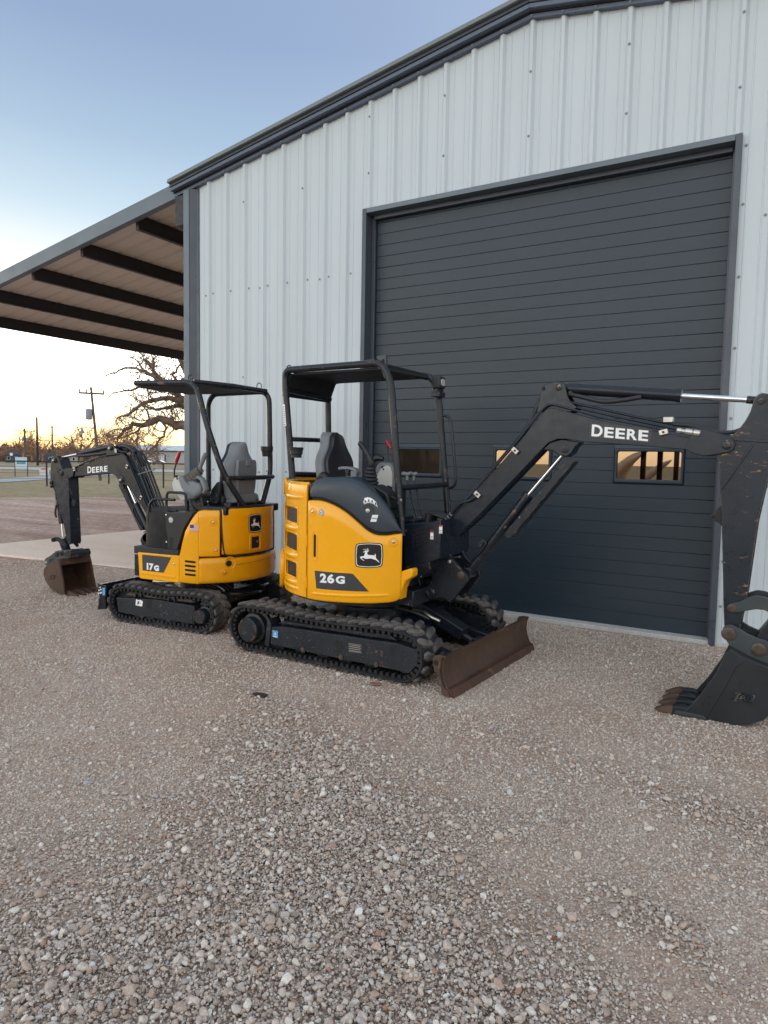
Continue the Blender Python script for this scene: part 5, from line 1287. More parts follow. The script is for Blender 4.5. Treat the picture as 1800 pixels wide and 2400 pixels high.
for x, z in ((.275, 2.335), (.282, 2.285), (.30, 2.262), (.296, 2.245)):
    mb = MB(); mb.cyl((x, -.3965, z), (x, -.37, z), .008 if z < 2.3 else .012, n=10); ob("bracket_hole", mb, m_dark, br_)
mb = MB(); mb.prism([(.14, 2.345), (.215, 2.352), (.225, 2.325), (.15, 2.318)], -.425, -.38); ob("roof_clamp", mb, m_black_worn, A, bevel=.004)
mb = MB(); mb.tube([(-.655 + .03 * math.cos(t), -.37, 2.30 + .055 * math.sin(t)) for t in [math.pi * i / 8 + .6 for i in range(9)]], .005, 6); ob("lifting_eye", mb, m_black, A)
# work light on the far front corner
lx, ly, lz = .44, .22, 2.225
mb = MB(); mb.prismx([(ly - .055, lz - .05), (ly + .055, lz - .05), (ly + .055, lz + .05), (ly - .055, lz + .05)], lx - .04, lx + .03); wl_ = ob("work_light", mb, m_plastic, A, bevel=.014, seg=3)
mb = MB(); mb.prismx(fil2([(ly - .030, lz - .026), (ly + .034, lz - .026), (ly + .034, lz + .030), (ly - .030, lz + .030)], .02), lx + .030, lx + .036); ob("lamp_lens", mb, m_lamp, wl_, bevel=.001)
mb = MB(); mb.box(lx - .05, lx + .03, ly - .05, ly + .055, lz - .115, lz - .075).box(lx - .012, lx + .012, ly - .06, ly + .06, lz - .08, lz - .05); ob("light_bracket", mb, m_black_worn, wl_, bevel=.004)
# label on the rear post, cup holder
mb = MB(); mb.prism([(-.656, 1.855), (-.632, 1.853), (-.650, 2.03), (-.674, 2.03)], -.430, -.4285); pl = ob("post_label", mb, m_white, A)
mb = MB()
for q in range(9): mb.prism([(-.654 - .0019 * q, 1.862 + .018 * q), (-.638 - .0019 * q, 1.861 + .018 * q), (-.638 - .0019 * q, 1.868 + .018 * q), (-.654 - .0019 * q, 1.869 + .018 * q)], -.4308, -.4301)
ob("label_print", mb, m_grey, pl)
mb = MB(); mb.lathe([(.042, 0), (.045, .055), (.055, .06), (.060, .085), (.054, .085), (.050, .03), (.03, .01)], (-.53, -.42, 1.592), (0, 0, 1), 16).box(-.595, -.55, -.435, -.40, 1.61, 1.68); ob("cup_holder", mb, m_plastic, A, smooth=40)

# ------------------------------------------------------------------ seat, console, levers of the large excavator
def seatback(parent, cx, cy, z0, z1, rot, lean, wmax, wtop, th, m_shell, m_cush, face):
    """backrest: shell and padded front. face = +1 looks to +x"""
    def rings(inset, d0, d1):
        out = []
        for i in range(22):
            t = i / 21; z = z0 + (z1 - z0) * t
            if t < .35: hw = wmax * (.84 + .16 * math.sin(t / .35 * math.pi / 2))
            elif t < .55: hw = wmax
            elif t < .88: hw = wmax + (wtop - wmax) * (1 - math.cos((t - .55) / .33 * math.pi)) / 2
            else: hw = wtop
            hw /= 2
            if t > .84: hw *= math.sqrt(max(.06, 1 - ((t - .84) / .165) ** 2))
            hw -= inset; xo = cx - face * lean * t
            bow = .030 * math.sin(math.pi * min(1, t / .8))
            rr = []
            for k in range(20):
                a = 2 * math.pi * k / 20; ca, sa = math.cos(a), math.sin(a)
                yy = math.copysign(abs(sa) ** .55, sa) * hw; xx = math.copysign(abs(ca) ** .6, ca)
                xx = (d0 + (d1 - d0) * (xx + 1) / 2); wing = .035 * (abs(yy) / max(hw, .01)) ** 2
                rr.append((xo + face * (xx - bow * .4 + wing), cy + yy, z))
            out.append(rr)
        return out
    o = ob("seat_shell", MB(rot).loft(rings(0, -th * .5, th * .28)), m_shell, parent, smooth=60, bevel=.004)
    ob("seat_back_cushion", MB(rot).loft(rings(.022, th * .1, th * .55)), m_cush, parent, smooth=60, bevel=.004)
    return o
seatback(A, -.375, -.06, 1.22, 1.815, 0, .09, .43, .215, .15, m_seatgrey, m_seat, 1)
mb = MB(); mb.box(-.36, .08, -.27, .15, 1.16, 1.28); ob("seat_cushion", mb, m_seat, A, bevel=.04, seg=4)
mb = MB(); mb.tube(fil([(-.40, -.27, 1.40), (-.36, -.275, 1.46), (-.30, -.275, 1.40)], .03), .035, 10); ob("recliner_cover", mb, m_plastic, A, smooth=60)
mb = MB(); mb.loft([[(x, y0 + dy, z + dz) for dy, dz in ((-.028, -.012), (.028, -.012), (.032, .0), (.026, .014), (-.026, .014), (-.032, .0))] for x, y0, z in ((-.175, -.30, 1.510), (-.13, -.30, 1.516), (-.06, -.30, 1.514), (-.015, -.30, 1.502), (.004, -.30, 1.478))]); ob("armrest", mb, m_grey, A, smooth=60, bevel=.005)
mb = MB(); mb.box(-.06, .0, -.325, -.275, 1.435, 1.50); ob("armrest_bracket", mb, m_grey, A, bevel=.012, seg=3)
mb = MB(); mb.lathe([(.016, 0), (.016, .05), (.021, .055), (.021, .085), (.012, .092), (.001, .093)], (-.085, -.32, 1.42), (0, 0, 1), 14); ob("small_knob", mb, m_plastic, A, smooth=40)
def bellows(name, p0, p1, r0, r1, n, m_, parent, rot=0):
    p0, p1 = Vector(p0), Vector(p1); L = (p1 - p0).length; prof = []
    for i in range(n * 2 + 1):
        t = i / (n * 2); r = r0 + (r1 - r0) * t; prof.append((r * (1.0 if i % 2 == 0 else .80), L * t))
    mb = MB(rot); mb.lathe(prof, tuple(p0), tuple(p1 - p0), 20); return ob(name, mb, m_, parent, smooth=45)
bellows("joystick_boot", (.10, -.27, 1.38), (.115, -.29, 1.545), .075, .035, 6, m_seat, A)
mb = MB(); mb.tube([(.115, -.29, 1.54), (.118, -.29, 1.57), (.095, -.30, 1.62), (.06, -.31, 1.67), (.035, -.315, 1.705)], [.026, .03, .021, .019, .023], 12).ball((.03, -.316, 1.71), .022); ob("joystick", mb, m_plastic, A, smooth=60)
mb = MB(); mb.tube([(.12, -.27, 1.585), (.16, -.27, 1.605), (.21, -.26, 1.595)], [.02, .028, .018], 10); ob("joystick_rest", mb, m_plastic, A, smooth=60)
# left console: grey pod with pale panel, seen beyond the boot
mb = MB(); mb.prism(fil2([(-.12, 1.34), (-.145, 1.46), (-.085, 1.565), (.03, 1.565), (.075, 1.50), (.075, 1.30), (-.05, 1.27)], .03), .13, .27); ob("left_console", mb, m_grey, A, bevel=.02, seg=3)
mb = MB(); mb.prism(fil2([(-.10, 1.375), (-.105, 1.43), (-.055, 1.505), (.0, 1.545), (.045, 1.53), (.066, 1.47), (.066, 1.36), (.03, 1.345)], .02), .118, .131); co = ob("console_panel", mb, m_pale, A, bevel=.008, seg=3)
for x, z in ((-.035, 1.527), (-.02, 1.508)):
    mb = MB(); mb.cyl((x, .117, z), (x, .128, z), .009, n=12); ob("console_button", mb, m_dark, co)
mb = MB(); mb.prism([(.0, 1.35), (.03, 1.375), (.068, 1.36), (.068, 1.335)], .116, .12); ob("console_notch", mb, m_dark, co)
mb = MB(); mb.tube(fil([(-.02, .2, 1.56), (-.035, .2, 1.68), (-.05, .2, 1.76)], .02), [.007] * 8 if False else .007, 6); ob("lock_lever", mb, m_black, A)
mb = MB(); mb.tube([(.0, .2, 1.685), (-.022, .2, 1.72), (-.045, .2, 1.758)], [.014, .016, .012], 10); ob("red_lever_grip", mb, m_red, A, smooth=60)
for x, y in ((.338, -.10), (.375, -.06)):
    mb = MB(); mb.tube(fil([(x, y, 1.45), (x + .05, y, 1.28), (x + .10, y, 1.12)], .03), .0085, 8); tl = ob("travel_lever", mb, m_black, A, smooth=60)
    mb = MB(); mb.tube([(x - .045, y, 1.478), (x - .03, y, 1.482), (x, y, 1.476), (x + .02, y, 1.482), (x + .03, y, 1.480)], [.014, .018, .015, .017, .012], 10).cyl((x, y, 1.43), (x, y, 1.475), .012, n=10); ob("lever_grip", mb, m_grey, tl, smooth=60)
for x, z in ((.30, 1.12), (.40, 1.10)):
    mb = MB(); mb.box(x - .05, x + .05, -.18, .0, z, z + .02); ob("pedal", mb, m_black, A, bevel=.005)
mb = MB(); mb.prism(fil2([(.10, 1.36), (.16, 1.40), (.30, 1.33), (.33, 1.20), (.12, 1.20)], .03), -.34, -.18); ob("right_console", mb, m_plastic, A, bevel=.015, seg=3)
mb = MB(); mb.tube(fil([(.30, -.28, 1.30), (.37, -.29, 1.28), (.40, -.28, 1.18), (.36, -.27, 1.10)], .03), .012, 8); ob("cab_hose", mb, m_hose, A, smooth=60)

# ------------------------------------------------------------------ swing post, boom, arm, bucket of the large excavator
post = [(.600, .965), (.612, 1.012), (.648, 1.022), (.690, .995), (.715, .93), (.770, .838), (.835, .775), (.893, .728), (.905, .690), (.876, .655), (.800, .545), (.758, .496), (.70, .535), (.62, .512), (.552, .512), (.548, .600), (.585, .640), (.600, .70), (.590, .78), (.578, .82)]
for s in (-1, 1):
    mb = MB(); mb.prism(post, s * .135, s * .095); ob("swing_post_plate", mb, m_black_worn, A, bevel=.005)
mb = MB(); mb.prism([(.545, .50), (.56, .62), (.62, .66), (.66, .80), (.70, .80), (.74, .60), (.70, .50)], -.094, .094); ob("swing_post_core", mb, m_black_worn, A, bevel=.01)
mb = MB(); mb.lathe([(.085, 0), (.085, .06), (.06, .07), (.06, .10), (.085, .11), (.085, .16)], (.55, 0, .49), (0, 0, 1), 22).box(.40, .55, -.07, .07, .50, .545).box(.40, .55, -.07, .07, .60, .645); ob("swing_pivot", mb, m_black_worn, A, bevel=.006)
mb = MB(); mb.cyl((.40, -.15, .585), (.53, -.13, .580), .019, n=14); ob("swing_rod", mb, m_chrome, A, smooth=60)
mb = MB(); mb.lathe([(.038, 0), (.038, .02), (.022, .025), (.022, .04)], (.60, -.135, .56), (0, -1, 0), 14); ob("swing_pin", mb, m_black_worn, A)
pin("foot_pin", .640, .973, -.135, .040, .022, A, m_pin); pin("cylinder_pin", .845, .722, -.135, .030, .010, A, m_pin)
mb = MB(); mb.lathe([(.015, 0), (.015, .014), (.001, .016)], (.752, -.135, .82), (0, -1, 0), 10); ob("post_bolt", mb, m_steel, A)
mb = MB(); mb.prism([(.748, .842), (.756, .856), (.835, .868), (.832, .855)], -.14, -.09); ob("post_gusset", mb, m_black_worn, A)
boom = [(.610, .975), (.640, 1.022), (.704, 1.117), (.918, 1.349), (1.202, 1.676), (1.420, 1.938), (1.448, 1.968), (1.49, 1.975), (1.560, 1.958), (1.794, 1.891), (2.147, 1.815), (2.440, 1.752), (2.455, 1.715), (2.361, 1.690), (2.152, 1.709), (1.726, 1.738), (1.600, 1.757), (1.535, 1.757), (1.472, 1.731), (1.422, 1.680), (1.163, 1.404), (.924, 1.154), (.726, .978), (.660, .930), (.620, .935)]
for s in (-1, 1):
    mb = MB(); mb.prism(boom, s * .080, s * .066); ob("boom_side", mb, m_black, A, bevel=.003)
inner = [(x, z) for x, z in boom]
mb = MB()
cx_, cz_ = 1.5, 1.75
def inset(P, d):
    n = len(P); a = sum(P[i][0] * P[(i + 1) % n][1] - P[(i + 1) % n][0] * P[i][1] for i in range(n)); s = 1 if a > 0 else -1; out = []
    for i in range(n):
        p, q, r = Vector(P[i - 1]), Vector(P[i]), Vector(P[(i + 1) % n]); e0, e1 = (q - p).normalized(), (r - q).normalized()
        n0, n1 = Vector((-e0.y, e0.x)) * s, Vector((-e1.y, e1.x)) * s; m_ = (n0 + n1); m_ = m_ / max(.3, m_.dot(n0)) if m_.length > .1 else n0
        out.append(tuple(q + m_ * d))
    return out
mb.prism(inset(boom, .010), -.0655, .0655); ob("boom", mb, m_black, A, bevel=.003)
nose = [(2.370, 1.690), (2.395, 1.755), (2.405, 1.832), (2.480, 1.815), (2.560, 1.792), (2.620, 1.768), (2.650, 1.745), (2.658, 1.718), (2.650, 1.692), (2.622, 1.674), (2.56, 1.660), (2.481, 1.648), (2.42, 1.665)]
nose_w = [(2.375, 1.752), (2.47, 1.745), (2.478, 1.722), (2.44, 1.700), (2.36, 1.690)]
for s in (-1, 1):
    mb = MB(); mb.prism(nose, s * .097, s * .081); ob("boom_nose_plate", mb, m_black, A, bevel=.004)
pin("arm_pin", 2.612, 1.719, -.097, .030, .012, A, m_black_worn)
mb = MB(); mb.cyl((2.612, -.08, 1.719), (2.612, .08, 1.719), .052, n=24); ob("arm_pivot", mb, m_black_worn, A)
brk = [(1.374, 1.945), (1.392, 2.02), (1.396, 2.098), (1.408, 2.122), (1.441, 2.147), (1.500, 2.158), (1.545, 2.154), (1.572, 2.136), (1.582, 2.09), (1.592, 2.055), (1.613, 2.015), (1.664, 1.975), (1.62, 1.945), (1.48, 1.950)]
for s in (-1, 1):
    mb = MB(); mb.prism(brk, s * .070, s * .052); bk = ob("arm_cylinder_bracket", mb, m_black, A, bevel=.004)
    if s < 0:
        mb = MB(); mb.cyl((1.420, -.0705, 2.112), (1.420, -.05, 2.112), .014, n=14); ob("bracket_hole", mb, m_dark, bk)
pin("bracket_pin", 1.528, 2.117, -.070, .024, .008, A, m_black_worn)
# arm cylinder
mb = MB(); mb.cyl((1.50, 0, 2.118), (1.585, 0, 2.110), .030).cyl((1.575, 0, 2.112), (2.30, 0, 2.040), .0385, n=24).cyl((2.292, 0, 2.041), (2.322, 0, 2.038), .043, n=24); ob("arm_cylinder", mb, m_black_new, A, smooth=50)
mb = MB(); mb.cyl((2.32, 0, 2.038), (2.72, 0, 2.000), .019, n=18); ob("arm_rod", mb, m_chrome, A, smooth=60)
mb = MB(); mb.cyl((2.70, 0, 2.002), (2.76, 0, 1.996), .024, n=18).cyl((2.785, -.04, 1.987), (2.785, .04, 1.987), .036, n=20); ob("rod_eye", mb, m_black_worn, A)
mb = MB(); mb.tube(fil([(1.60, -.03, 2.07), (1.70, -.04, 2.045), (1.84, -.045, 2.01), (1.98, -.045, 2.022), (2.08, -.04, 2.038), (2.20, -.035, 2.028)], .08), [.013] + [.017] * 24 + [.013], 10) if False else mb.tube(fil([(1.60, -.03, 2.07), (1.70, -.04, 2.045), (1.84, -.045, 2.005), (1.98, -.045, 2.020), (2.08, -.04, 2.035)], .08), .0165, 10); ob("arm_hose", mb, m_hose, A, smooth=60)
mb = MB(); mb.cyl((1.60, -.04, 2.075), (1.60, .0, 2.075), .018, n=12); ob("hose_fitting", mb, m_black_new, A)
# pipes along the boom
pipe1 = [(.70, -.088, 1.125), (.93, -.088, 1.385), (1.22, -.088, 1.712), (1.43, -.088, 1.975), (1.475, -.088, 2.002), (1.56, -.088, 1.982), (1.82, -.088, 1.905), (2.12, -.088, 1.842), (2.22, -.088, 1.822)]
tubeobj("boom_pipe", pipe1, .0085, m_black, A, .05)
pipe2 = [(.80, -.05, 1.27), (1.20, -.05, 1.725), (1.42, -.05, 1.995), (1.49, -.05, 2.022), (1.62, -.05, 1.985), (1.85, -.05, 1.925), (2.20, -.05, 1.845), (2.36, -.05, 1.81)]
tubeobj("boom_pipe", pipe2, .0085, m_black, A, .05)
pipe3 = [(1.57, -.03, 2.03), (1.62, -.03, 2.010), (1.90, -.03, 1.942), (2.15, -.03, 1.882), (2.30, -.03, 1.85)]
tubeobj("boom_pipe", pipe3, .0095, m_black, A, .04)
tubeobj("boom_hose", [(1.19, .0, 1.70), (1.27, -.02, 1.81), (1.34, -.02, 1.93), (1.375, -.02, 2.02), (1.40, -.01, 2.06)], .020, m_hose, A, .08)
tubeobj("boom_hose", [(2.28, -.03, 1.855), (2.42, -.04, 1.84), (2.55, -.04, 1.795), (2.66, -.03, 1.80), (2.74, -.02, 1.86), (2.80, -.01, 1.88)], .0135, m_hose, A, .06)
tubeobj("boom_hose", [(2.30, -.05, 1.822), (2.45, -.05, 1.82), (2.58, -.05, 1.775), (2.68, -.05, 1.765)], .0125, m_hose, A, .06)
mb = MB(); mb.lathe([(.013, 0), (.019, .005), (.019, .03), (.014, .034), (.014, .05), (.021, .055), (.021, .095), (.017, .1), (.022, .105), (.022, .14), (.016, .145), (.001, .145)], (2.315, -.092, 1.812), (1, 0, -.16), 14); ob("quick_coupling", mb, m_steel, A, smooth=35)
for x, z, a in ((.945, 1.342, 48), (1.232, 1.672, 49), (2.238, 1.800, -76)):
    mb = MB(); c, s = math.cos(rad(a)), math.sin(rad(a))
    pts = [(-.017, -.027), (.017, -.027), (.017, .027), (-.017, .027)]
    mb.prism([(x + u * c - v * s, z + u * s + v * c) for u, v in pts], -.106, -.081); cl = ob("pipe_clamp", mb, m_steel, A, bevel=.003)
    mb = MB(); mb.lathe([(.008, 0), (.008, .006), (.001, .007)], (x, -.106, z), (0, -1, 0), 8); ob("clamp_bolt", mb, m_rust, cl)
mb = MB(); mb.box(2.225, 2.285, -.06, -.01, 1.865, 1.90); ob("pipe_clamp", mb, m_steel, A, bevel=.003)
tubeobj("foot_hose", [(.945, -.095, 1.330), (.88, -.105, 1.288), (.83, -.11, 1.28), (.78, -.105, 1.235), (.72, -.10, 1.165)], .0095, m_black, A, .03)
mb = MB()
for q in range(4): mb.cyl((.735 - .018 * q, -.10, 1.185 - .022 * q), (.728 - .018 * q, -.10, 1.176 - .022 * q), .0165, n=10)
ob("hose_fittings", mb, m_steel, A)
for q in range(4):
    y = -.06 + .04 * q
    tubeobj("foot_hose", [(.72, y, 1.16), (.66, y - .01, 1.14), (.58, y - .02, 1.17), (.535, y - .03, 1.15), (.53, y - .02, 1.02), (.55, y, .86), (.50, y, .70)], .013, m_hose, A, .05)
tubeobj("hose_sleeve", [(.56, -.14, 1.18), (.545, -.14, 1.10), (.56, -.13, 1.0), (.61, -.12, .93)], .026, m_hose, A, .04)
tubeobj("drain_hose", [(.53, -.20, .96), (.50, -.22, .88), (.505, -.22, .72), (.53, -.2, .62)], .006, m_hose, A, .05)
# boom cylinder and its guard
mb = MB(); mb.prism([(1.422, 1.680), (1.472, 1.731), (1.56, 1.756), (1.66, 1.742), (1.69, 1.738), (1.655, 1.70), (1.635, 1.66), (1.60, 1.635), (1.545, 1.640), (1.50, 1.675)], -.062, .062); ob("boom_lug", mb, m_black, A, bevel=.006)
pin("lug_pin", 1.587, 1.685, -.062, .026, .008, A, m_black_worn)
mb = MB(); mb.cyl((.845, 0, .722), (1.300, 0, 1.336), .036, n=22).cyl((1.285, 0, 1.316), (1.312, 0, 1.352), .040, n=22).cyl((.845, -.06, .722), (.845, .06, .722), .045, n=20); ob("boom_cylinder", mb, m_black_worn, A, smooth=50)
mb = MB(); mb.cyl((1.305, 0, 1.343), (1.570, 0, 1.665), .0175, n=18); ob("boom_rod", mb, m_chrome, A, smooth=60)
mb = MB(); P = [(1.672, 1.665), (1.625, 1.638), (1.60, 1.61), (1.15, 1.045), (1.165, 1.022), (1.218, 1.032), (1.345, 1.215), (1.662, 1.615)]; mb.prism([(1.600, 1.612), (1.152, 1.052), (1.165, 1.030), (1.205, 1.030), (1.655, 1.600), (1.648, 1.632)], -.060, -.050).prism([(1.205, 1.030), (1.196, 1.038), (1.640, 1.608), (1.655, 1.600)], -.050, .058); ob("cylinder_guard", mb, m_black_worn, A, bevel=.003)
mb = MB(); mb.tube(fil([(.965, -.045, .975), (.995, -.05, .990), (1.005, -.05, .965), (.96, -.05, .905), (.93, -.05, .87)], .02), .009, 8).bar((.945, -.03, .95), (.985, -.03, .995), .03, .03); ob("cylinder_pipe", mb, m_black_worn, A)
# arm (stick)
arm = [(2.566, 1.648), (2.600, 1.306), (2.640, .720), (2.650, .590), (2.665, .548), (2.712, .540), (2.742, .565), (2.750, .640), (2.772, .811), (2.805, 1.25), (2.850, 1.55), (2.905, 1.70), (2.925, 1.80), (2.915, 1.90), (2.87, 1.985), (2.817, 2.028), (2.785, 2.034), (2.757, 2.020), (2.742, 1.986), (2.728, 1.921), (2.700, 1.86), (2.664, 1.805), (2.630, 1.776), (2.575, 1.755), (2.555, 1.70)]
for s in (-1, 1):
    mb = MB(); mb.prism(arm, s * .078, s * .066); ob("arm_side", mb, m_arm, A, bevel=.003)
mb = MB(); mb.prism(inset(arm, .010), -.0655, .0655); ob("arm", mb, m_arm, A, bevel=.003)
mb = MB(); mb.bar((2.645, -.081, 1.755), (2.90, -.081, 1.738), .008, .020); ob("arm_weld_rib", mb, m_black, A, bevel=.003)
mb = MB(); mb.bar((2.590, -.081, 1.44), (2.755, -.081, 1.725), .008, .014); ob("arm_weld_rib", mb, m_black, A, bevel=.003)
pin("arm_cylinder_pin", 2.785, 1.987, -.078, .024, .010, A, m_black_worn)
mb = MB(); mb.prism([(2.600, 1.350), (2.555, 1.292), (2.528, 1.268), (2.532, 1.245), (2.555, 1.240), (2.596, 1.215), (2.612, 1.18)], -.016, .012); lg = ob("arm_hook", mb, m_black_worn, A, bevel=.003)
mb = MB(); mb.cyl((2.548, -.0165, 1.262), (2.548, -.01, 1.262), .010, n=12); ob("hook_hole", mb, m_dark, lg)
# bucket cylinder on the back of the arm (outside the frame, closes the machine)
mb = MB(); mb.cyl((2.965, 0, 1.72), (2.955, 0, 1.15), .036, n=20); ob("bucket_cylinder", mb, m_black_new, A, smooth=50)
mb = MB(); mb.cyl((2.955, 0, 1.15), (2.93, 0, .78), .018, n=16); ob("bucket_rod", mb, m_chrome, A, smooth=60)
# curved linkage
lk = [(2.664, .700), (2.672, .728), (2.695, .738), (2.735, .752), (2.775, .782), (2.815, .800), (2.862, .798), (2.915, .780), (2.965, .745), (2.975, .70), (2.94, .672), (2.905, .700), (2.870, .716), (2.825, .716), (2.775, .700), (2.735, .685), (2.70, .676), (2.674, .682)]
for s in (-1, 1):
    mb = MB(); mb.prism(fil2(lk, .012, 3), s * .118, s * .096); ob("curved_link", mb, m_coupler, A, bevel=.004)
pin("link_pin", 2.692, .707, -.118, .026, .010, A, m_pin)
mb = MB(); mb.prism([(2.845, .50), (2.825, .53), (2.905, .66), (2.945, .74), (2.975, .73), (2.945, .62), (2.89, .50)], -.090, .090); ob("bucket_link", mb, m_black_worn, A, bevel=.005)
ear = [(2.645, .545), (2.650, .578), (2.672, .600), (2.702, .602), (2.738, .585), (2.780, .560), (2.832, .542), (2.880, .536), (2.905, .52), (2.96, .47), (2.97, .40), (2.90, .34), (2.80, .415), (2.735, .442), (2.698, .462), (2.672, .500)]
for s in (-1, 1):
    mb = MB(); mb.prism(ear, s * .130, s * .104); ob("bucket_ear", mb, m_coupler, A, bevel=.004)
pin("bucket_pin", 2.683, .546, -.130, .042, .020, A, m_pin); pin("bucket_pin", 2.853, .472, -.130, .042, .020, A, m_pin)
side = [(2.700, .470), (2.678, .438), (2.627, .300), (2.551, .158), (2.476, .045), (2.448, .012), (2.593, .011), (2.698, .004), (2.770, .006), (2.830, .022), (2.905, .070), (2.965, .150), (2.99, .24), (2.985, .33), (2.93, .385), (2.80, .425)]
for s in (-1, 1):
    mb = MB(); mb.prism(side, s * .225, s * .205); ob("bucket_side", mb, m_bucket, A, bevel=.003)
    mb = MB(); mb.prism([(2.704, .474), (2.680, .440), (2.629, .302), (2.553, .160), (2.478, .047), (2.450, .016), (2.592, .018), (2.622, .08), (2.70, .26), (2.742, .37), (2.795, .418)], s * .233, s * .2255); sc_ = ob("side_cutter", mb, m_bucket, A, bevel=.003)
    for x, z in ((2.604, .155), (2.605, .108), (2.568, .10)):
        mb = MB(); mb.cyl((x, s * .2335, z), (x, s * .22, z), .009, n=10); ob("cutter_hole", mb, m_dark, sc_)
mb = MB(); shell = [(2.448, .012), (2.593, .011), (2.698, .004), (2.770, .006), (2.830, .022), (2.905, .070), (2.965, .150), (2.99, .24), (2.985, .33), (2.93, .385), (2.80, .425), (2.700, .470)]
ins = inset(shell + [(2.6, .3)], .014)[:len(shell)]
mb.prism(shell + ins[::-1], -.205, .205); ob("bucket_shell", mb, m_bucket, A, smooth=35)
mb = MB(); mb.prism([(2.40, .008), (2.42, .03), (2.58, .030), (2.60, .002)], -.236, .236); ob("bucket_lip", mb, m_coupler, A, bevel=.004)
for y in (-.195, -.065, .065, .195):
    mb = MB(); rings = []
    for x, z0, z1, w in ((2.285, .006, .012, .016), (2.32, .002, .030, .030), (2.37, .0, .052, .036), (2.395, .0, .056, .038)):
        rings.append([(x, y - w, z0), (x, y + w, z0), (x, y + w * .8, z1), (x, y - w * .8, z1)])
    mb.loft(rings); ob("bucket_tooth", mb, m_rust, A, bevel=.003)
    mb = MB(); mb.prism([(2.385, .0), (2.39, .050), (2.45, .058), (2.50, .05), (2.52, .0)], y - .032, y + .032); ob("tooth_adapter", mb, m_bucket, A, bevel=.005)
mb = MB(); text_into(mb, "TAG", lambda u, v, d: (2.735 + u + v * .35, -.2275 - (.012 if d > 0 else 0), .176 + v - u * .02), .105, .042, .05)
mb.prism([(2.722, .160), (2.726, .170), (2.838, .168), (2.834, .158)], -.2335, -.2255); ob("raised_lettering", mb, m_black_worn, A, smooth=None)
# lettering on the boom
def boomtext(mb, txt, u0, w, h):
    a = math.atan2(-.036, .378); c, s = math.cos(a), math.sin(a)
    text_into(mb, txt, lambda u, v, d: (1.772 + (u0 + u) * c - v * s * .0 + v * .02, -.0812 - (.0008 if d > 0 else 0), 1.776 + (u0 + u) * s + v), w, h, .03)
mb = MB(); boomtext(mb, "D", 0, .074, .080)
for i_, ch in enumerate("EERE"): boomtext(mb, ch, .086 + .0745 * i_, .062 if ch == "E" else .067, .070)
ob("boom_lettering", mb, m_white, A, smooth=None)
a_ = math.atan2(-.036, .378)
mb = MB(); mb.prism([(1.755, 1.77), (1.765, 1.868), (2.165, 1.826), (2.155, 1.732)], -.0808, -.0802); ob("lettering_backing", mb, m_decal, A)
# ------------------------------------------------------------------ the small excavator (faces the lean-to; boom and tracks turned a little)
B = empty("small_excavator", (-4.95, 4.95, 0), 184.0, "smaller yellow 17G mini excavator with a rusty bucket and flag sticker, facing the lean-to", "excavator", "mini excavators parked at the building")
TB, BB = 2.0, -4.0                                          # track and boom headings relative to the upper body
make_track(B, .415, .640, -.425, .500, .187, .166, .078, TB, .020, 1, .128, (-.445, .168, .066), 1)
make_track(B, -.640, -.415, -.425, .500, .187, .166, .078, TB, .020, -1, .128, (-.445, .168, .066), 1)
for s in (-1, 1):
    mb = MB(TB); mb.prism([(.575, .235), (.548, .095), (.30, .085), (.26, .062), (.22, .085), (-.02, .085), (-.06, .062), (-.10, .085), (-.345, .083), (-.352, .250), (.10, .262)], s * .630, s * .45); fr_ = ob("track_frame", mb, m_frame, B, bevel=.006)
    mb = MB(TB); mb.prism([(.50, .258), (-.33, .268), (-.30, .300), (.44, .292)], s * .60, s * .42); ob("frame_top", mb, mat("dirt_packed_steel", (.095, .075, .058), .9, var=.4, vs=12, bump=(40, .4, .004)), fr_, bevel=.012)
    for x in (.30, -.10):
        mb = MB(TB); mb.prism([(x - .045, .262), (x - .035, .305), (x + .035, .305), (x + .045, .262), (x + .033, .262), (x + .026, .295), (x - .026, .295), (x - .033, .262)], s * .633, s * .56); ob("step_bracket", mb, m_frame, fr_, bevel=.002)
    mb = MB(TB); mb.prism([(.20, .252), (.20, .205), (.19, .18), (.165, .172), (.142, .182), (.132, .205), (.132, .255)], s * .6306, s * .629); ob("frame_slot", mb, m_dark, fr_)
    mb = MB(TB); mb.prism([(-.352, .25), (-.352, .083), (-.366, .083), (-.366, .25)], s * .636, s * .47); ob("frame_end", mb, m_frame, fr_, bevel=.002)
mb = MB(TB); mb.prism([(.250, .182), (.330, .186), (.322, .245), (.300, .238), (.262, .242), (.240, .228)], .6318, .6303); st = ob("torn_sticker", mb, m_white, B)
mb = MB(TB); mb.prism([(.29, .20), (.31, .195), (.30, .225), (.28, .232)], .6326, .6319).prism([(.262, .21), (.28, .205), (.275, .215)], .6326, .6319); ob("sticker_print", mb, m_decal, st)
mb = MB(TB); mb.box(-.35, .40, -.42, .42, .18, .30); ob("car_body", mb, m_black, B, bevel=.01)
mb = MB(); mb.lathe([(.26, .29), (.26, .36), (.24, .37), (.24, .40), (.28, .405), (.28, .45), (.1, .45)], (0, 0, 0), (0, 0, 1), 32); ob("swing_bearing", mb, m_black_worn, B, smooth=35)
for q in range(4):
    tubeobj("travel_hose", [(-.18, .22 - .06 * q, .36), (-.28, .20 - .06 * q, .34), (-.33, .16 - .06 * q, .27), (-.42, .05 - .08 * q, .25), (-.44, -.25 - .04 * q, .24)], .013, m_steel if q == 1 else m_hose, B, .05)
tubeobj("blade_hose", [(.18, .30, .37), (.30, .33, .36), (.42, .30, .35)], .014, m_steel, B, .04)
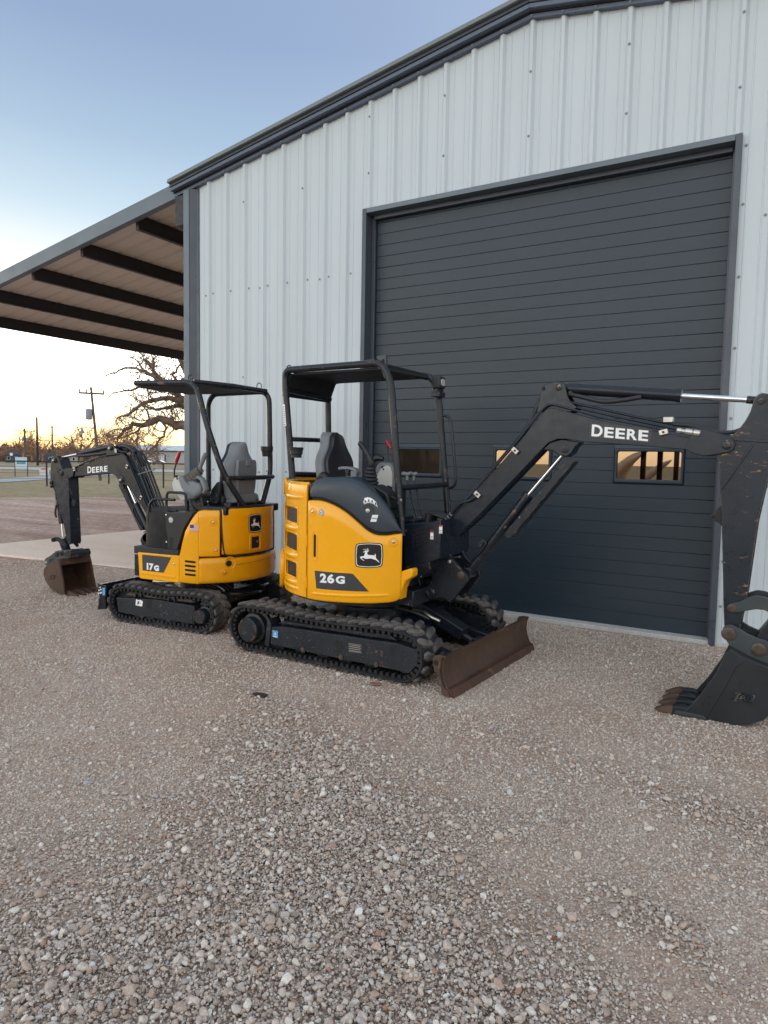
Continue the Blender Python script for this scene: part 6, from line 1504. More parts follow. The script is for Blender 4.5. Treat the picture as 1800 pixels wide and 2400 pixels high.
# blade at the front, raised a little, dark
mb = MB(TB); mb.prism([(.835, .335), (.815, .285), (.812, .21), (.822, .15), (.842, .085), (.815, .085), (.800, .15), (.790, .21), (.793, .29), (.805, .335)], -.60, .60); ob("dozer_blade", mb, m_black_new, B, bevel=.004)
for s in (-1, 1):
    mb = MB(TB); mb.prism([(.842, .338), (.822, .285), (.820, .21), (.846, .083), (.735, .100), (.742, .19), (.752, .20), (.738, .21), (.728, .30), (.735, .325)], s * .605, s * .590); ep = ob("blade_end_plate", mb, m_black_new, B, bevel=.003)
    mb = MB(TB); mb.bar((.20, s * .20, .24), (.80, s * .25, .19), .06, .07); ob("blade_arm", mb, m_black_new, B, bevel=.006)
mb = MB(TB); mb.prism([(.742, .235), (.775, .232), (.775, .305), (.742, .31)], .6066, .6052); st = ob("blue_sticker", mb, m_blue, B)
mb = MB(TB)
for x, z in ((.80, .30), (.815, .27), (.80, .245), (.79, .28), (.785, .25), (.82, .24)): mb.prism([(x, z), (x + .012, z - .004), (x + .010, z + .014), (x - .003, z + .012)], .6066, .6052)
ob("sticker_print", mb, m_white, st)
mb = MB(TB); mb.cyl((.28, 0, .40), (.62, 0, .28), .035).cyl((.62, 0, .28), (.78, 0, .24), .018); ob("blade_cylinder", mb, m_chrome, B)

# upper body
RB = .665; kb = RB * math.pi / 180; cmb = cylmap(RB)
mb = MB(); mb.lathe([(.50, .43), (.54, .435), (.575, .50), (.575, 1.05), (.55, 1.07), (.2, 1.07)], (0, 0, 0), (0, 0, 1), 48); ob("core_filler", mb, m_dark, B, smooth=35)
mb = MB(); mb.box(-.20, .355, -.60, .608, .46, .664); ob("floor_frame", mb, m_black, B, bevel=.006)
mb = MB(); mb.prismz([(-.30, -.56), (.345, -.56), (.352, .615), (-.03, .622), (-.20, .622)], .672, .742); ob("floor_mat", mb, m_plastic, B, bevel=.006)
for x in (.08, .16, .24):
    for y in [-.5 + .06 * i for i in range(17)]:
        pass
mb = MB(); mb.prism([(.292, .686), (.276, .447), (.25, .440), (-.212, .445), (-.2075, .694)], .600, .624); pn = ob("side_panel", mb, m_yellow, B, bevel=.006)
mb = MB(); mb.prism([(.248, .488), (.250, .503), (.230, .508), (-.165, .504), (-.172, .488), (-.15, .482)], .622, .631); ob("panel_ridge", mb, m_yellow, pn, bevel=.004)
mb = MB(); mb.prism([(.236, .669), (.232, .520), (-.028, .521), (-.124, .671)], .6240, .6252); ob("model_plate", mb, m_decal, pn)
mb = MB()
def t17(txt, u0, w, h, z0): text_into(mb, txt, lambda u, v, d: (.178 - u0 - u, .6254 + (.001 if d > 0 else 0), z0 + v - .01 * (u0 + u)), w, h, .065)
t17("17", 0, .084, .066, .530); t17("G", .090, .062, .054, .531); ob("model_number", mb, m_white, pn, smooth=None)
mb = MB(); mb.lathe([(.026, -.003), (.025, .002), (.020, .003), (.012, -.002), (.001, -.002)], (-.155, .6245, .612), (0, 1, 0), 20); w_ = ob("bolt_well", mb, m_yellow, pn, smooth=60)
mb = MB(); mb.lathe([(.011, 0), (.011, .006), (.001, .008)], (-.155, .6235, .612), (0, 1, 0), 10); ob("bolt", mb, m_steel, w_)
# rounded side cover with the sweeping front edge
edge = interp([(109.3, .700), (110.6, .753), (112.2, .842), (114.5, .931), (118.3, 1.011), (121.3, 1.068), (123.9, 1.098), (127, 1.108), (140.6, 1.106)])
mb = MB(); mb.grid(cyl_patch(109.4, 124.6, lambda a: .447 - (a - 109) * .001, edge, RB, .8, .016, 9)); ob("side_cover", mb, m_yellow, B, smooth=50, fixn=False, solid=.02)
mb = MB(); mb.grid(cyl_patch(124.6, 140.6, lambda a: .682 - max(0, a - 139) * .0, edge, RB, 1.0, .016, 9)); ob("side_cover", mb, m_yellow, B, smooth=50, fixn=False, solid=.02)
# top of the side cover closing inwards
mb = MB(); rows = []
for q in (0.022, .10, .30):
    rows.append([((RB - q) * math.cos(rad(a)), (RB - q) * math.sin(rad(a)), edge(a) - .006) for a in [112 + i for i in range(29)]])
mb.grid(rows); ob("cover_top", mb, m_yellow_old, B, smooth=50)
mb = MB(); P = [(109.5, .70), (112.2, .842), (114.5, .931), (118.3, 1.011), (121.3, 1.068), (123.9, 1.098)]
mb.grid([[cmb(a, z, -.004) for a, z in P], [cmb(a, z, -.16) for a, z in P]]); ob("cover_return", mb, m_yellow, B, smooth=50)
for i in range(4):
    z = .646 - .0395 * i; mb = MB(); P = []
    for q in range(9): t = math.pi / 2 + math.pi * q / 8; P.append((114.6 + .010 * math.cos(t) / kb, z + .010 * math.sin(t)))
    for q in range(9): t = -math.pi / 2 + math.pi * q / 8; P.append((121.4 + .010 * math.cos(t) / kb, z - .010 + .010 + .010 * math.sin(t)))
    flatmap(mb, [P], lambda u, v, d: cmb(u, v - .0012 * (u - 114.6), d), .0012, .02, kb); ob("vent_slot", mb, m_dark, B, smooth=80)
well("bolt_well", 135.4, .998, .032, m_yellow, B, RB); well("bolt_well", 137.5, .744, .032, m_yellow, B, RB)
mb = MB(); flatmap(mb, [[(117.9, .978), (124.6, .974), (124.4, .914), (118.0, .918)]], cmb, .0012, .02, kb); fl = ob("flag_sticker", mb, m_white, B, smooth=80)
mb = MB()
for i in range(7):
    z0 = .9145 + .0088 * i; u0 = 121.0 if i > 2 else 118.0
    flatmap(mb, [[(u0, z0), (124.5, z0 - .0005), (124.5, z0 + .0038), (u0, z0 + .0043)]], cmb, .0018, .02, kb)
ob("flag_stripes", mb, m_flagred, fl, smooth=80)
mb = MB(); flatmap(mb, [[(117.9, .945), (120.9, .944), (120.9, .977), (117.9, .978)]], cmb, .0022, .02, kb); ob("flag_canton", mb, m_flagblue, fl, smooth=80)
# rear door
mb = MB(); mb.grid(cyl_patch(142.2, 203.5, interp([(142, .700), (150, .690), (203, .694)]), interp([(142, 1.122), (203, 1.126)]), RB, 1.5, .014, 8)); rd = ob("rear_door", mb, m_yellow_old, B, smooth=50, fixn=False, solid=.02)
mb = MB(); mb.tube([cmb(a, z, -.002) for a, z in [(141.0, 1.118), (141.2, 1.05), (142.0, .90), (143.2, .76), (144.2, .705), (146, .690), (152, .684), (165, .682), (180, .684), (195, .688), (204.5, .692), (205.5, .70), (204.8, .9), (204.0, 1.12)]], .008, 8); ob("door_seal", mb, m_hose, B, smooth=60)
mb = MB(); mb.tube([cmb(a, 1.128, -.006) for a in range(142, 206, 3)], .006, 6); ob("door_seal", mb, m_hose, B, smooth=60)
logo(lambda u, v, d: cmb(172.2 - 0 + u / kb, .974 + v, d), .083, .086, B)
mb = MB(); P = fil2([(166.3 * kb, .725), (177.8 * kb, .725), (177.8 * kb, .862), (166.3 * kb, .862)], .015, 4); mb.tube([cmb(u / kb, v, -.002) for u, v in P], .008, 8, closed=True); lr = ob("latch_rim", mb, m_yellow_old, rd, smooth=60)
mb = MB(); flatmap(mb, [[(168.0, .740), (176.3, .742), (176.3, .848), (168.0, .846)]], cmb, .0015, .02, kb); ob("latch_recess", mb, m_dark, rd, smooth=80)
mb = MB(); mb.lathe([(.012, 0), (.012, .008), (.001, .010)], cmb(173.8, .80, .001), (-1, .1, 0), 12); ob("latch_lock", mb, m_steel, rd)
# counterweight
mb = MB(); mb.grid(cyl_patch(124.7, 232, interp([(124, .431), (150, .432), (232, .436)]), interp([(124, .676), (141, .680), (150, .675), (232, .676)]), RB + .004, 1.8, .03, 8)); cw = ob("counterweight", mb, m_yellow_old, B, smooth=50, fixn=False, solid=.03)
c_ = cmb(148.6, .622, .004); ax = (math.cos(rad(148.6)), math.sin(rad(148.6)), 0)
mb = MB(); mb.lathe([(.060, -.004), (.056, .002), (.048, .0), (.044, -.004), (.001, -.004)], c_, ax, 24); ob("exhaust_recess", mb, m_yellow_old, cw, smooth=60)
c2 = cmb(147.4, .620, .005); mb = MB(); mb.lathe([(.028, -.004), (.028, .006), (.024, .007), (.022, .001), (.001, .001)], c2, ax, 18).box(-.001, .001, -.001, .001, .5, .501); ob("exhaust_pipe", mb, m_dark, cw, smooth=40)
mb = MB(); P = [(135.8, .578), (147.6, .570), (147.6, .523), (142.6, .507), (140.2, .512)]; mb.tube([cmb(u, v, .003) for u, v in P], .0028, 6, closed=True); ob("pressed_triangle", mb, m_yellow_old, cw, smooth=60)
well("reflector_well", 144.3, .539, .033, m_yellow_old, cw, RB + .004)
mb = MB(); mb.lathe([(.018, 0), (.017, .008), (.010, .012), (.001, .013)], cmb(144.3, .539, .003), (math.cos(rad(144.3)), math.sin(rad(144.3)), 0), 16); ob("reflector", mb, m_orange_lens, cw, smooth=50)
well("reflector_well", 208.0, .60, .033, m_yellow_old, cw, RB + .004)
ridge_b = MB(); rows = []
for i in range(31):
    a = 152 + 60 * i / 30; z = .600 + .0006 * (a - 152); rows.append([cmb(a, z - .003, .003), cmb(a, z, .0055), cmb(a, z + .003, .003)])
ridge_b.grid(rows); ob("scuff_line", ridge_b, m_black_worn, cw, smooth=60)
mb = MB(); mb.grid(cyl_patch(232, 262, lambda a: .44, lambda a: 1.10, RB, 3, .014, 4)); ob("right_cover", mb, m_yellow, B, smooth=50, fixn=False, solid=.02)
# left black box by the seat
mb = MB(); mb.prism([(-.020, 1.073), (-.353, 1.090), (-.30, 1.02), (-.237, .941), (-.18, .80), (-.149, .700), (-.042, .690), (-.042, .740), (-.034, .86), (-.020, .910)], .38, .585); sb = ob("side_box", mb, m_plastic, B, bevel=.006)
for i in range(9):
    mb = MB(); z = .835 - .0135 * i; mb.box(-.115 + .004 * i, -.060, .5855, .5875, z, z + .006); ob("louvre", mb, m_dark, sb)
disc_sticker("dealer_sticker", lambda u, v, d: (-.083 - u, .5856 + d, 1.008 + v), 0, 0, .027, B)
for x, z in ((-.028, 1.05), (-.034, .715), (-.03, .80)):
    mb = MB(); mb.lathe([(.009, 0), (.009, .005), (.001, .007)], (x, .5855, z), (0, 1, 0), 8); ob("bolt", mb, m_steel, sb)
mb = MB(); mb.box(-.30, -.10, -.56, -.20, .74, 1.06); ob("right_box", mb, m_plastic, B, bevel=.01)
mb = MB(); mb.box(-.56, -.24, -.42, .40, 1.06, 1.135); ob("engine_cover", mb, m_black_new, B, bevel=.01)
mb = MB(); mb.prism([(-.30, .75), (-.18, .80), (-.20, 1.10), (-.34, 1.10)], -.30, .30); ob("seat_base", mb, m_plastic, B, bevel=.015)
mb = MB(); mb.box(-.50, -.42, -.28, .26, 1.13, 1.165); ob("canopy_base", mb, m_black_new, B, bevel=.006)
for y in (.14, -.12):
    mb = MB(); mb.lathe([(.014, 0), (.014, .04), (.020, .042), (.020, .055), (.001, .058)], (-.50, y, 1.13), (0, 0, 1), 8); ob("base_bolt", mb, m_black, B)
# canopy
pl_ = [(-.555, .13, 1.13), (-.452, .30, 1.425), (-.300, .36, 1.90), (-.180, .36, 2.272), (.575, .36, 2.285)]
tubeobj("canopy_post", pl_, .0265, m_black_worn, B, .14)
pr_ = [(-.52, -.20, 1.13), (-.475, -.38, 1.40), (-.468, -.40, 1.50), (-.448, -.40, 2.252), (.26, -.40, 2.242), (.335, -.40, 2.15), (.325, -.40, .76)]
tubeobj("canopy_post_loop", pr_, .0265, m_black_new, B, .12)
mb = MB(); mb.prismz([(-.19, .355), (.55, .355), (.55, -.36), (-.40, -.385)], 2.240, 2.256); ob("canopy_roof", mb, m_matte, B, bevel=.004)
tubeobj("canopy_edge", [(-.15, .36, 2.276), (-.30, -.02, 2.270), (-.43, -.38, 2.250)], .024, m_black_new, B)
tubeobj("canopy_edge", [(.565, .36, 2.283), (.565, -.36, 2.262)], .022, m_black_new, B)
tubeobj("rear_bar", [(-.430, .31, 1.392), (-.53, .05, 1.394), (-.555, -.20, 1.397), (-.535, -.36, 1.400), (-.475, -.395, 1.402)], .0225, m_black_worn, B, .08)
for p in ((-.06, .30, 2.285), (-.40, -.30, 2.262)):
    mb = MB(); mb.tube([(p[0] + .036 * math.cos(t), p[1] - .01 * math.cos(t), p[2] + .030 + .034 * math.sin(t)) for t in [-.5 + 4.14 * i / 10 for i in range(11)]], .0045, 6); ob("lifting_eye", mb, m_black, B)
mb = MB(); mb.lathe([(.045, 0), (.052, .05), (.060, .055), (.063, .10), (.056, .10), (.050, .02), (.02, .01)], (-.50, -.30, 1.60), (0, 0, 1), 16).box(-.48, -.455, -.39, -.33, 1.62, 1.69); ob("cup_holder", mb, m_plastic, B, smooth=40)
# seat seen from behind
sh_ = seatback(B, -.395, -.02, 1.20, 1.735, 0, -.02, .43, .20, .15, m_seatgrey, m_seat, 1)
mb = MB(); mb.loft([[(-.487 + dx, y, z) for y in (-.145 * w, -.09 * w, 0, .09 * w, .145 * w)] + [(-.45 + dx, y, z) for y in (.145 * w, -.145 * w)] for z, w, dx in ((1.235, .78, .0), (1.30, .90, -.004), (1.45, 1.0, -.008), (1.54, .95, -.010), (1.565, .85, -.008))]); ob("seat_back_pocket", mb, m_grey, sh_, smooth=40, bevel=.006)
mb = MB(); mb.box(-.505, -.49, -.030, .025, 1.505, 1.555); ob("pocket_latch", mb, m_seatgrey, sh_, bevel=.006)
mb = MB(); mb.prism(fil2([(-.30, 1.12), (-.52, 1.15), (-.50, 1.24), (-.35, 1.25)], .03), -.16, .15); ob("seat_frame", mb, m_grey, B, bevel=.015)
mb = MB(); mb.box(-.36, .06, -.22, .20, 1.12, 1.24); ob("seat_cushion", mb, m_seat, B, bevel=.04, seg=4)
mb = MB(); mb.prism(fil2([(-.34, 1.14), (-.25, 1.155), (-.255, 1.27), (-.34, 1.36), (-.38, 1.34)], .03), .205, .255); rc = ob("recliner_cover", mb, m_plastic, B, bevel=.01)
mb = MB(); mb.lathe([(.044, 0), (.044, .004), (.038, .006), (.036, .004), (.001, .004)], (-.302, .2555, 1.215), (0, 1, 0), 20); ob("recliner_cap", mb, m_black, rc, smooth=40)
# left pod with joystick
pod = fil2([(.062, 1.33), (.045, 1.265), (-.055, 1.172), (-.155, 1.180), (-.268, 1.248), (-.262, 1.33), (-.170, 1.362), (-.030, 1.408), (.030, 1.392)], .035)
mb = MB(); mb.prism(pod, .27, .41); po = ob("control_pod", mb, m_grey, B, bevel=.035, seg=4)
mb = MB(); mb.prism(fil2([(.066, 1.33), (.048, 1.262), (-.055, 1.168), (-.105, 1.186), (-.092, 1.24), (-.045, 1.305), (-.015, 1.375), (-.020, 1.400), (.030, 1.394)], .02), .262, .417); ob("pod_cover", mb, m_pale, po, bevel=.033, seg=4)
mb = MB(); mb.cyl((.006, .412, 1.398), (.006, .422, 1.398), .012, n=12).cyl((-.004, .412, 1.378), (-.004, .422, 1.378), .008, n=12); ob("pod_button", mb, m_dark, po)
bellows("joystick_boot", (-.105, .345, 1.358), (-.212, .345, 1.470), .082, .042, 5, m_taupe, B)
mb = MB(); mb.tube([(-.205, .345, 1.462), (-.222, .345, 1.50), (-.240, .345, 1.535), (-.258, .345, 1.575), (-.272, .345, 1.602)], [.020, .018, .019, .022, .020], 12).ball((-.273, .345, 1.603), .0205); ob("joystick", mb, m_grey, B, smooth=60)
mb = MB(); mb.loft([[(x + nx * q, y, z + nz * q) for q, y in ((0, .32), (.028, .325), (.034, .35), (.028, .378), (0, .385))] for x, z, nx, nz in ((-.140, 1.338, .2, .9), (-.165, 1.372, .1, 1), (-.205, 1.385, -.2, 1), (-.240, 1.370, -.7, .7), (-.262, 1.330, -1, .3), (-.280, 1.282, -1, .2), (-.262, 1.255, -.6, -.5))]); ob("armrest", mb, m_grey, B, smooth=60, bevel=.006)
mb = MB(); mb.tube(fil([(-.13, .34, 1.18), (-.15, .34, 1.12), (-.20, .32, 1.09)], .03), .03, 10).cyl((-.05, .33, 1.17), (-.05, .33, 1.07), .014, n=10).cyl((-.24, .36, 1.21), (-.27, .36, 1.10), .012, n=8); ob("pod_stalk", mb, m_plastic, B, smooth=50)
for q in range(4): tubeobj("pod_hose", [(-.14 - .02 * q, .33, 1.20), (-.18 - .02 * q, .36, 1.13), (-.24, .34 - .02 * q, 1.10), (-.30, .30, 1.09)], .011, m_hose, B, .03)
tubeobj("lever_rod", [(-.30, .30, 1.10), (-.298, .34, 1.155), (-.318, .36, 1.175)], .006, m_steel, B, .02)
# right pod, mostly hidden
mb = MB(); mb.prism(pod, -.34, -.22); ob("control_pod", mb, m_grey, B, bevel=.03, seg=4)
# red-handled lever
mb = MB(); mb.tube(fil([(.655, -.25, 1.28), (.670, -.25, 1.43), (.637, -.25, 1.53)], .03), .009, 8); rl = ob("blade_lever", mb, m_black, B, smooth=60)
mb = MB(); mb.tube([(.640, -.25, 1.515), (.630, -.25, 1.545), (.600, -.25, 1.61), (.588, -.25, 1.638)], [.015, .020, .020, .014], 12); ob("red_lever_grip", mb, m_red, rl, smooth=60)
# handrails
tubeobj("handrail", [(-.04, .46, 1.078), (.050, .46, 1.082), (.094, .46, 1.115), (.085, .46, 1.25), (-.105, .46, 1.252), (-.145, .46, 1.235), (-.155, .46, 1.085)], .0125, m_black_new, B, .035, 10)
tubeobj("handrail", [(-.05, .50, 1.185), (.205, .50, 1.185), (.268, .50, 1.130), (.272, .50, .955), (.225, .50, .928), (.02, .50, .940)], .0135, m_black_new, B, .05, 10)
# front: boom swing bracket
mb = MB(BB); mb.prism([(.52, .50), (.55, .88), (.62, .90), (.70, .86), (.84, .76), (.87, .70), (.80, .58), (.72, .50)], -.10, .10); ob("swing_bracket", mb, m_black_new, B, bevel=.01)
mb = MB(BB); mb.lathe([(.07, 0), (.07, .26)], (.50, 0, .50), (0, 0, 1), 18); ob("swing_pivot", mb, m_black_worn, B)
mb = MB(BB); mb.cyl((.78, -.10, .735), (.78, .10, .735), .045, n=18); ob("cylinder_foot", mb, m_black_new, B)
# boom
bm_ = [(1.985, 1.432), (1.75, 1.490), (1.446, 1.562), (1.200, 1.593), (1.150, 1.592), (1.105, 1.572), (1.068, 1.522), (.965, 1.380), (.790, 1.100), (.615, .850), (.64, .795), (.70, .80), (.752, .920), (1.004, 1.198), (1.085, 1.270), (1.150, 1.275), (1.222, 1.310), (1.285, 1.365), (1.330, 1.385), (1.395, 1.387), (1.814, 1.354), (1.985, 1.338)]
for s in (-1, 1):
    mb = MB(BB); mb.prism(bm_, s * .070, s * .058); ob("boom_side", mb, m_black_new, B, bevel=.003)
mb = MB(BB); mb.prism(inset(bm_, .009), -.0575, .0575); ob("boom", mb, m_black_new, B, bevel=.003)
ns = [(2.250, 1.395), (2.215, 1.418), (2.170, 1.415), (2.075, 1.432), (1.99, 1.428), (1.975, 1.385), (1.99, 1.345), (2.045, 1.318), (2.138, 1.322), (2.200, 1.328), (2.245, 1.350)]
for s in (-1, 1):
    mb = MB(BB); mb.prism(fil2(ns, .015, 3), s * .084, s * .071); ob("boom_nose_plate", mb, m_black, B, bevel=.003)
pin("arm_pin", 2.189, 1.367, .084, .030, .016, B, m_black, 1, BB)
mb = MB(BB); mb.bar((2.20, .078, 1.408), (2.30, .078, 1.392), .012, .02); ob("nose_guide", mb, m_black, B, bevel=.003)
bk2 = [(1.455, 1.565), (1.425, 1.625), (1.415, 1.690), (1.395, 1.712), (1.355, 1.714), (1.318, 1.690), (1.300, 1.655), (1.255, 1.605), (1.215, 1.585)]
for s in (-1, 1):
    mb = MB(BB); mb.prism(bk2, s * .060, s * .046); bk = ob("arm_cylinder_bracket", mb, m_black_new, B, bevel=.003)
    if s > 0:
        mb = MB(BB); mb.prism([(1.300, 1.615), (1.272, 1.615), (1.276, 1.655), (1.304, 1.655)], .0605, .0615); w_ = ob("lube_label", mb, m_white, bk)
        mb = MB(BB); mb.prism([(1.290, 1.618), (1.285, 1.618), (1.288, 1.648), (1.293, 1.648)], .0616, .0622); ob("label_print", mb, m_decal, w_)
pin("bracket_pin", 1.363, 1.658, .060, .026, .018, B, m_black, 1, BB)
mb = MB(BB); mb.lathe([(.014, 0), (.014, .006), (.008, .014), (.001, .015)], (1.363, .078, 1.658), (0, 1, 0), 10); ob("grease_nut", mb, m_steel, B)
mb = MB(BB); mb.cyl((1.36, 0, 1.660), (1.46, 0, 1.672), .026).cyl((1.44, 0, 1.676), (1.985, 0, 1.596), .0300, n=22).cyl((1.972, 0, 1.598), (1.995, 0, 1.594), .033, n=22); ob("arm_cylinder", mb, m_black_new, B, smooth=50)
mb = MB(BB); mb.cyl((1.99, 0, 1.595), (2.31, 0, 1.546), .0150, n=16); ob("arm_rod", mb, m_chrome, B, smooth=60)
tubeobj("arm_hose", [(1.44, .03, 1.62), (1.52, .04, 1.60), (1.68, .04, 1.59), (1.82, .035, 1.575), (1.95, .03, 1.572)], .020, m_hose, B, .05, 10, BB)
mb = MB(BB)
for x, z in ((1.425, 1.635), (1.415, 1.605), (1.44, 1.615)): mb.cyl((x, -.01, z), (x, .055, z), .013, n=8)
ob("hose_fittings", mb, m_black, B)
tubeobj("boom_pipe", [(2.04, .076, 1.415), (1.75, .076, 1.508), (1.46, .076, 1.580), (1.20, .076, 1.602), (1.13, .076, 1.595), (1.08, .076, 1.53), (.96, .076, 1.34), (.80, .076, 1.07), (.70, .076, .92)], .0085, m_black, B, .05, 10, BB)
tubeobj("boom_pipe", [(2.02, .03, 1.435), (1.75, .03, 1.525), (1.50, .03, 1.596), (1.30, .03, 1.64)], .0095, m_black, B, .04, 10, BB)
tubeobj("boom_hose", [(1.30, .0, 1.68), (1.20, .01, 1.69), (1.10, .02, 1.665), (1.02, .02, 1.615)], .022, m_hose, B, .06, 10, BB)
tubeobj("boom_hose", [(1.33, .03, 1.66), (1.25, .03, 1.625), (1.18, .03, 1.62), (1.12, .035, 1.625)], .013, m_hose, B, .05, 10, BB)
tubeobj("hose_sleeve", [(1.22, -.02, 1.655), (1.12, -.02, 1.66), (1.03, -.02, 1.615), (.98, -.02, 1.555), (.945, -.02, 1.48)], .030, m_hose, B, .05, 10, BB)
for q in range(5):
    o_ = .024 * q
    tubeobj("boom_pipe", [(1.055 - o_ * .45, .055 - .026 * q, 1.620 + o_ * .15), (1.0 - o_ * .5, .055 - .026 * q, 1.555 + o_ * .2), (.925 - o_ * .45, .055 - .026 * q, 1.43 + o_ * .28), (.78 - o_ * .45, .055 - .026 * q, 1.16 + o_ * .28), (.66 - o_ * .4, .055 - .026 * q, .93 + o_ * .3), (.60 - o_ * .4, .055 - .026 * q, .83 + o_ * .2)], .0115, m_black_new, B, .04, 10, BB)
for x, z in ((.900, 1.405), (.690, .985)):
    mb = MB(BB); mb.bar((x + .02, .075, z - .015), (x - .075, -.07, z + .040), .022, .012, up=(0, 0, 1)); ob("pipe_bracket", mb, m_galv, B, bevel=.002)
for x, z, a in ((1.075, 1.470, 30), (.862, 1.150, 30), (1.960, 1.420, -12)):
    mb = MB(BB); c, s = math.cos(rad(a)), math.sin(rad(a)); mb.prism([(x + u * c - v * s, z + u * s + v * c) for u, v in ((-.016, -.022), (.016, -.022), (.016, .022), (-.016, .022))], .071, .094); cl = ob("pipe_clamp", mb, m_steel, B, bevel=.003)
    mb = MB(BB); mb.lathe([(.008, 0), (.008, .006), (.001, .007)], (x, .094, z), (0, 1, 0), 8); ob("clamp_bolt", mb, m_rust, cl)
mb = MB(BB)
def bt(txt, u0, w, h): text_into(mb, txt, lambda u, v, d: (1.746 - u0 - u, .0712 + (.001 if d > 0 else 0), 1.380 + (u0 + u) * .085 + v), w, h, .03)
bt("D", 0, .066, .074)
for i_, ch in enumerate("EERE"): bt(ch, .077 + .0685 * i_, .056 if ch == "E" else .061, .063)
ob("boom_lettering", mb, m_white, B, smooth=None)
# boom cylinder with guard
pin("lug_pin", 1.175, 1.323, .070, .034, .018, B, m_black, 1, BB)
mb = MB(BB); mb.prism(fil2([(1.225, 1.345), (1.165, 1.375), (1.125, 1.330), (1.14, 1.275), (1.20, 1.262), (1.235, 1.30)], .02, 3), -.062, .0735); ob("boom_lug", mb, m_black_new, B, bevel=.004)
mb = MB(BB); mb.lathe([(.014, 0), (.014, .006), (.008, .014), (.001, .015)], (1.175, .088, 1.323), (0, 1, 0), 10); ob("grease_nut", mb, m_steel, B)
mb = MB(BB); mb.cyl((1.178, .01, 1.30), (1.020, .01, 1.055), .0165, n=18); ob("boom_rod", mb, m_chrome, B, smooth=60)
mb = MB(BB); mb.cyl((1.030, .01, 1.070), (1.012, .01, 1.042), .036, n=20).cyl((1.020, .01, 1.055), (.785, .01, .735), .034, n=20); ob("boom_cylinder", mb, m_black_new, B, smooth=50)
mb = MB(BB); mb.bar((1.240, .045, 1.285), (.900, .045, .820), .012, .060, up=(.8, 0, -.6)).bar((1.222, -.02, 1.292), (.882, -.02, .825), .012, .060, up=(.8, 0, -.6)).bar((1.258, .012, 1.265), (.918, .012, .800), .076, .008, up=(.8, 0, -.6)); ob("cylinder_guard", mb, m_black_new, B, bevel=.002)
tubeobj("cylinder_pipe", [(1.035, .052, 1.03), (1.035, .056, 1.0), (.98, .056, .92), (.90, .056, .835), (.875, .056, .81)], .009, m_black, B, .03, 8, BB)
mb = MB(BB); mb.tube(fil([(.85, .05, .78), (.80, .06, .76), (.74, .055, .80), (.70, .05, .79)], .03), .018, 8); ob("foot_hose", mb, m_hose, B)
# arm
am = [(2.398, 1.515), (2.385, 1.552), (2.345, 1.576), (2.300, 1.566), (2.262, 1.535), (2.235, 1.480), (2.205, 1.425), (2.123, 1.395), (2.098, 1.330), (2.090, 1.10), (2.075, .70), (2.068, .590), (2.085, .555), (2.12, .56), (2.150, .62), (2.200, .80), (2.270, .955), (2.345, 1.150), (2.400, 1.215), (2.428, 1.290), (2.422, 1.400)]
for s in (-1, 1):
    mb = MB(BB); mb.prism(am, s * .068, s * .057); ob("arm_side", mb, m_black, B, bevel=.003)
mb = MB(BB); mb.prism(inset(am, .006), -.0565, .0565); ob("arm", mb, m_black_worn, B, bevel=.003)
for x, z, r in ((2.335, 1.512, .030), (2.405, 1.255, .026), (2.400, 1.215, .022)): pin("arm_boss", x, z, .068, r, .018, B, m_black, 1, BB)
mb = MB(BB); mb.lathe([(.014, 0), (.014, .006), (.008, .014), (.001, .015)], (2.335, .086, 1.512), (0, 1, 0), 10); ob("grease_nut", mb, m_steel, B)
mb = MB(BB); mb.prism([(2.085, 1.10), (2.050, 1.075), (2.020, 1.035), (2.022, 1.005), (2.050, .995), (2.078, .985)], .02, .045).prism([(2.07, 1.06), (2.04, 1.03), (2.07, 1.01)], .046, .05); ob("arm_hook", mb, m_black_new, B, bevel=.003)
mb = MB(BB); mb.cyl((2.400, 0, 1.24), (2.330, 0, .775), .029, n=20); ob("bucket_cylinder", mb, m_black_new, B, smooth=50)
mb = MB(BB); mb.cyl((2.332, 0, .79), (2.312, 0, .625), .014, n=16); ob("bucket_rod", mb, m_chrome, B, smooth=60)
tubeobj("bucket_hose", [(2.365, .045, 1.18), (2.345, .05, 1.06), (2.352, .05, .98), (2.372, .048, .93), (2.378, .045, .88), (2.365, .04, .85)], .012, m_hose, B, .03, 8, BB)
mb = MB(BB); mb.cyl((2.345, .05, 1.06), (2.349, .05, 1.00), .015, n=8); ob("hose_fitting", mb, m_galv, B)
mb = MB(BB); mb.bar((2.33, .07, .893), (2.22, .07, .884), .006, .006); ob("arm_wire_clip", mb, m_black, B)
# bucket linkage and coupler
for s in (-1, 1):
    mb = MB(BB); mb.prism(fil2([(2.395, .588), (2.370, .622), (2.300, .632), (2.22, .615), (2.140, .560), (2.125, .525), (2.150, .505), (2.19, .53), (2.24, .565), (2.31, .580), (2.372, .565)], .015, 3), s * .080, s * .064); ob("bucket_link", mb, m_black_new, B, bevel=.003)
pin("link_pin", 2.372, .592, .080, .026, .020, B, m_black, 1, BB); pin("link_pin", 2.150, .535, .080, .028, .016, B, m_black, 1, BB)
mb = MB(BB); mb.bar((2.315, 0, .60), (2.235, 0, .45), .10, .03); ob("bucket_link", mb, m_black_new, B, bevel=.003)
cp_ = [(2.540, .325), (2.530, .290), (2.500, .276), (2.44, .30), (2.350, .330), (2.24, .375), (2.10, .405), (2.04, .43), (2.03, .475), (2.07, .505), (2.16, .490), (2.27, .478), (2.36, .440), (2.44, .395), (2.52, .362)]
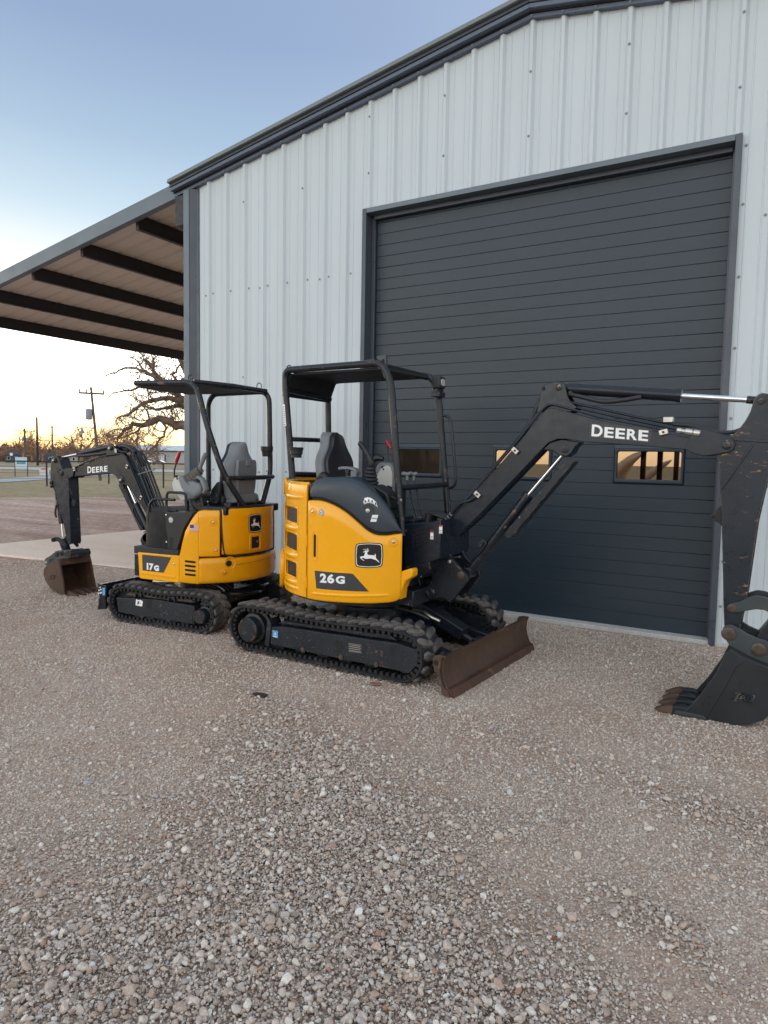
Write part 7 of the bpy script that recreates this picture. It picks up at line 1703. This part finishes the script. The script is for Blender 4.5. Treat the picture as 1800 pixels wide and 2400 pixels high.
for s in (-1, 1):
    mb = MB(BB); mb.prism(fil2(cp_, .015, 3), s * .090, s * .068); cp = ob("quick_coupler", mb, m_coupler, B, bevel=.004)
    if s > 0:
        mb = MB(BB); mb.cyl((2.508, .0905, .318), (2.508, .08, .318), .016, n=14); ob("coupler_hole", mb, m_farwall, cp)
        mb = MB(BB); text_into(mb, "TAG", lambda u, v, d: (2.455 - u, .0905 + (.004 if d > 0 else 0), .318 + v + u * .35), .085, .034, .04); ob("raised_lettering", mb, m_coupler, cp, smooth=None)
for x, z in ((2.207, .451), (2.299, .434), (1.98, .0) if False else (2.12, .45)): pin("coupler_pin", x, z, .090, .034, .014, B, m_black_worn, 1, BB)
mb = MB(BB); mb.cyl((2.03, -.13, .455), (2.03, .13, .455), .045, n=20); ob("bucket_pivot", mb, m_black_worn, B, smooth=50)
# rusty bucket, open towards the machine
bs = [(2.100, .402), (2.085, .370), (2.066, .317), (2.030, .17), (1.994, .018), (2.05, .008), (2.125, .014), (2.22, .034), (2.300, .078), (2.365, .14), (2.392, .20), (2.385, .255), (2.340, .300), (2.277, .328), (2.19, .368)]
for s in (-1, 1):
    mb = MB(BB); mb.prism(bs, s * .200, s * .186); sd = ob("bucket_side", mb, m_rust, B, bevel=.002)
    mb = MB(BB); mb.prism([(2.102, .404), (2.068, .318), (2.032, .171), (1.992, .014), (2.03, .016), (2.075, .17), (2.11, .30), (2.14, .39)], s * .2065, s * .2005); sc_ = ob("side_cutter", mb, m_rust, sd, bevel=.002)
    for x, z in ((2.062, .155), (2.052, .10), (2.045, .06)):
        mb = MB(BB); mb.cyl((x, s * .2070, z), (x, s * .20, z), .007, n=8); ob("cutter_hole", mb, m_dark, sd)
sh2 = [(1.994, .018), (2.05, .008), (2.125, .014), (2.22, .034), (2.300, .078), (2.365, .14), (2.392, .20), (2.385, .255), (2.340, .300), (2.277, .328), (2.19, .368), (2.100, .402)]
mb = MB(BB); i2 = inset(sh2 + [(2.04, .2)], .012)[:len(sh2)]; mb.prism(sh2 + i2[::-1], -.186, .186); ob("bucket_shell", mb, m_rust, B, smooth=35)
mb = MB(BB); mb.prism([(2.108, .405), (2.078, .40), (2.066, .335), (2.085, .328), (2.11, .39)], -.195, .195); ob("bucket_brow", mb, m_rust, B, bevel=.003)
for y in (-.15, -.05, .05, .15):
    mb = MB(BB); rings = []
    for x, z0, z1, w in ((1.835, .004, .010, .012), (1.87, .002, .026, .024), (1.93, .002, .044, .030), (2.01, .006, .050, .032), (2.05, .008, .02, .030)):
        rings.append([(x, y - w, z0), (x, y + w, z0), (x, y + w * .8, z1), (x, y - w * .8, z1)])
    mb.loft(rings); ob("bucket_tooth", mb, m_rust, B, bevel=.003)
mb = MB(BB); text_into(mb, "TAG", lambda u, v, d: (2.275 - u + v * .1, .2005 + (.007 if d > 0 else 0), .165 + v + u * .10), .10, .040, .06); mb.prism([(2.30, .152), (2.185, .162), (2.185, .168), (2.30, .158)], .2005, .206); ob("raised_lettering", mb, m_rust, B, smooth=None)
